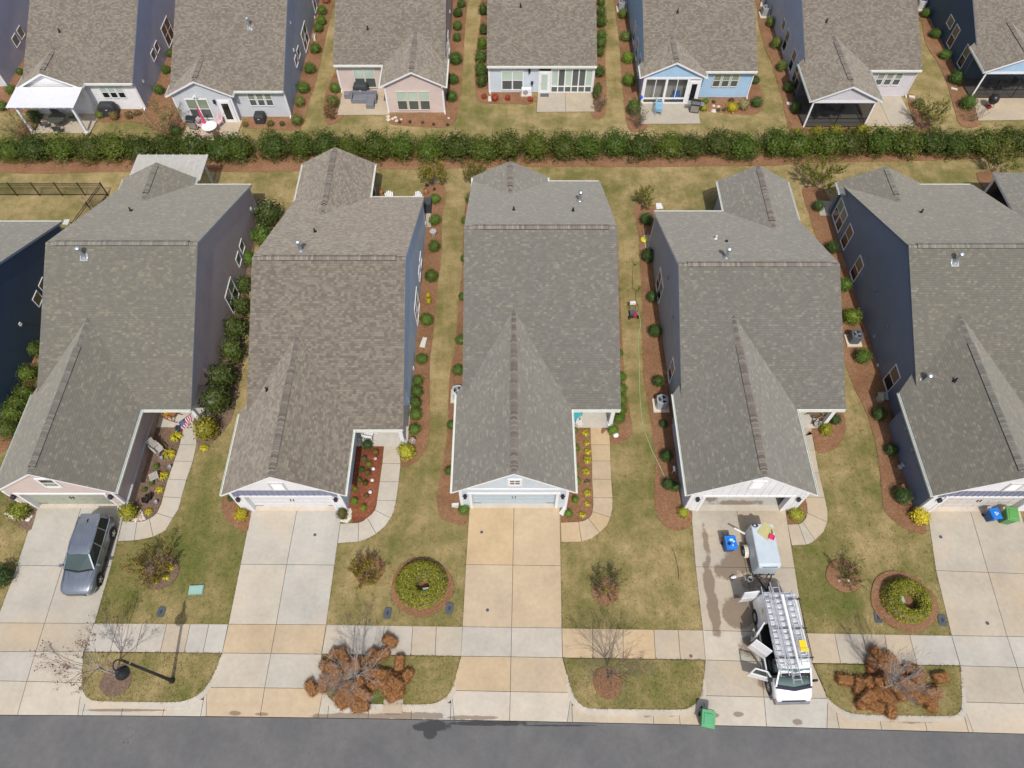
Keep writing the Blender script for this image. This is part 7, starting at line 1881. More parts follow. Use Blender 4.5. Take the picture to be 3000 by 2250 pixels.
def vdoor(hx, hy, ang, L, z0, zb, zt, name, glass=False, logo=False):
    """door leaf hinged at (hx, hy), pointing along ang; upper part leans in a little"""
    d = Vector((cos(ang), sin(ang), 0)); nrm = Vector((-d.y, d.x, 0))
    P = lambda s, z, o=0: Vector((hx, hy, z)) + d * s + nrm * (o - 0.1 * max(0, z - zb) / max(0.01, zt - zb))
    m = MB()
    lo = [P(0, z0), P(L, z0), P(L, zb), P(0, zb)]
    b = [p + nrm * 0.07 for p in lo]
    m.grid(lo + b, [(3, 2, 1, 0), (4, 5, 6, 7), (0, 1, 5, 4), (1, 2, 6, 5), (2, 3, 7, 6), (3, 0, 4, 7)])
    if glass:
        for a, c in (((0.02, zb), (0.45, zt)), ((0.45, zt), (L - 0.06, zt)), ((L - 0.06, zt), (L - 0.03, zb))): m.bar(P(a[0], a[1], 0.03), P(c[0], c[1], 0.03), 0.07, 0.06, up=nrm)
    else:
        up_ = [P(0.0, zb), P(L, zb), P(L, zt), P(0.0, zt)]; b2 = [p + nrm * 0.06 for p in up_]
        m.grid(up_ + b2, [(3, 2, 1, 0), (4, 5, 6, 7), (0, 1, 5, 4), (1, 2, 6, 5), (2, 3, 7, 6), (3, 0, 4, 7)])
    o = m.build(name, P_WHITE, VAN)
    if glass:
        g = MB(); g.face([P(0.06, zb, 0.03), P(L - 0.06, zb, 0.03), P(L - 0.08, zt, 0.03), P(0.45, zt, 0.03)]); g.build('pane', GL_CLEAR, o)
        g = MB(); c = P(0.12, zb + 0.1, 0.15); g.cbox((c.x, c.y, c.z), (0.16, 0.2, 0.26), rz=ang); g.build('mirror', PLAS, o)
    if logo:
        g = MB(); c = P(L * 0.5, zb + 0.05, -0.012)
        g.face([c + d * 0.16 * cos(a) + Vector((0, 0, 0.13 * sin(a))) - nrm * 0.02 for a in [-2 * pi * i / 18 for i in range(18)]]); g.build('logo', YELLOW, o)
    return o
vdoor(-1.0, -1.55, radians(163), 1.12, 0.5, 1.2, 1.9, 'front_door', glass=True)
vdoor(-1.0, -0.42, radians(140), 0.95, 0.48, 1.2, 1.9, 'side_door')
vdoor(-1.0, 1.05, radians(228), 0.80, 0.48, 1.2, 1.9, 'side_door')
vdoor(-0.97, 2.66, radians(186), 0.86, 0.5, 1.2, 1.92, 'rear_door', logo=True)
m = MB(); m.face([(-0.97 + 0.0, 1.8, 1.45)] * 0 + [(-0.955 - 0.0, 1.78 + 0.2 * cos(a), 1.5 + 0.16 * sin(a)) for a in [2 * pi * i / 18 for i in range(18)]])
for p_ in range(0): pass
lg = m.build('logo', YELLOW, VAN)
m = MB()
for y in (-0.75, 0.7, 2.2):
    m.bar((-0.98, y, 2.22), (0.98, y, 2.22), 0.05, 0.04)
    for s in (-1, 1): m.bar((0.95 * s, y, 2.22), (0.86 * s, y, 1.98), 0.04, 0.03, up=(0, 1, 0))
for s in (-1, 1): m.bar((0.9 * s, -0.9, 2.2), (0.9 * s, 2.3, 2.2), 0.035, 0.03)
m.build('roof_rack', PLAS, VAN)
def ladder(p0, p1, w, label, n=None, double=True):
    p0, p1 = Vector(p0), Vector(p1)
    L = thing('ladder', label, 'ladder', (p0.x, p0.y, p0.z), group='ladders on the van roof')
    d = (p1 - p0); Ln = d.length; d.normalize(); r = Vector((d.y, -d.x, 0)).normalized()
    for s in (-1, 1):
        m = MB(); o = r * s * w / 2
        m.bar(o, o + d * Ln, 0.03, 0.075); m.build('rail', ALU, L)
        if double:
            m = MB(); o = r * s * (w / 2 - 0.045) + Vector((0, 0, 0.075)); m.bar(o + d * 0.35, o + d * (Ln - 0.3), 0.03, 0.07); m.build('rail', ALU, L)
    k = int(Ln / 0.305)
    for i in range(1, k + 1):
        m = MB(); q = d * (i * Ln / (k + 0.6)); m.bar(q - r * w / 2, q + r * w / 2, 0.035, 0.035); m.build('rung', ALU, L)
        if double and 1 < i < k:
            m = MB(); q = d * (i * Ln / (k + 0.6) + 0.09) + Vector((0, 0, 0.08)); m.bar(q - r * (w / 2 - 0.05), q + r * (w / 2 - 0.05), 0.03, 0.03); m.build('rung', ALU, L)
    return L
ladder((13.52, 10.62, 2.31), (13.72, 6.14, 2.31), 0.42, 'aluminium extension ladder on the door side of the van roof')
ladder((14.03, 10.88, 2.31), (14.29, 5.78, 2.31), 0.42, 'longest aluminium ladder in the middle of the van roof')
ladder((14.70, 10.42, 2.31), (14.89, 6.66, 2.31), 0.44, 'aluminium ladder on the lawn side of the van roof')
m = MB(); m.bar((0, 0, 0), (0.11, -3.6, 0), 0.15, 0.045); tag(m.build('plank', flat('white_plank', (0.75, 0.75, 0.74, 1)), loc=(14.36, 10.2, 2.32)), 'white plank lying between the ladders on the van roof', 'plank')
c_ = G(2170 + 1320 / 7.212, 1860 + 225 / 7.212, 2.45)
Y_ = thing('ladder_stabiliser', 'yellow plastic panel strapped over the ladder on the lawn side', 'panel', (c_.x, c_.y, 2.44))
m = MB(); m.cbox((0, 0.06, 0), (0.34, 0.42, 0.03)); m.build('plate', YELLOW, Y_); m = MB(); m.cbox((0.03, -0.2, 0.02), (0.42, 0.14, 0.06)); m.build('foot', YELLOW, Y_)

# ---- box trailer
TR = thing('trailer', 'pale box trailer hitched behind the white van', 'trailer', (14.22, 13.1, 0.02), radians(0.5))
def tr_half(w, z0, z1, b=0.07): return [(0, z0), (w - 0.02, z0), (w, z0 + 0.03), (w, z1 - b), (w - b * 0.3, z1 - b * 0.3), (w - b, z1), (0, z1 + 0.015)]
m = MB(); loft(m, [ring_sec(y, tr_half(w, 0.42, z)) for y, w, z in ((-1.26, 0.56, 1.58), (-1.18, 0.62, 1.71), (-1.05, 0.635, 1.75), (1.15, 0.635, 1.75), (1.22, 0.625, 1.73))]); m.build('box_body', P_TRAIL, TR, smooth=False)
m = MB(); m.box(-0.42, -1.245, 1.62, 0.42, -1.19, 1.66); m.build('trim_strip', PLAS, TR)
m = MB(); m.box(-0.62, -1.3, 0.36, 0.62, 1.2, 0.42); m.bar((-0.5, -1.2, 0.4), (0, -2.2, 0.42), 0.06, 0.08); m.bar((0.5, -1.2, 0.4), (0, -2.2, 0.42), 0.06, 0.08); m.box(-0.06, -2.35, 0.36, 0.06, -2.1, 0.5); m.build('chassis', PLAS, TR)
for s in (-1, 1):
    wheel(TR, 0.76 * s, 0.1, 0.31, 0.2, s, rim=flat('white_rim', (0.55, 0.55, 0.52, 1), 0.5))
    m = MB(); pv = None
    for i in range(9):
        a = pi * i / 8; p = Vector((0.78 * s, 0.1 + 0.38 * cos(a), 0.34 + 0.36 * sin(a)))
        if pv is not None: m.bar(pv, p, 0.24, 0.02, up=(0, -cos(a), sin(a) + 0.01))
        pv = p
    m.build('mudguard', flat('mudguard', (0.6, 0.57, 0.48, 1), 0.5), TR)
    m = MB(); m.box(0.632 * s, 0.95, 1.5, 0.645 * s, 1.05, 1.55); m.build('marker_light', REDL, TR)
m = MB()
for s in (-1, 1): m.box(0.25 * s - 0.02, -1.29, 0.42, 0.25 * s + 0.02, -1.2, 0.62)
m.build('latch', PLAS, TR)
PLY = flat('old_plywood', (0.43, 0.40, 0.19, 1), 0.85, var=0.2)
c_ = G(2080 + 965 / 5.924, 1480 + 450 / 5.924, 1.82)
m = MB(); m.cbox((0, 0, 0), (0.82, 0.72, 0.025), rz=radians(47)); o = m.build('plywood_sheet', PLY, loc=(c_.x + 0.05, c_.y, 1.80)); o.rotation_euler = (0.02, -0.02, 0)
tag(o, 'square greenish plywood sheet lying askew on the trailer roof', 'plywood')
c_ = G(2080 + 1070 / 5.924, 1480 + 555 / 5.924, 1.85)
BK = thing('dustpan', 'pink plastic dustpan lying on the trailer roof', 'dustpan', (c_.x, c_.y, 1.83), radians(-25))
PINK = flat('pink_plastic', (0.62, 0.03, 0.12, 1), 0.5)
m = MB(); m.cbox((0, 0, 0.015), (0.28, 0.26, 0.02)); m.cbox((-0.14, 0, 0.05), (0.02, 0.26, 0.08)); m.cbox((0.14, 0, 0.05), (0.02, 0.26, 0.08)); m.cbox((0, 0.13, 0.05), (0.28, 0.02, 0.08)); m.build('pan', PINK, BK)
m = MB(); m.bar((0, 0.13, 0.07), (-0.12, 0.42, 0.09), 0.03, 0.02); m.build('handle', PLAS, BK)
m = MB(); c_ = G(2080 + 780 / 5.924, 1480 + 355 / 5.924, 1.8)
for i in range(3): m.tube([(0.16 * cos(a) * (0.6 + 0.2 * i), 0.1 * sin(a), 0.02 * i) for a in [2 * pi * j / 14 for j in range(15)]], 0.018, 5)
tag(m.build('cable_coil', PLAS, loc=(c_.x, c_.y, 1.80)), 'black coil of cable at the back of the trailer roof', 'cable')
# open trailer side flap
m = MB(); m.bar((0, 0, 0), (-0.55, 0.33, 0.02), 0.1, 0.04); tag(m.build('squeegee', flat('flap_white', (0.6, 0.65, 0.62, 1)), loc=(13.42, 14.05, 0.9)), 'long pale squeegee leaning out beside the trailer', 'squeegee')

# ---- wheelie bins
def bin_(label, loc, rz, col, lidcol, group='wheelie bins', sc=1.0, recyc=False):
    B = thing('wheelie_bin', label, 'wheelie bin', loc, rz, group); B.scale = (sc, sc, sc)
    cm, lm = flat('bin_' + col[0], col[1], 0.55, var=0.08), flat('lid_' + lidcol[0], lidcol[1], 0.5, var=0.08)
    m = MB(); b = [(-0.22, -0.26), (0.22, -0.26), (0.22, 0.22), (-0.22, 0.22)]; t = [(-0.29, -0.36), (0.29, -0.36), (0.29, 0.33), (-0.29, 0.33)]
    m.hexa([(x, y, 0.06) for x, y in b], [(x, y, 0.95) for x, y in t]); m.hexa([(x * 1.07, y * 1.07, 0.90) for x, y in t], [(x * 1.07, y * 1.07, 0.955) for x, y in t]); m.build('body', cm, B)
    m = MB(); z = 0.96
    m.hexa([(-0.33, -0.42, z), (0.33, -0.42, z), (0.33, 0.38, z), (-0.33, 0.38, z)], [(-0.31, -0.39, z + 0.045), (0.31, -0.39, z + 0.045), (0.31, 0.37, z + 0.06), (-0.31, 0.37, z + 0.06)])
    m.hexa([(-0.24, -0.32, z + 0.045), (0.24, -0.32, z + 0.045), (0.24, 0.24, z + 0.05), (-0.24, 0.24, z + 0.05)], [(-0.2, -0.28, z + 0.085), (0.2, -0.28, z + 0.085), (0.2, 0.2, z + 0.09), (-0.2, 0.2, z + 0.09)]); L = m.build('lid', lm, B)
    if recyc:
        wm = flat('print_white', (0.8, 0.8, 0.8, 1))
        for i in range(3):
            a = 2 * pi * i / 3 + pi / 2; m = MB()
            p = [Vector((0.10 * cos(a + k), 0.10 * sin(a + k), 0)) for k in (-0.75, 0.55)]
            d = (p[1] - p[0]).normalized(); nn = Vector((-d.y, d.x, 0))
            zc_ = Vector((0, -0.04, z + 0.096))
            m.face([zc_ + p[0] - nn * 0.02, zc_ + p[1] - nn * 0.02, zc_ + p[1] + nn * 0.02, zc_ + p[0] + nn * 0.02]); m.face([zc_ + p[1] - nn * 0.045, zc_ + p[1] + d * 0.06, zc_ + p[1] + nn * 0.045])
            m.build('recycling_arrow', wm, L)
    m = MB(); m.tube([(-0.25, 0.42, 0.93), (0.25, 0.42, 0.93)], 0.018, 8)
    for x in (-0.22, 0.22): m.bar((x, 0.33, 0.92), (x, 0.42, 0.93), 0.03, 0.03)
    m.build('handle', cm, B)
    for s in (-1, 1):
        m = MB(); m.lathe([(0.1, -0.03), (0.12, -0.015), (0.12, 0.015), (0.1, 0.03)], (0.27 * s, 0.25, 0.12), 14, ax=(1, 0, 0)); m.build('wheel', RUB, B)
    return B
BLUEB, GRNB = ('blue', (0.02, 0.09, 0.27, 1)), ('green', (0.09, 0.24, 0.10, 1))
BLUEL, GRNL = ('blue_lid', (0.012, 0.17, 0.60, 1)), ('green_lid', (0.10, 0.36, 0.17, 1))
bin_('blue wheelie bin with papers on its lid beside the trailer', (12.52, 13.52, 0.02), radians(2), BLUEB, BLUEL)
bin_('green wheelie bin standing alone in the gutter', (9.93, 4.36, -0.09), radians(-11), GRNB, GRNL, sc=1.04)
bin_('blue recycling bin before the navy house garage door', (28.35, 15.32, 0.02), radians(8), BLUEB, BLUEL, sc=0.86, recyc=True)
bin_('green wheelie bin before the navy house garage door', (29.2, 15.22, 0.02), radians(-12), GRNB, ('leaf_green_lid', (0.10, 0.30, 0.08, 1)), sc=1.05)
for i, (dx, dy, a, b, c, lab) in enumerate([(0.02, 0.12, 0.2, 0.14, (0.4, 0.62, 0.55, 1), 'pale green leaflet on the blue bin lid'), (0.14, 0.02, 0.09, 0.08, (0.7, 0.72, 0.75, 1), 'white card on the blue bin lid'), (-0.13, -0.09, 0.2, 0.16, (0.01, 0.012, 0.06, 1), 'dark cloth on the blue bin lid'), (0.06, -0.2, 0.07, 0.06, (0.75, 0.75, 0.75, 1), 'tiny white scrap on the blue bin lid')]):
    m = MB(); m.cbox((0, 0, 0), (a, b, 0.012), rz=0.5 * i); tag(m.build('leaflet' if i < 2 else 'cloth' if i == 2 else 'scrap', flat('paper_%d' % i, c), loc=(12.52 + dx, 13.52 + dy, 1.072)), lab, 'paper' if i != 2 else 'cloth')
c_ = G(2080 + 690 / 5.924, 1480 + 1295 / 5.924, 0.2)
PA = thing('bucket', 'white bucket standing by the trailer drawbar', 'bucket', (c_.x, c_.y, 0.02))
m = MB(); m.lathe([(0.12, 0.0), (0.15, 0.36), (0.14, 0.36), (0.115, 0.04), (0.0, 0.04)], n=16); m.build('body', flat('bucket_white', (0.65, 0.66, 0.65, 1)), PA); m = MB(); m.lathe([(0.1, 0.2), (0, 0.21)], n=12); m.build('contents', DARK, PA)
c_ = G(2080 + 450 / 5.924, 1480 + 1240 / 5.924, 0.15)
JG = thing('jug', 'white jug lying by the shadow of the van door', 'jug', (c_.x, c_.y, 0.02), radians(100))
m = MB(); m.lathe([(0.08, 0), (0.1, 0.05), (0.1, 0.2), (0.04, 0.28), (0.03, 0.32)], (0, 0, 0.1), 12, ax=(0, 1, 0)); m.build('body', flat('jug_white', (0.65, 0.67, 0.7, 1)), JG); m = MB(); m.lathe([(0.035, 0.32), (0.035, 0.35)], (0, 0, 0.1), 10, ax=(0, 1, 0)); m.build('cap', PLAS, JG)
c_ = G(2170 + 280 / 7.212, 1860 + 55 / 7.212, 0.2)
P2 = copy_tree(PA, loc=(c_.x, c_.y, 0.02)); tag(P2, 'pale bucket standing beside the open side doors of the van', 'bucket')
# ================================================================== street lamp, boxes, porch and patio things
LP = thing('street_lamp', 'tall black street lamp with bell shade on a gooseneck arm', 'street lamp', (-18.0, 6.27, 0.03))
IRON = flat('lamp_iron', (0.018, 0.02, 0.022, 1), 0.45)
m = MB(); m.lathe([(0.15, 0), (0.15, 0.12), (0.11, 0.2), (0.085, 0.9), (0.065, 5.5), (0.05, 5.75)], n=12); m.build('pole', IRON, LP, smooth=True)
m = MB(); m.lathe([(0.07, 5.0), (0.075, 5.02), (0.075, 5.1), (0.07, 5.12)], n=12); m.build('collar', GALV, LP)
m = MB(); arc = [(-0.02, -0.02, 5.7), (-0.03, -0.02, 6.0), (-0.04, -0.1, 6.25), (-0.05, -0.27, 6.32), (-0.06, -0.42, 6.2), (-0.06, -0.47, 5.98), (-0.06, -0.47, 5.75)]
m.tube(smoothpts(arc, 2, False), 0.032, 8); m.build('arm', IRON, LP, smooth=True)
m = MB(); m.lathe([(0.33, 5.22), (0.335, 5.26), (0.30, 5.36), (0.22, 5.48), (0.13, 5.58), (0.09, 5.66), (0.09, 5.76), (0.05, 5.8)], (-0.06, -0.47, 0), 22); m.build('shade', IRON, LP, smooth=True)
m = MB(); m.lathe([(0.27, 5.235), (0.27, 5.24)], (-0.06, -0.47, 0), 18); m.build('lens', flat('lens_dull', (0.3, 0.3, 0.28, 1)), LP)

MET = flat('meter_lid', (0.075, 0.085, 0.10, 1), 0.6)
def lid(t, x, y, w, h, label, mat=MET, name='meter_box'):
    p = G(*t(x, y)); M = thing(name, label, 'meter lid', (p.x, p.y, 0.0), radians(-6), 'meter lids in the front lawns')
    m = MB(); r = 0.3
    m.prism([(w * 0.5 * max(-1, min(1, 1.25 * cos(a))), h * 0.5 * max(-1, min(1, 1.25 * sin(a)))) for a in [2 * pi * i / 24 for i in range(24)]], -0.02, 0.05, bev=0.008); o = m.build('lid', mat, M)
    m = MB(); m.cbox((0, 0, 0.052), (w * 0.3, h * 0.35, 0.012)); m.build('hatch', flat('hatch_dark', (0.035, 0.04, 0.05, 1)), M)
lid(V1, 1395, 498, 0.42, 0.56, 'dark meter lid in the lawn between tree shadow and lamp shadow')
lid(V2, 1138, 508, 0.42, 0.62, 'dark meter lid left of the oval shrubs near the pavement')
lid(V2, 1672, 468, 0.42, 0.62, 'dark meter lid between oval shrubs and middle driveway')
lid(V4, 950, 545, 0.42, 0.60, 'dark meter lid left of the oval shrubs right of the van')
lid(V4, 1503, 570, 0.42, 0.64, 'dark meter lid beside the navy house driveway')
p = G(*V1(1698, 310)); TB = thing('utility_box', 'teal flat utility cover in the lawn above the lamp shadow', 'utility cover', (p.x, p.y, 0), radians(3))
m = MB(); m.cbox((0, 0, 0.04), (0.8, 0.52, 0.12)); m.build('box', flat('teal_plastic', (0.22, 0.38, 0.34, 1), 0.6), TB); m = MB(); m.cbox((0, 0, 0.108), (0.72, 0.45, 0.02)); m.build('lid', flat('teal_lid', (0.27, 0.44, 0.39, 1), 0.6), TB)
def disc(t, x, y, r, label, z=0.024, mat=None, cat='cleanout cap'):
    p = G(*t(x, y)); m = MB(); m.lathe([(r, 0), (r, 0.008), (r * 0.85, 0.012), (r * 0.85, 0.008), (r * 0.3, 0.008), (r * 0.25, 0.016), (0, 0.016)], n=18)
    tag(m.build('cleanout_cap', mat or MET, loc=(p.x, p.y, z)), label, cat, 'round cleanout caps')
RUST = flat('rusty_cap', (0.16, 0.10, 0.08, 1), 0.7)
disc(U2, 510, 1490, 0.09, 'round dark cap in the second driveway'); disc(U2, 1950, 1467, 0.09, 'round dark cap high on the middle driveway'); disc(V2, 2000, 483, 0.09, 'round dark cap low on the middle driveway')
disc(U4, 1490, 1508, 0.1, 'round dark cap high on the navy house driveway'); disc(V4, 1893, 596, 0.1, 'round dark cap low on the navy house driveway'); disc(V2, 815, 530, 0.08, 'small brownish cap in the lawn right of the second driveway', 0.01, RUST); disc(V3, 1545, 880, 0.09, 'rusty round cap in the pavement left of the van', 0.024, RUST)
def pedestal(t, x, y, label):
    p = G(*t(x, y), 0.6); P = thing('utility_pedestal', label, 'utility box', (p.x, p.y, 0), radians(8)); gm = flat('sage_metal', (0.30, 0.36, 0.31, 1), 0.5)
    m = MB(); m.cbox((0, 0, 0.3), (0.3, 0.26, 0.6)); m.build('body', gm, P); m = MB(); m.hexa([(-0.2, -0.18, 0.58), (0.2, -0.18, 0.58), (0.2, 0.18, 0.58), (-0.2, 0.18, 0.58)], [(-0.16, -0.14, 0.68), (0.16, -0.14, 0.68), (0.16, 0.14, 0.68), (-0.16, 0.14, 0.68)]); m.build('hood', gm, P)
pedestal(V2, 1470, 312, 'green utility box inside the oval shrubs left of the middle driveway'); pedestal(V4, 1148, 390, 'green utility box inside the oval shrubs right of the van')
# storm drain under the second verge
p = G(*V2(1182, 1345)); SDn = thing('storm_drain', 'storm drain inlet in the kerb below the straw bales', 'drain', (p.x, p.y - 0.05, 0))
m = MB(); m.box(-0.5, -0.12, -0.12, 0.5, 0.55, 0.058); m.build('hood', CONC, SDn, color=(0.42, 0.36, 0.28, 1)); m = MB(); m.box(-0.42, -0.135, -0.09, 0.42, -0.115, 0.02); m.build('opening', DARK, SDn)

# ---- air conditioners
def aircon(t, x, y, label, mat, rz=0.0, sc=1.0, padc=(0.6, 0.55, 0.45, 1)):
    p = G(*t(x, y), 0.75 * sc); A = thing('air_conditioner', label, 'air conditioner', (p.x, p.y, 0.03), rz, 'air conditioners'); A.scale = (sc, sc, sc)
    m = MB(); m.cbox((0, -0.02, 0.05), (1.02, 1.0, 0.1)); m.build('pad', CONC, A, color=padc)
    m = MB(); m.prism([(0.36 * max(-1, min(1, 1.2 * cos(a))), 0.36 * max(-1, min(1, 1.2 * sin(a)))) for a in [2 * pi * i / 24 + 0.13 for i in range(24)]], 0.1, 0.80); m.build('case', mat, A)
    for k in range(6):
        m = MB(); m.prism([(0.368 * max(-1, min(1, 1.2 * cos(a))), 0.368 * max(-1, min(1, 1.2 * sin(a)))) for a in [2 * pi * i / 24 + 0.13 for i in range(24)]], 0.18 + k * 0.1, 0.21 + k * 0.1); m.build('louvre', mat, A)
    m = MB(); m.lathe([(0.38, 0.80), (0.38, 0.85), (0.29, 0.87), (0.28, 0.80)], n=24); m.build('top_ring', mat, A)
    m = MB(); m.lathe([(0.285, 0.80), (0, 0.801)], n=20); m.build('well', DARK, A)
    m = MB()
    for i in range(3):
        a = 2 * pi * i / 3; d = Vector((cos(a), sin(a), 0)); s = Vector((-d.y, d.x, 0)); z = Vector((0, 0, 0.82))
        m.face([z + d * 0.04 - s * 0.05, z + d * 0.26 - s * 0.12, z + d * 0.26 + s * 0.1 + Vector((0, 0, 0.03)), z + d * 0.04 + s * 0.05])
    m.lathe([(0.06, 0.80), (0.05, 0.85), (0, 0.86)], n=10); m.build('fan', GALV, A)
    m = MB()
    for i in range(4):
        a = pi * i / 4; m.bar((0.29 * cos(a), 0.29 * sin(a), 0.868), (-0.29 * cos(a), -0.29 * sin(a), 0.868), 0.008, 0.006)
    m.build('guard', mat, A)
ACG, ACD = flat('ac_grey', (0.33, 0.34, 0.36, 1), 0.5), flat('ac_navy', (0.10, 0.115, 0.135, 1), 0.5)
aircon(U3, 1300, 325, 'grey air conditioner on a pad left of the white house with the van', ACG); aircon(T8, 768, 1418, 'dark air conditioner on a pad beside the navy house', ACD); aircon(U2, 1745, 245, 'grey air conditioner peeking out left of the middle house roof', flat('ac_pale', (0.5, 0.51, 0.53, 1), 0.5))
aircon(T3, 955, 20, 'grey air conditioner at the top edge left of the sky blue house', ACG); aircon(T3, 2200, 70, 'tall grey air conditioner at the top edge left of the lilac grey house', ACG); aircon(T4, 1340, 10, 'pale air conditioner at the top edge left of the deep navy house', flat('ac_pale', (0.5, 0.51, 0.53, 1), 0.5))
p = G(*T3(125, 830), 0.3); MS = thing('heat_pump', 'white heat pump against the pale blue back wall', 'heat pump', (p.x, 54.55, 0.03))
m = MB(); m.cbox((0, 0, 0.42), (0.85, 0.34, 0.62)); m.build('case', TRIM, MS); m = MB(); m.lathe([(0.24, 0), (0.22, 0.03), (0, 0.031)], (-0.08, -0.17, 0.42), 18, ax=(0, -1, 0)); m.build('fan_grille', flat('grille_grey', (0.3, 0.3, 0.3, 1)), MS); m = MB(); m.cbox((0, 0, 0.05), (1.0, 0.5, 0.1)); m.build('pad', CONC, MS, color=PALE)
# utility cabinet, splash blocks
def blk(t, x, y, sz, rz, label, mat, name='splash_block', cat='splash block', z=0.04):
    p = G(*t(x, y)); m = MB(); w, l, h = sz
    m.hexa([(-w / 2, -l / 2, 0), (w / 2, -l / 2, 0), (w * 0.35, l / 2, 0), (-w * 0.35, l / 2, 0)], [(-w / 2, -l / 2, h * 0.5), (w / 2, -l / 2, h * 0.5), (w * 0.35, l / 2, h), (-w * 0.35, l / 2, h)])
    for s in (-1, 1): m.bar((s * w * 0.47, -l / 2, h * 0.7), (s * w * 0.33, l / 2, h * 1.2), 0.04, h)
    tag(m.build(name, mat, loc=(p.x, p.y, z), rz=rz), label, cat, 'splash blocks')
SPL, SPB = flat('pale_block', (0.55, 0.57, 0.52, 1), 0.7), flat('tan_block', (0.45, 0.33, 0.26, 1), 0.8)
blk(T6, 1450, 1490, (0.36, 0.8, 0.08), radians(-12), 'long pale splash block right of the steel blue house', SPL)
blk(U2, 1722, 1238, (0.3, 0.42, 0.06), radians(90), 'grey splash block at the left garage corner of the middle house', SPL)
blk(U3, 440, 1290, (0.3, 0.5, 0.07), radians(-35), 'pale splash block between the middle driveway and a clipped ball', SPL)
blk(T3, 2160, 40, (0.3, 0.9, 0.2), radians(-20), 'white splash block at the top edge by a grey air conditioner', SPL); blk(T4, 1240, 845, (0.3, 0.5, 0.07), radians(75), 'white splash block at the downspout of the lilac grey house', SPL); blk(T4, 180, 903, (0.3, 0.45, 0.07), radians(80), 'white splash block left of the screened porch', SPL); blk(T4, 1605, 775, (0.2, 0.55, 0.06), radians(70), 'white splash block beside the deep navy back house', SPL)
blk(T7, 1270, 310, (0.55, 0.6, 0.04), radians(5), 'white flat tray on the lawn behind the white house with the van', flat('tray_white', (0.68, 0.68, 0.68, 1)), 'tray', 'tray'); blk(T2, 2020, 860, (0.28, 0.6, 0.07), 0, 'grey splash block at the left corner of the sunroom house', SPL); blk(T2, 512, 345, (0.2, 0.45, 0.3), 0, 'pale box against the cool grey house wall', SPL, 'utility_box', 'utility box'); blk(U4, 955, 330, (0.35, 0.4, 0.6), radians(10), 'grey green utility cabinet against the navy house wall', flat('cabinet', (0.35, 0.39, 0.37, 1)), 'utility_cabinet', 'utility box')
blk(T5, 575, 452, (0.6, 0.4, 0.06), radians(90), 'pale stepping slab behind the far left navy house', SPL, 'stepping_slab', 'slab'); blk(U1, 1210, 1335, (0.22, 0.5, 0.06), radians(20), 'tan splash block at the right garage corner of the taupe house', SPB)

# ---- rocking chair, garden chairs
def slat_chair(label, loc, rz, mat, cat='rocking chair', name='rocking_chair', rock=True, w=0.6, cushion=None, group=None):
    C = thing(name, label, cat, loc, rz, group)      # faces local -y
    for i in range(7):
        m = MB(); x = -w / 2 + 0.06 + i * (w - 0.12) / 6; m.bar((x, -0.28, 0.42), (x, 0.24, 0.38), 0.06, 0.02); m.build('seat_slat', mat, C)
    for i in range(7):
        m = MB(); x = -w / 2 + 0.07 + i * (w - 0.14) / 6; m.bar((x, 0.26, 0.42), (x, 0.46, 1.05), 0.05, 0.02, up=(0, 1, 0)); m.build('back_slat', mat, C)
    m = MB(); m.bar((-w / 2 + 0.02, 0.47, 1.07), (w / 2 - 0.02, 0.47, 1.07), 0.04, 0.12); m.bar((-w / 2 + 0.02, 0.27, 0.45), (w / 2 - 0.02, 0.27, 0.45), 0.04, 0.08); m.build('back_rail', mat, C)
    for s in (-1, 1):
        x = s * (w / 2)
        m = MB(); m.bar((x, -0.32, 0.66), (x, 0.34, 0.66), 0.09, 0.03); m.build('arm', mat, C)
        for y in (-0.27, 0.26):
            m = MB(); m.bar((x, y, 0.06), (x, y, 0.66 if y < 0 else 0.9), 0.05, 0.05); m.build('leg', mat, C)
        if rock:
            m = MB(); m.tube([(x, -0.5, 0.12), (x, -0.25, 0.05), (x, 0.1, 0.03), (x, 0.45, 0.06), (x, 0.68, 0.15)], 0.028, 6); m.build('rocker', mat, C)
    if cushion:
        m = MB(); m.cbox((0, 0.2, 0.6), (w * 0.6, 0.14, 0.34)); m.build('cushion', cushion, C)
    return C
WOOD, WHT = flat('orange_wood', (0.36, 0.16, 0.05, 1), 0.5, var=0.25, scale=6), flat('chair_white', (0.72, 0.72, 0.75, 1), 0.5)
DKWOOD, GREYW = flat('brown_wood', (0.20, 0.115, 0.06, 1), 0.6, var=0.25, scale=6), flat('weathered_grey', (0.38, 0.36, 0.34, 1), 0.8)
p = G(370 + 800 / 6.145, 1130 + 560 / 6.145, 0.4)
slat_chair('orange wooden rocking chair with yellow cushion on the taupe porch', (p.x, p.y + 0.15, 0.08), radians(70), WOOD, cushion=YELLOW)
p = G(1000 + 560 / 6.914, 1100 + 1200 / 6.914, 0.4); slat_chair('white rocking chair on the steel blue porch', (p.x, p.y, 0.08), radians(80), WHT)
p = G(2300 + 580 / 6.635, 1170 + 330 / 6.635, 0.4); slat_chair('brown wooden chair on the white house porch', (p.x + 0.1, p.y + 0.1, 0.08), radians(-70), DKWOOD, w=0.7)
p = G(370 + 570 / 6.145, 1130 + 1150 / 6.145, 0.4); slat_chair('grey spindle back garden chair in the weathered mulch bed', (p.x, p.y, 0.04), radians(50), GREYW, 'chair', 'garden_chair', rock=False, w=0.5)
p = G(*U1(1330, 985), 0.4); ST = thing('side_table', 'grey slatted side table in the weathered mulch bed', 'side table', (p.x, p.y, 0.04), radians(28))
for i in range(6):
    m = MB(); m.cbox((-0.22 + i * 0.088, 0, 0.42), (0.075, 0.5, 0.025)); m.build('slat', GREYW, ST)
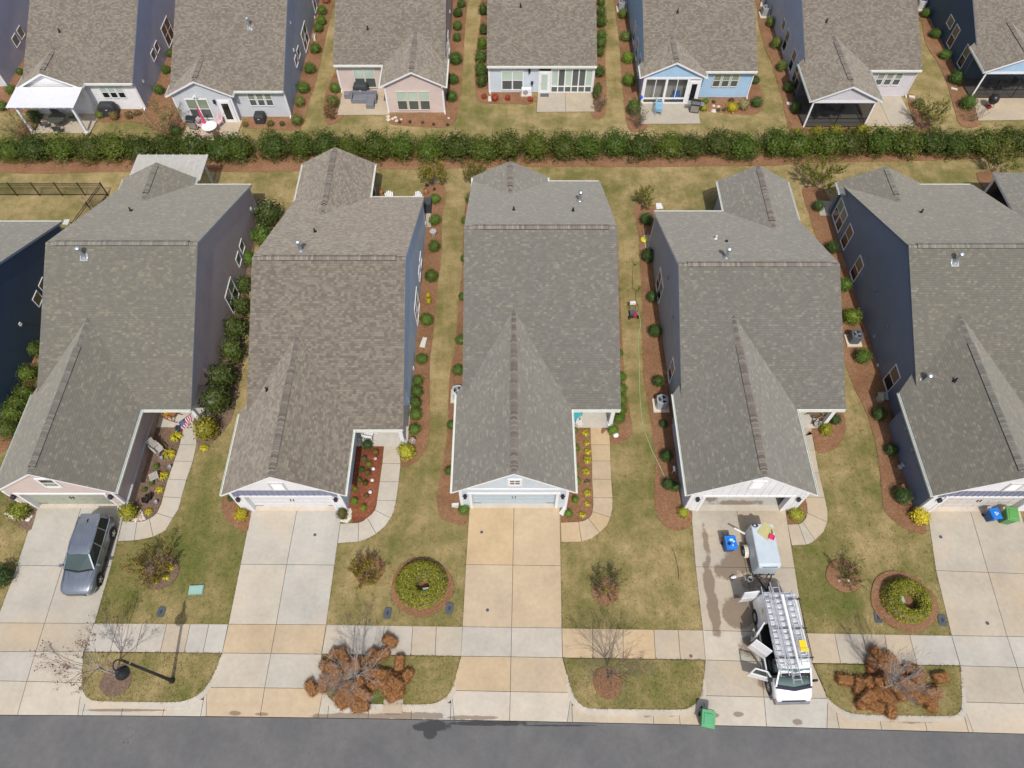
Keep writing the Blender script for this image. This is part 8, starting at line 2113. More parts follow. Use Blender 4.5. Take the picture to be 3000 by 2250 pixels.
for sx in (-0.2, 0.2):
    for sy in (-0.2, 0.2):
        m = MB(); m.cbox((sx, sy, 0.21), (0.04, 0.04, 0.4)); m.build('leg', GREYW, ST)
def adirondack(label, loc, rz, mat, group=None):
    C = thing('adirondack_chair', label, 'garden chair', loc, rz, group)
    for i in range(5):
        m = MB(); m.bar((-0.26, -0.3 + i * 0.12, 0.36 - i * 0.03), (0.26, -0.3 + i * 0.12, 0.36 - i * 0.03), 0.1, 0.02); m.build('seat_slat', mat, C)
    for i in range(5):
        x = -0.24 + i * 0.12; h = 1.0 - 0.05 * abs(i - 2) ** 1.5; m = MB(); m.bar((x * 0.8, 0.22, 0.24), (x * 1.15, 0.22 + h * 0.42, h), 0.105, 0.02, up=(0, 1, 0)); m.build('back_slat', mat, C)
    for s in (-1, 1):
        m = MB(); m.bar((0.36 * s, -0.38, 0.56), (0.34 * s, 0.38, 0.54), 0.14, 0.025); m.build('arm', mat, C)
        m = MB(); m.bar((0.31 * s, -0.33, 0.0), (0.31 * s, -0.33, 0.55), 0.09, 0.03, up=(0, 1, 0)); m.build('leg', mat, C)
        m = MB(); m.bar((0.28 * s, -0.36, 0.34), (0.28 * s, 0.55, 0.04), 0.03, 0.12); m.build('leg', mat, C)
    return C
TEAL = flat('teal_paint', (0.06, 0.42, 0.50, 1), 0.5)
p = G(1620 + 450 / 6.381, 1160 + 390 / 6.381, 0.35); adirondack('turquoise slatted chair on the patterned rug of the middle porch', (p.x - 0.12, p.y + 0.2, 0.09), radians(48), TEAL)
# rug
def rug_mat():
    k = NT('palm_print_rug'); o = k.obj()
    w = k.n('TexWave', wave_type='BANDS', bands_direction='DIAGONAL'); w.inputs['Scale'].default_value = 4.5; w.inputs['Distortion'].default_value = 9; w.inputs['Detail'].default_value = 1; k.l(o, w.inputs['Vector'])
    n = k.noise(o, 2.4, 1, 0.4)
    f = k.math('MULTIPLY', k.math('LESS_THAN', w.outputs['Fac'], 0.34), k.math('GREATER_THAN', n, 0.5))
    k.base(k.mix(f, (0.62, 0.58, 0.55, 1), (0.05, 0.05, 0.14, 1))); k.rough(0.95); return k.m
m = MB(); m.box(0, 0, 0, 1.1, 2.0, 0.012); tag(m.build('rug', rug_mat(), loc=(3.42, 21.55, 0.078)), 'white rug with dark palm leaves on the middle porch', 'rug')
m = MB(); m.box(0, 0, 0, 0.75, 0.45, 0.015); tag(m.build('doormat', flat('mat_grey', (0.09, 0.10, 0.12, 1), 0.9), loc=(2.5, 54.3, 0.07)), 'dark grey doormat at the sunroom door', 'doormat')
# flag
fp = G(370 + 1175 / 6.145, 1130 + 505 / 6.145, 1.7)
FLG = thing('flag', 'striped flag with blue canton hanging from a porch post', 'flag', (-19.72, 21.72, 0.0))
pe = G(370 + 940 / 6.145, 1130 + 665 / 6.145, 2.0) - Vector((-19.72, 21.72, 0)); p0 = Vector((0, 0, 1.75))
m = MB(); m.tube([p0, pe], 0.015, 6); m.build('pole', BLK, FLG)
FR, FW, FB = flat('flag_red', (0.40, 0.02, 0.06, 1), 0.8), flat('flag_white', (0.68, 0.66, 0.68, 1), 0.8), flat('flag_blue', (0.03, 0.06, 0.22, 1), 0.8)
d = (pe - p0).normalized(); Lf = 0.85
for i in range(13):
    m = MB(); a = 1 - i * Lf / 13 / (pe - p0).length; b_ = 1 - (i + 1) * Lf / 13 / (pe - p0).length
    N = 6; v = []
    for j in range(N + 1):
        for q in (a, b_):
            s = p0.lerp(pe, q); wv = 0.06 * sin(j * 1.3 + i * 0.5) * j / N
            v.append(s + Vector((0.05 * j / N + wv * 0.6, -0.28 * j / N + wv, -0.62 * j / N)))
    m.grid(v, [(2 * j, 2 * j + 1, 2 * j + 3, 2 * j + 2) for j in range(N)])
    for q, f in enumerate(range(N)): m.m[q] = 0 if not (i < 6 and q < 3) else 1
    m.build('stripe', [FR if i % 2 == 0 else FW, FB], FLG)
m = MB()
for i in range(5):
    for j in range(3):
        s = p0.lerp(pe, 1 - (i + 0.6) * Lf / 13 / (pe - p0).length) + Vector((0.01, -0.28 * (j + 0.5) / 6 - 0.02, -0.62 * (j + 0.5) / 6 + 0.02)); m.cbox(s, (0.025, 0.012, 0.025))
m.build('star', FW, FLG)

# ---- garden bits in the front beds
def pebble_patch(t, pts, label, n, mat):
    P = thing('stone_edging', label, 'stones', G(*t(*pts[0])))
    for i in range(n):
        a = rnd.random(); k = rnd.randrange(len(pts) - 1); x = pts[k][0] + (pts[k + 1][0] - pts[k][0]) * a + rnd.uniform(-14, 14); y = pts[k][1] + (pts[k + 1][1] - pts[k][1]) * a + rnd.uniform(-12, 12)
        p = G(*t(x, y)) - P.location; r = rnd.uniform(0.05, 0.10)
        m = MB(); m.lathe([(r * 0.8, 0), (r, r * 0.3), (r * 0.7, r * 0.62), (0, r * 0.7)], (p.x, p.y, 0.03), 7); m.build('stone', mat, P)
STN = flat('pale_stone', (0.55, 0.50, 0.43, 1), 0.9, var=0.25)
pebble_patch(U2, [(740, 1365), (800, 1375), (815, 1300), (800, 1270)], 'pale pebbles at the right garage corner of the steel blue house', 46, STN)
pebble_patch(U1, [(1120, 1355), (1190, 1365), (1245, 1345), (1215, 1290)], 'pale pebbles between driveway shrub and curved path', 34, STN)
pebble_patch(U1, [(60, 1315), (110, 1345), (240, 1365), (280, 1330)], 'pale stones round the shrub left of the first garage door', 16, STN)
def stones(t, items, label, mat=STN, group=None):
    for i, (x, y, r) in enumerate(items):
        p = G(*t(x, y)); m = MB(); R = r / 2.949 * Zc(*t(x, y)) / CAM_F; n = 9; sd = rnd.random() * 9
        m.lathe([(R * 0.9, 0), (R, R * 0.2), (R * 0.8, R * 0.42), (0, R * 0.48)], n=n)
        m.v = [(a * (1 + 0.22 * sin(5 * b / R + sd)), b * (1 + 0.2 * cos(4 * a / R + sd)), c) for a, b, c in m.v]
        tag(m.build('stone', mat, loc=(p.x, p.y, 0.03)), label % ORD[i], 'stone', group)
stones(T2, [(1142, 1012, 18), (1145, 1040, 20), (1180, 1030, 14), (1205, 1020, 16), (1215, 1048, 16), (1255, 1035, 11), (1665, 1025, 12)], 'pale flat stone, %s from the left below the blush gable', group='stones below the blush gable')
stones(T3, [(1740, 965, 24), (1742, 918, 14), (1783, 925, 16)], 'tan flat stone, %s from the grill under the sky blue windows', group='stones under the sky blue windows')
stones(V4, [(613, 230, 14), (690, 230, 15)], 'white rock, %s from the left under the thin greyish bush', flat('white_rock', (0.62, 0.62, 0.62, 1)), 'white rocks under the bush')
stones(U1, [(110, 1310, 34), (245, 1358, 20)], 'white ornament stone, %s from the left in the corner bed', flat('white_rock', (0.62, 0.62, 0.62, 1)), 'stones in the corner bed')
for i, (x, y, c) in enumerate([(988, 1122, (0.6, 0.6, 0.68, 1)), (1005, 1020, (0.62, 0.6, 0.5, 1)), (1015, 922, (0.6, 0.6, 0.66, 1)), (1033, 833, (0.55, 0.32, 0.42, 1))]):
    p = G(*U2(x, y), 0.15); m = MB(); m.lathe([(0.02, 0), (0.02, 0.14), (0.11, 0.16), (0.1, 0.19), (0, 0.22)], n=14); tag(m.build('garden_light', flat('garden_disc_%d' % i, c, 0.4), loc=(p.x, p.y, 0.04)), 'round garden ornament, %s from the driveway in the red bark bed' % ORD[i], 'garden ornament', 'ornaments in the red bark bed')
def pot(t, x, y, label, mat, r=0.18, h=0.36, plant=None, hh=0.2, contents=DARK):
    p = G(*t(x, y), hh); P = thing('plant_pot', label, 'plant pot', (p.x, p.y, 0.03)); m = MB(); m.lathe([(r * 0.65, 0), (r, h), (r * 1.1, h), (r * 1.1, h + 0.04), (r * 0.92, h + 0.04), (r * 0.9, h - 0.02), (0, h - 0.02)], n=16); m.build('pot', mat, P)
    if plant:
        m = MB(); r_ = random.Random(int(x)); 
        for i in range(60): leaf(m, Vector((0, 0, h + 0.08)) + R3(r_) * r * 0.9, R3(r_), 0.09, r_)
        m.build('plant', LEAF, P, color=(*plant, 1))
TERRA = flat('terracotta', (0.42, 0.19, 0.10, 1), 0.85)
pot(T6, 1082, 195, 'terracotta pot left of the two white garden chairs', TERRA, plant=(0.12, 0.05, 0.02)); pot(T6, 1472, 190, 'terracotta pot right of the two white garden chairs', TERRA, plant=(0.05, 0.02, 0.04)); pot(T6, 1532, 545, 'grey empty planter between clipped shrubs right of the steel blue house', flat('planter_grey', (0.4, 0.4, 0.38, 1)), r=0.24, h=0.42)
pot(U2, 1352, 685, 'grey pot behind the yellow-green porch shrub', flat('planter_grey', (0.4, 0.4, 0.38, 1)), r=0.2, plant=(0.2, 0.1, 0.03)); pot(U4, 415, 540, 'grey pot cluster on the porch step of the white house', flat('planter_grey', (0.4, 0.4, 0.38, 1)), r=0.17, plant=(0.2, 0.22, 0.22)); pot(U1, 1545, 578, 'blue pot at the porch edge of the taupe house', flat('pot_blue', (0.04, 0.06, 0.12, 1)), r=0.17, plant=(0.05, 0.07, 0.06))
for i, (x, y) in enumerate([(1470, 905), (1400, 830), (1352, 1210)]): pot(U1, x, y, 'small grey ornament pot, %s beside the curved path of the taupe house' % ['first', 'second', 'third'][i], flat('pot_grey', (0.3, 0.32, 0.36, 1)), r=0.1, h=0.2, hh=0.1)
for i, (x, y) in enumerate([(1290, 1165), (1258, 1195)]): pot(U1, x, y, 'dark planter, %s from the path in the weathered bed' % ORD[i], DARK, r=0.17, h=0.3, plant=(0.05, 0.03, 0.02))
# adirondack pair, cabinet
p = G(*T6(1165, 215), 0.8); adirondack('white garden chair, left one behind the steel blue house', (p.x, p.y - 0.35, 0.07), radians(18), WHT, 'white garden chairs'); p = G(*T6(1375, 215), 0.8); adirondack('white garden chair, right one behind the steel blue house', (p.x, p.y - 0.35, 0.07), radians(-30), WHT, 'white garden chairs')
p = G(*T6(1480, 265), 1.0); CB = thing('storage_box', 'dark storage box at the rear corner of the steel blue house', 'storage box', (p.x, p.y, 0.02)); m = MB(); m.cbox((0, 0, 0.5), (0.5, 0.7, 0.98)); m.build('body', flat('box_dark', (0.035, 0.04, 0.055, 1), 0.5), CB); m = MB(); m.cbox((0, 0, 1.01), (0.56, 0.76, 0.06)); m.build('lid', flat('box_lid', (0.06, 0.065, 0.07, 1), 0.5), CB)

# ---- pressure washer, hose, cord
p = G(1800 + 450 / 8.295, 800 + 985 / 8.295, 0.2); PW = thing('pressure_washer', 'red and black pressure washer on the grass strip right of the middle house', 'pressure washer', (p.x, p.y, 0.02), radians(5))
m = MB(); m.cbox((0, -0.05, 0.18), (0.5, 0.62, 0.06)); m.build('frame', PLAS, PW)
m = MB(); m.lathe([(0.17, 0.2), (0.18, 0.4), (0.13, 0.47), (0, 0.48)], (0.08, -0.22, 0), 14); m.build('engine', flat('engine_red', (0.35, 0.03, 0.05, 1), 0.4), PW)
m = MB(); m.cbox((-0.12, -0.05, 0.3), (0.2, 0.3, 0.2)); m.cbox((0.1, 0.08, 0.3), (0.2, 0.2, 0.18)); m.build('pump', flat('pump_blue', (0.07, 0.12, 0.2, 1), 0.4), PW)
for s in (-1, 1):
    m = MB(); m.lathe([(0.11, -0.04), (0.14, -0.03), (0.14, 0.03), (0.11, 0.04)], (0.32 * s, -0.3, 0.14), 16, ax=(1, 0, 0)); m.build('wheel', RUB, PW)
    m = MB(); m.tube([(0.2 * s, 0.1, 0.2), (0.2 * s, 0.45, 0.6), (0.2 * s, 0.55, 0.85)], 0.016, 6); m.build('handle', BLK, PW)
m = MB(); m.cbox((0, 0.52, 0.72), (0.42, 0.16, 0.2)); m.build('tank', TRIM, PW)
HOSE, CORD = flat('green_hose', (0.30, 0.50, 0.24, 1), 0.5), flat('black_hose', (0.015, 0.015, 0.017, 1), 0.6)
def hose(pts, r, mat, name, label, cat):
    w = smoothpts([G(*p) + Vector((0, 0, 0.035)) for p in pts], 2, False); m = MB(); m.tube(w, r, 6); tag(m.build(name, mat, smooth=True), label, cat)
hose([T7(*q) for q in ((1055, 1225), (1085, 1230), (1105, 1270), (1112, 1340), (1095, 1400), (1090, 1500), (1098, 1620))] + [U3(*q) for q in ((1098, 40), (1100, 200), (1110, 400), (1130, 560), (1170, 660), (1210, 770), (1265, 870), (1300, 950), (1325, 1000))], 0.02, HOSE, 'garden_hose', 'pale green hose running from the pressure washer to a shrub', 'hose')
hose([T7(*q) for q in ((1030, 760), (1045, 800), (1065, 822), (1072, 812), (1055, 810), (1042, 840), (1038, 1000), (1055, 1035), (1080, 1045), (1105, 1020), (1110, 1005), (1100, 1000), (1098, 1020), (1070, 1050), (1062, 1080), (1075, 1140), (1095, 1190), (1085, 1225), (1060, 1228))], 0.013, CORD, 'pressure_hose', 'thin black hose looping on the grass behind the pressure washer', 'hose')
hose([V3(*q) for q in ((1378, -60), (1400, -10), (1425, 80), (1437, 150), (1440, 210))], 0.012, CORD, 'cable', 'thin dark cable lying on the lawn left of the damp driveway', 'cable')
p = G(*T7(1145, 592), 0.1); SC = thing('surface_cleaner', 'yellow round surface cleaner in the bed left of the white house', 'surface cleaner', (p.x, p.y, 0.05)); m = MB(); m.lathe([(0.27, 0), (0.28, 0.05), (0.2, 0.1), (0, 0.11)], n=22); m.build('dome', flat('yellow_dome', (0.65, 0.6, 0.02, 1), 0.4), SC); m = MB(); m.cbox((0, 0.02, 0.12), (0.08, 0.2, 0.04), rz=-0.5); m.tube([(0, 0.05, 0.12), (-0.05, 0.5, 0.25), (-0.02, 1.0, 0.1)], 0.012, 6); m.build('lance', GALV, SC)
for i, (x, y) in enumerate([(1388, 930), (1392, 975)]): pass
p = G(*U3(1390, 940), 0.4); GO = thing('garden_ornament', 'white garden ornament above the shrub left of the open garage house', 'garden ornament', (p.x, p.y, 0.03)); m = MB(); m.tube([(0, 0, 0), (0, 0, 0.7)], 0.015, 6); m.cbox((0, 0, 0.75), (0.1, 0.3, 0.16)); m.build('figure', WHT, GO)
p = G(*U3(897, 625), 0.1); m = MB(); m.lathe([(0.17, 0), (0.18, 0.06), (0.1, 0.09), (0, 0.09)], n=14); tag(m.build('path_plaque', WHT, loc=(p.x, p.y, 0.04)), 'white oval plaque in the bed right of the middle porch', 'plaque')
# tools and bird houses along the navy house
NV = flat('weather_box', (0.24, 0.27, 0.33, 1), 0.6)
for i, (bx, by, tx, ty, h) in enumerate([(1090, 680, 1175, 595, 2.0), (1140, 860, 1232, 790, 2.0)]):
    b = G(*U4(bx, by)); P = thing('bird_house', 'small bird house on a pole, %s from the back beside the navy wall' % ['first', 'second'][i], 'bird house', (b.x, b.y, 0.02), group='bird houses beside the navy wall')
    m = MB(); m.tube([(0, 0, 0), (0, 0, 1.7)], 0.025, 8); m.build('pole', NV, P); m = MB(); m.cbox((0, 0, 1.8), (0.3, 0.3, 0.25)); m.lathe([(0.28, 1.92), (0, 2.1)], n=4); m.build('box', NV, P)
b = G(*U4(1130, 915)); RL = thing('hose_reel', 'grey hose reel cart beside the navy wall', 'hose reel', (b.x, b.y, 0.02), radians(30)); m = MB(); m.lathe([(0.16, -0.12), (0.1, -0.1), (0.1, 0.1), (0.16, 0.12)], (0, 0, 0.3), 12, ax=(1, 0, 0)); m.build('reel', flat('reel_grey', (0.4, 0.44, 0.5, 1)), RL); m = MB(); m.tube([(-0.15, 0, 0), (-0.15, 0.1, 0.8), (0.15, 0.1, 0.8), (0.15, 0, 0)], 0.015, 6); m.build('frame', GALV, RL)
def wallbox(I, px, X, side, sz, mat, name='wall_vent'):
    p = HP(px[0], px[1], (X, 0, 0), (1, 0, 0)); m = MB(); d, w, h = sz; m.hexa([(p.x, p.y - w / 2, p.z - h / 2), (p.x + side * d, p.y - w / 2, p.z - h / 2), (p.x + side * d, p.y + w / 2, p.z - h / 2), (p.x, p.y + w / 2, p.z - h / 2)][::side], [(p.x, p.y - w / 2, p.z + h / 2), (p.x + side * d * 0.6, p.y - w / 2, p.z + h / 2), (p.x + side * d * 0.6, p.y + w / 2, p.z + h / 2), (p.x, p.y + w / 2, p.z + h / 2)][::side]); m.build(name, mat, I['H'], off=I['off'])
VW = flat('vent_white', (0.6, 0.6, 0.58, 1))
for I, px, X, s, mt in ((H0, T5(170, 1325), -32.5, 1, VW), (H1, T5(2165, 328), -19.55, 1, VW), (H2, T6(1462, 455), -6.6, 1, VW), (H2, T6(1490, 515), -6.6, 1, VW), (H2, U2(1358, 48), -6.6, 1, VW), (B1, T1(1232, 700), -31.8, 1, VW), (B2, T2(292, 193), -19.02, 1, VW), (B2, T2(322, 430), -19.02, 1, VW), (B2, T2(505, 150), -19.02, 1, VW), (B3, T2(1672, 98), -5.8, 1, VW), (H5, T8(855, 760), 24.7, -1, SD['navy']), (H5, T8(940, 1030), 24.7, -1, SD['navy']), (H5, T8(950, 1068), 24.7, -1, SD['navy']), (H5, T8(1038, 1342), 24.7, -1, SD['navy']), (H5, T8(922, 1430), 24.7, -1, NV), (H5, U4(950, 25), 24.7, -1, VW), (H4, T7(1350, 925), 10.4, -1, NV), (H4, T7(1395, 1270), 10.4, -1, NV), (H4, U3(1390, 155), 10.4, -1, NV)):
    wallbox(I, px, X, s, (0.1, 0.2, 0.2), mt)

# ---- pergolas and the black fence
PG = thing('pergola', 'white pergola with closely slatted roof behind the white back house', 'pergola', (-38.2, 49.6, 0.0))
o = PG.location
for x in (-40.5, -35.95):
    m = MB(); m.box(x - 0.09, 49.52, 0.0, x + 0.09, 49.7, 2.5); m.box(x - 0.14, 49.47, 0, x + 0.14, 49.75, 0.16); m.build('post', TRIM, PG, off=o)
m = MB(); m.box(-41.0, 49.5, 2.5, -35.6, 49.58, 2.68); m.box(-41.0, 49.66, 2.5, -35.6, 49.74, 2.68); m.build('beam', TRIM, PG, off=o)
for i in range(9):
    m = MB(); x = -40.95 + i * 0.655; m.bar((x, 49.25, 2.74), (x, 51.75, 2.82), 0.05, 0.14); m.build('rafter', TRIM, PG, off=o)
for i in range(30):
    y = 49.27 + i * 0.084; m = MB(); z = 2.815 + (y - 49.25) * 0.032; m.bar((-41.05, y, z), (-35.55, y, z), 0.066, 0.03); m.build('slat', TRIM, PG, off=o)
PH = thing('pergola', 'grey slatted pergola behind the taupe house', 'pergola', (-26.2, 42.9, 0.0)); o = PH.location
GRYW = flat('pergola_grey', (0.50, 0.49, 0.46, 1), 0.6)
for x in (-28.6, -24.0):
    m = MB(); m.box(x - 0.08, 43.5, 0.0, x + 0.08, 43.66, 2.4); m.build('post', GRYW, PH, off=o)
m = MB(); m.box(-28.9, 43.52, 2.4, -23.5, 43.64, 2.58); m.build('beam', GRYW, PH, off=o)
for i in range(9):
    m = MB(); x = -28.8 + i * 0.65; m.bar((x, 41.0, 2.62), (x, 43.95, 2.62), 0.05, 0.13); m.build('rafter', GRYW, PH, off=o)
for i in range(24):
    m = MB(); y = 41.05 + i * 0.118; m.bar((-28.9, y, 2.7), (-23.45, y, 2.7), 0.075, 0.03); m.build('slat', GRYW, PH, off=o)
FN = thing('fence', 'black metal rail fence at the left edge', 'fence', (-32.0, 42.2, 0.0))
def fence_run(p0, p1, n):
    p0, p1 = Vector(p0), Vector(p1)
    for i in range(n + 1):
        q = p0.lerp(p1, i / n); m = MB(); m.box(q.x - 0.03, q.y - 0.03, 0, q.x + 0.03, q.y + 0.03, 1.4); m.build('post', BLK, FN, off=FN.location)
        if i < n:
            q2 = p0.lerp(p1, (i + 1) / n)
            for z in (0.15, 1.12, 1.3):
                m = MB(); m.bar(q + Vector((0, 0, z)), q2 + Vector((0, 0, z)), 0.03, 0.03); m.build('rail', BLK, FN, off=FN.location)
            k = int((q2 - q).length / 0.11); m = MB()
            for j in range(1, k):
                b = q.lerp(q2, j / k); m.box(b.x - 0.008, b.y - 0.008, 0.1, b.x + 0.008, b.y + 0.008, 1.3)
            w = m.build('pickets', BLK, FN, off=FN.location); w['kind'] = 'stuff'
fence_run((-50.0, 42.2, 0), (-32.0, 42.2, 0), 10); fence_run((-32.0, 42.2, 0), (-32.9, 38.0, 0), 2)

# ---- patio furniture of the back row
COVER, GRL = flat('grill_cover', (0.035, 0.04, 0.045, 1), 0.6), flat('grill_black', (0.02, 0.021, 0.023, 1), 0.35)
def covered(label, loc, sz, rz=0.0, mat=COVER):
    C = thing('covered_grill', label, 'covered grill', loc, rz); w, d, h = sz; m = MB()
    loft(m, [[(x * w / 2 * k, y * d / 2 * k, z) for x, y in ((-1, -0.9), (-0.7, -1), (0.7, -1), (1, -0.9), (1, 0.9), (0.7, 1), (-0.7, 1), (-1, 0.9))] for z, k in ((0.02, 1.0), (h * 0.5, 0.97), (h * 0.8, 1.0), (h * 0.95, 0.86), (h, 0.6))]); m.build('cover', mat, C)
    m = MB(); m.cbox((0, -d / 2 - 0.01, h * 0.62), (0.16, 0.01, 0.05)); m.build('label_patch', WHT, C)
covered('black covered grill at the white back wall', (-34.6, 52.0, 0.03), (1.35, 0.75, 1.15)); covered('dark covered grill behind the grey corner sofa', (-13.2, 54.5, 0.07), (1.25, 0.75, 1.2), radians(-4)); covered('dark square storage cover under the cool grey triple window', (-21.5, 51.1, 0.05), (0.85, 0.85, 0.8))
def grill(label, loc, rz):
    Q = thing('grill', label, 'grill', loc, rz)
    m = MB(); m.cbox((0, 0, 0.42), (0.75, 0.5, 0.78)); m.build('cabinet', GRL, Q); m = MB(); m.cbox((0, -0.26, 0.42), (0.68, 0.02, 0.6)); m.build('door', flat('grill_steel', (0.32, 0.31, 0.3, 1), 0.35, metal=0.5), Q)
    m = MB(); loft(m, [[(x, y * k, z) for y, z in ((-0.28, 0.82), (-0.28, 0.95), (-0.16, 1.1), (0.1, 1.15), (0.26, 1.05), (0.28, 0.82))] for x, k in ((-0.38, 0.92), (-0.34, 1), (0.34, 1), (0.38, 0.92))]); m.build('hood', GRL, Q); m = MB(); m.bar((-0.3, -0.33, 0.95), (0.3, -0.33, 0.95), 0.03, 0.03); m.build('handle', GALV, Q)
    for s in (-1, 1):
        m = MB(); m.cbox((0.55 * s, 0, 0.82), (0.32, 0.46, 0.04)); m.build('side_shelf', GALV, Q)
grill('gas grill on the patio with the pink chairs', (-26.95, 50.2, 0.07), radians(-8)); grill('steel fronted gas grill at the right edge of the bench patio', (15.75, 52.35, 0.07), radians(-12))
def kettle(label, loc):
    Q = thing('kettle_grill', label, 'grill', loc); m = MB(); m.lathe([(0.1, 0.45), (0.3, 0.55), (0.4, 0.75), (0.42, 0.9), (0.36, 1.12), (0.2, 1.28), (0, 1.32)], n=20); m.build('kettle', GRL, Q, smooth=True)
    for i in range(3):
        a = 2 * pi * i / 3; m = MB(); m.tube([(0.25 * cos(a), 0.25 * sin(a), 0.6), (0.4 * cos(a), 0.4 * sin(a), 0)], 0.02, 6); m.build('leg', BLK, Q)
    m = MB(); m.lathe([(0.22, 0.1), (0.24, 0.16), (0, 0.17)], n=16); m.build('ash_pan', flat('red_pan', (0.3, 0.03, 0.03, 1)), Q)
kettle('large black kettle grill on the pale patio at the top right', (41.4, 52.8, 0.07))
# grey corner sofa
SF = thing('corner_sofa', 'grey covered corner sofa on the blush house patio', 'sofa', (-12.9, 53.75, 0.07), radians(-1)); SG = flat('sofa_cover', (0.17, 0.175, 0.2, 1), 0.9)
for nm, c, s in (('back', (0, 0.42, 0.37), (2.2, 0.16, 0.72)), ('arm', (-1.05, 0.0, 0.33), (0.14, 0.78, 0.62)), ('arm', (1.05, 0.0, 0.33), (0.14, 0.78, 0.62)), ('seat', (-0.35, -0.02, 0.2), (1.25, 0.74, 0.4)), ('chaise', (0.62, -0.32, 0.21), (0.68, 1.5, 0.42))):
    m = MB(); m.prism([(c[0] - s[0] / 2, c[1] - s[1] / 2), (c[0] + s[0] / 2, c[1] - s[1] / 2), (c[0] + s[0] / 2, c[1] + s[1] / 2), (c[0] - s[0] / 2, c[1] + s[1] / 2)], c[2] - s[2] / 2, c[2] + s[2] / 2, bev=0.03); m.build(nm, SG, SF)
m = MB(); m.prism([(-0.3, -0.25), (0.3, -0.25), (0.3, 0.25), (-0.3, 0.25)], 0, 0.45, bev=0.025); tag(m.build('side_table', SG, loc=(-14.4, 54.25, 0.07)), 'grey covered side table left of the corner sofa', 'side table')
# blue bench
BE = thing('bench', 'light blue slatted bench on the sky blue house patio', 'bench', (12.7, 52.35, 0.07), radians(80)); BB = flat('bench_blue', (0.22, 0.44, 0.6, 1), 0.5)
for i in range(5):
    m = MB(); m.bar((-0.62, -0.22 + i * 0.1, 0.44), (0.62, -0.22 + i * 0.1, 0.44), 0.08, 0.025); m.build('seat_slat', BB, BE)
for i in range(4):
    m = MB(); m.bar((-0.6, 0.26 + i * 0.045, 0.55 + i * 0.13), (0.6, 0.26 + i * 0.045, 0.55 + i * 0.13), 0.03, 0.1); m.build('back_slat', BB, BE)
for s in (-1, 1):
    for y in (-0.2, 0.24):
        m = MB(); m.bar((0.55 * s, y, 0), (0.55 * s, y + (0.2 if y > 0 else 0), 0.95 if y > 0 else 0.62), 0.05, 0.05, up=(1, 0, 0)); m.build('leg', BB, BE)
    m = MB(); m.bar((0.57 * s, -0.25, 0.64), (0.57 * s, 0.32, 0.64), 0.06, 0.03); m.build('arm', BB, BE)
BL = thing('gazing_ball', 'blue gazing ball on a stand at the bench patio corner', 'gazing ball', (11.1, 53.0, 0.05)); m = MB(); m.lathe([(0.02, 0), (0.02, 0.8)], n=8); m.build('stand', BLK, BL); m = MB(); m.lathe([(0.16 * sin(pi * i / 12), 0.95 - 0.16 * cos(pi * i / 12)) for i in range(13)], n=18); m.build('ball', flat('cobalt', (0.01, 0.06, 0.5, 1), 0.15, coat=0.8), BL, smooth=True)
# round tables with chairs
def patio_set(label, cx, cy, r, fm, gm, chairs, tilt=None):
    T = thing('patio_table', 'round ' + label[0], 'patio table', (cx, cy, 0.07)); m = MB(); m.lathe([(r, 0.70), (r, 0.73), (r * 0.94, 0.735)], n=24, c=(0, 0, 0)); m.build('top', gm, T); m = MB(); m.lathe([(r * 0.97, 0.69), (r * 1.02, 0.70), (r * 1.02, 0.735), (r * 0.97, 0.745)], n=24); m.build('rim', fm, T)
    for i in range(4):
        a = pi / 4 + pi / 2 * i; m = MB(); m.tube([(r * 0.75 * cos(a), r * 0.75 * sin(a), 0), (r * 0.5 * cos(a), r * 0.5 * sin(a), 0.4), (r * 0.8 * cos(a), r * 0.8 * sin(a), 0.7)], 0.02, 6); m.build('leg', fm, T)
    for i, (a, sm, lb) in enumerate(chairs):
        a = radians(a); C = thing('patio_chair', lb, 'patio chair', (cx + (r + 0.4) * cos(a), cy + (r + 0.4) * sin(a), 0.07), a - pi / 2, label[1])
        m = MB(); m.cbox((0, 0, 0.42), (0.5, 0.5, 0.03)); m.build('seat', sm, C); m = MB(); m.hexa([(-0.25, 0.24, 0.45), (0.25, 0.24, 0.45), (0.25, 0.27, 0.45), (-0.25, 0.27, 0.45)], [(-0.23, 0.36, 0.95), (0.23, 0.36, 0.95), (0.23, 0.39, 0.95), (-0.23, 0.39, 0.95)]); m.build('backrest', sm, C)
        for s in (-1, 1):
            m = MB(); m.tube([(0.27 * s, -0.25, 0), (0.27 * s, -0.27, 0.62), (0.27 * s, 0.25, 0.64), (0.27 * s, 0.38, 0.98)], 0.018, 6); m.build('side_frame', fm, C); m = MB(); m.tube([(0.27 * s, 0.3, 0), (0.27 * s, 0.2, 0.42)], 0.018, 6); m.build('leg', fm, C)
CHW = flat('white_frame', (0.75, 0.74, 0.74, 1), 0.4); PNK, PNK2 = flat('pink_sling', (0.55, 0.10, 0.17, 1), 0.7), flat('faded_pink_sling', (0.60, 0.36, 0.40, 1), 0.7)
patio_set(('white glass patio table behind the cool grey house', 'pink patio chairs'), -25.35, 49.55, 0.62, CHW, GL_CLEAR, [(60, PNK2, 'pink patio chair nearest the glass door of the cool grey house'), (150, PNK2, 'pink patio chair nearest the gas grill'), (240, PNK2, 'faded pink patio chair by the hedge, grill side'), (310, PNK, 'deep pink patio chair by the hedge, door side')])
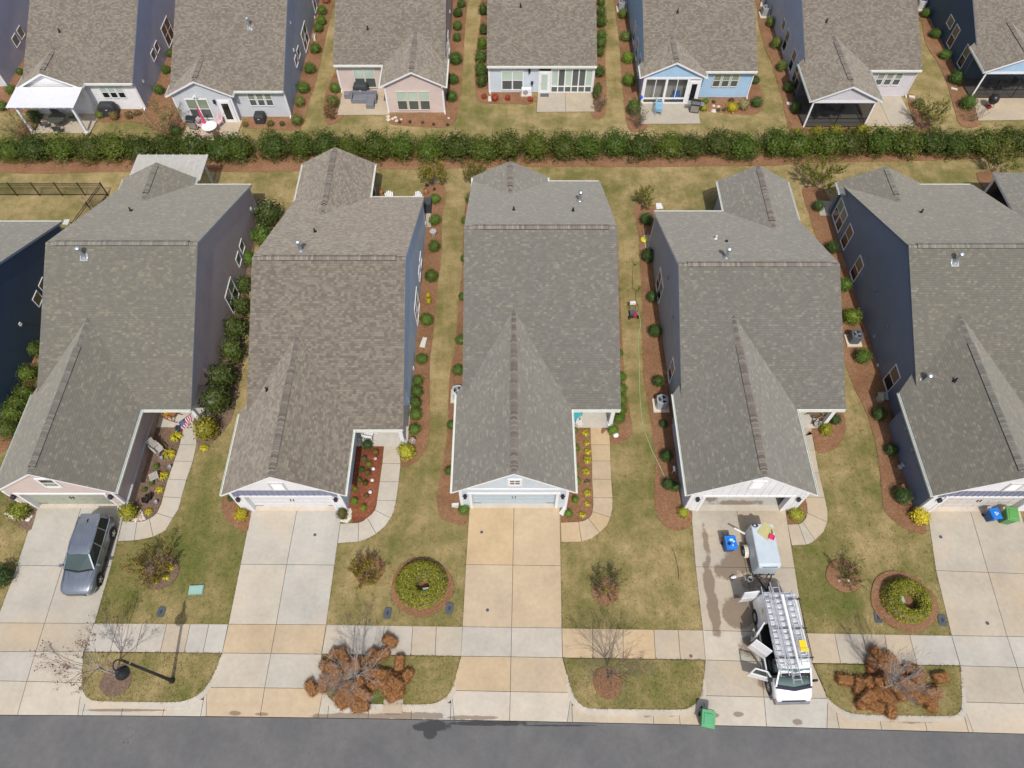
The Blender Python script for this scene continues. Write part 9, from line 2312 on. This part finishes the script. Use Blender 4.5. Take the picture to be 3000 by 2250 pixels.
UM = thing('parasol', 'closed pink parasol leaning at the white patio table', 'parasol', (-25.75, 49.9, 0.07)); m = MB(); m.tube([(0, 0, 0), (-0.12, 0.0, 2.3)], 0.02, 8); m.build('pole', CHW, UM); m = MB(); m.tube([(-0.05, 0, 0.75), (-0.06, 0, 1.0), (-0.09, 0, 1.6), (-0.12, 0, 2.25), (-0.125, 0, 2.4)], [0.14, 0.13, 0.10, 0.05, 0.01], 10); m.build('folded_canopy', flat('parasol_pink', (0.55, 0.06, 0.14, 1), 0.8), UM)
DKM = flat('dark_bronze', (0.06, 0.065, 0.055, 1), 0.5); DKS = flat('dark_sling', (0.07, 0.075, 0.07, 1), 0.8)
patio_set(('dark glass table under the white pergola', 'dark chairs under the pergola'), -38.5, 50.6, 0.7, DKM, mk_glass('dark_table_glass', (0.10, 0.13, 0.10, 1), 0.1), [(20, DKS, 'dark patio chair under the pergola on the house side'), (120, DKS, 'dark patio chair under the pergola by the wall'), (200, DKS, 'dark patio chair under the pergola on the far left'), (285, DKS, 'dark patio chair under the pergola on the lawn side')])
patio_set(('dark table inside the screened porch of the lilac house', 'chairs in the lilac screened porch'), 27.0, 51.6, 0.5, DKM, DKS, [(10, DKS, 'dark chair in the lilac screened porch, patio side'), (100, DKS, 'dark chair in the lilac screened porch, by the wall'), (190, DKS, 'dark chair in the lilac screened porch, bed side')])
patio_set(('dark table inside the top right screened porch', 'chairs in the top right screened porch'), 43.2, 55.2, 0.5, DKM, flat('striped_top', (0.35, 0.45, 0.45, 1)), [(20, DKS, 'dark chair in the top right screened porch, right side'), (170, DKS, 'dark chair in the top right screened porch, left side')])
p = thing('armchair', 'blue armchair inside the glazed room of the sky blue house', 'armchair', (14.3, 53.75, 0.06)); BLA = flat('armchair_blue', (0.03, 0.14, 0.4, 1), 0.8)
for nm, c, s in (('seat', (0, 0, 0.3), (0.6, 0.4, 0.3)), ('backrest', (0, 0.18, 0.6), (0.6, 0.12, 0.6)), ('arm', (-0.32, 0, 0.42), (0.1, 0.4, 0.3)), ('arm', (0.32, 0, 0.42), (0.1, 0.4, 0.3))):
    m = MB(); m.cbox(c, s); m.build(nm, BLA, p)

# ================================================================== grass that breaks the lawn edges and roughens the turf
import numpy as np
rg = np.random.default_rng(5)
for I in (H0, H1, H2, H3, H4, H5, H6):
    KEEP.append([(I['x0'], I['yf']), (I['x1'], I['yf']), (I['x1'], I['yr']), (I['x0'], I['yr'])])
    for w in I['wings']: KEEP.append([(w['a'], min(w['ye'], 30)), (w['b'], min(w['ye'], 30)), (w['b'], max(w['ye'], 30)), (w['a'], max(w['ye'], 30))])
def outside(P):
    ok = np.ones(len(P), bool)
    for poly in KEEP:
        q = np.array([(p[0], p[1]) for p in poly]); lo, hi = q.min(0) , q.max(0)
        idx = np.nonzero(ok & (P[:, 0] > lo[0]) & (P[:, 0] < hi[0]) & (P[:, 1] > lo[1]) & (P[:, 1] < hi[1]))[0]
        if not len(idx): continue
        x, y = P[idx, 0], P[idx, 1]; ins = np.zeros(len(idx), bool)
        for i in range(len(q)):
            (x1, y1), (x2, y2) = q[i - 1], q[i]
            c = (y1 > y) != (y2 > y)
            ins ^= c & (x < (x2 - x1) * (y - y1) / (y2 - y1 + 1e-12) + x1)
        ok[idx[ins]] = False
    return ok
pts = []
# turf in the front gardens and the strips between the houses
P = np.stack([rg.uniform(-31, 33, 70000), rg.uniform(8.6, 47, 70000)], 1)
P = P[P[:, 1] > np.interp(P[:, 0], XS, [yA(max(-45, min(45, x))) for x in XS])]
pts.append(P[outside(P)])
# fringes along every slab and bed edge
fr = []
for poly in KEEP[:-14]:
    n = len(poly)
    for i in range(n):
        a, b = np.array(poly[i - 1][:2]), np.array(poly[i][:2]); L = np.linalg.norm(b - a)
        if L < 0.05: continue
        k = int(L * 16); t = rg.random(k)[:, None]; d = (b - a) / L
        fr.append(a + (b - a) * t + np.array([d[1], -d[0]]) * rg.uniform(-0.07, 0.07, k)[:, None])
F_ = np.concatenate(fr); F_ = F_[(F_[:, 1] > np.interp(F_[:, 0], XS, [yA(max(-45, min(45, x))) for x in XS])) & (F_[:, 1] < 62)]
pts.append(F_[outside(F_)])
P = np.concatenate(pts)
def blades(P, z0, name, label):
    n = len(P); B = np.repeat(P, 3, 0); N = len(B)
    a = rg.uniform(0, 2 * np.pi, N); ln = rg.uniform(0.0, 0.06, N); h = rg.uniform(0.03, 0.085, N); w = rg.uniform(0.008, 0.02, N)
    B = B + rg.normal(0, 0.025, (N, 2))
    s = np.stack([-np.sin(a) * w, np.cos(a) * w], 1); tip = B + np.stack([np.cos(a) * ln, np.sin(a) * ln], 1)
    V = np.empty((N * 3, 3)); V[0::3, :2] = B - s; V[1::3, :2] = B + s; V[2::3, :2] = tip; V[0::3, 2] = z0; V[1::3, 2] = z0; V[2::3, 2] = z0 + h
    me = bpy.data.meshes.new(name); me.vertices.add(N * 3); me.vertices.foreach_set('co', V.ravel()); me.loops.add(N * 3); me.loops.foreach_set('vertex_index', np.arange(N * 3, dtype=np.int32)); me.polygons.add(N); me.polygons.foreach_set('loop_start', np.arange(0, N * 3, 3, dtype=np.int32)); me.polygons.foreach_set('loop_total', np.full(N, 3, np.int32)); me.update(); me.validate()
    me.materials.append(LAWN); o = bpy.data.objects.new(name, me); COL.objects.link(o); tag(o, label, 'grass', kind='stuff')
blades(P, 0.0, 'grass', 'short turf blades over the lawns and along their edges')
isl = []
for k, (t, pl) in enumerate(ISL):
    q = np.array([tuple(G(*t(*p)))[:2] for p in pl]); n = len(q)
    Q = np.stack([rg.uniform(q[:, 0].min(), q[:, 0].max(), 900), rg.uniform(q[:, 1].min(), q[:, 1].max(), 900)], 1)
    KK = KEEP; KEEP = [list(map(tuple, q))]; Q = Q[~outside(Q)]; KEEP = KK
    e = []
    for i in range(n):
        a, b = q[i - 1], q[i]; L = np.linalg.norm(b - a); m_ = int(L * 16); e.append(a + (b - a) * rg.random(m_)[:, None] + rg.normal(0, 0.02, (m_, 2)))
    isl.append(np.concatenate([Q] + e))
blades(np.concatenate(isl), 0.035, 'grass', 'short turf blades on the four verge islands')
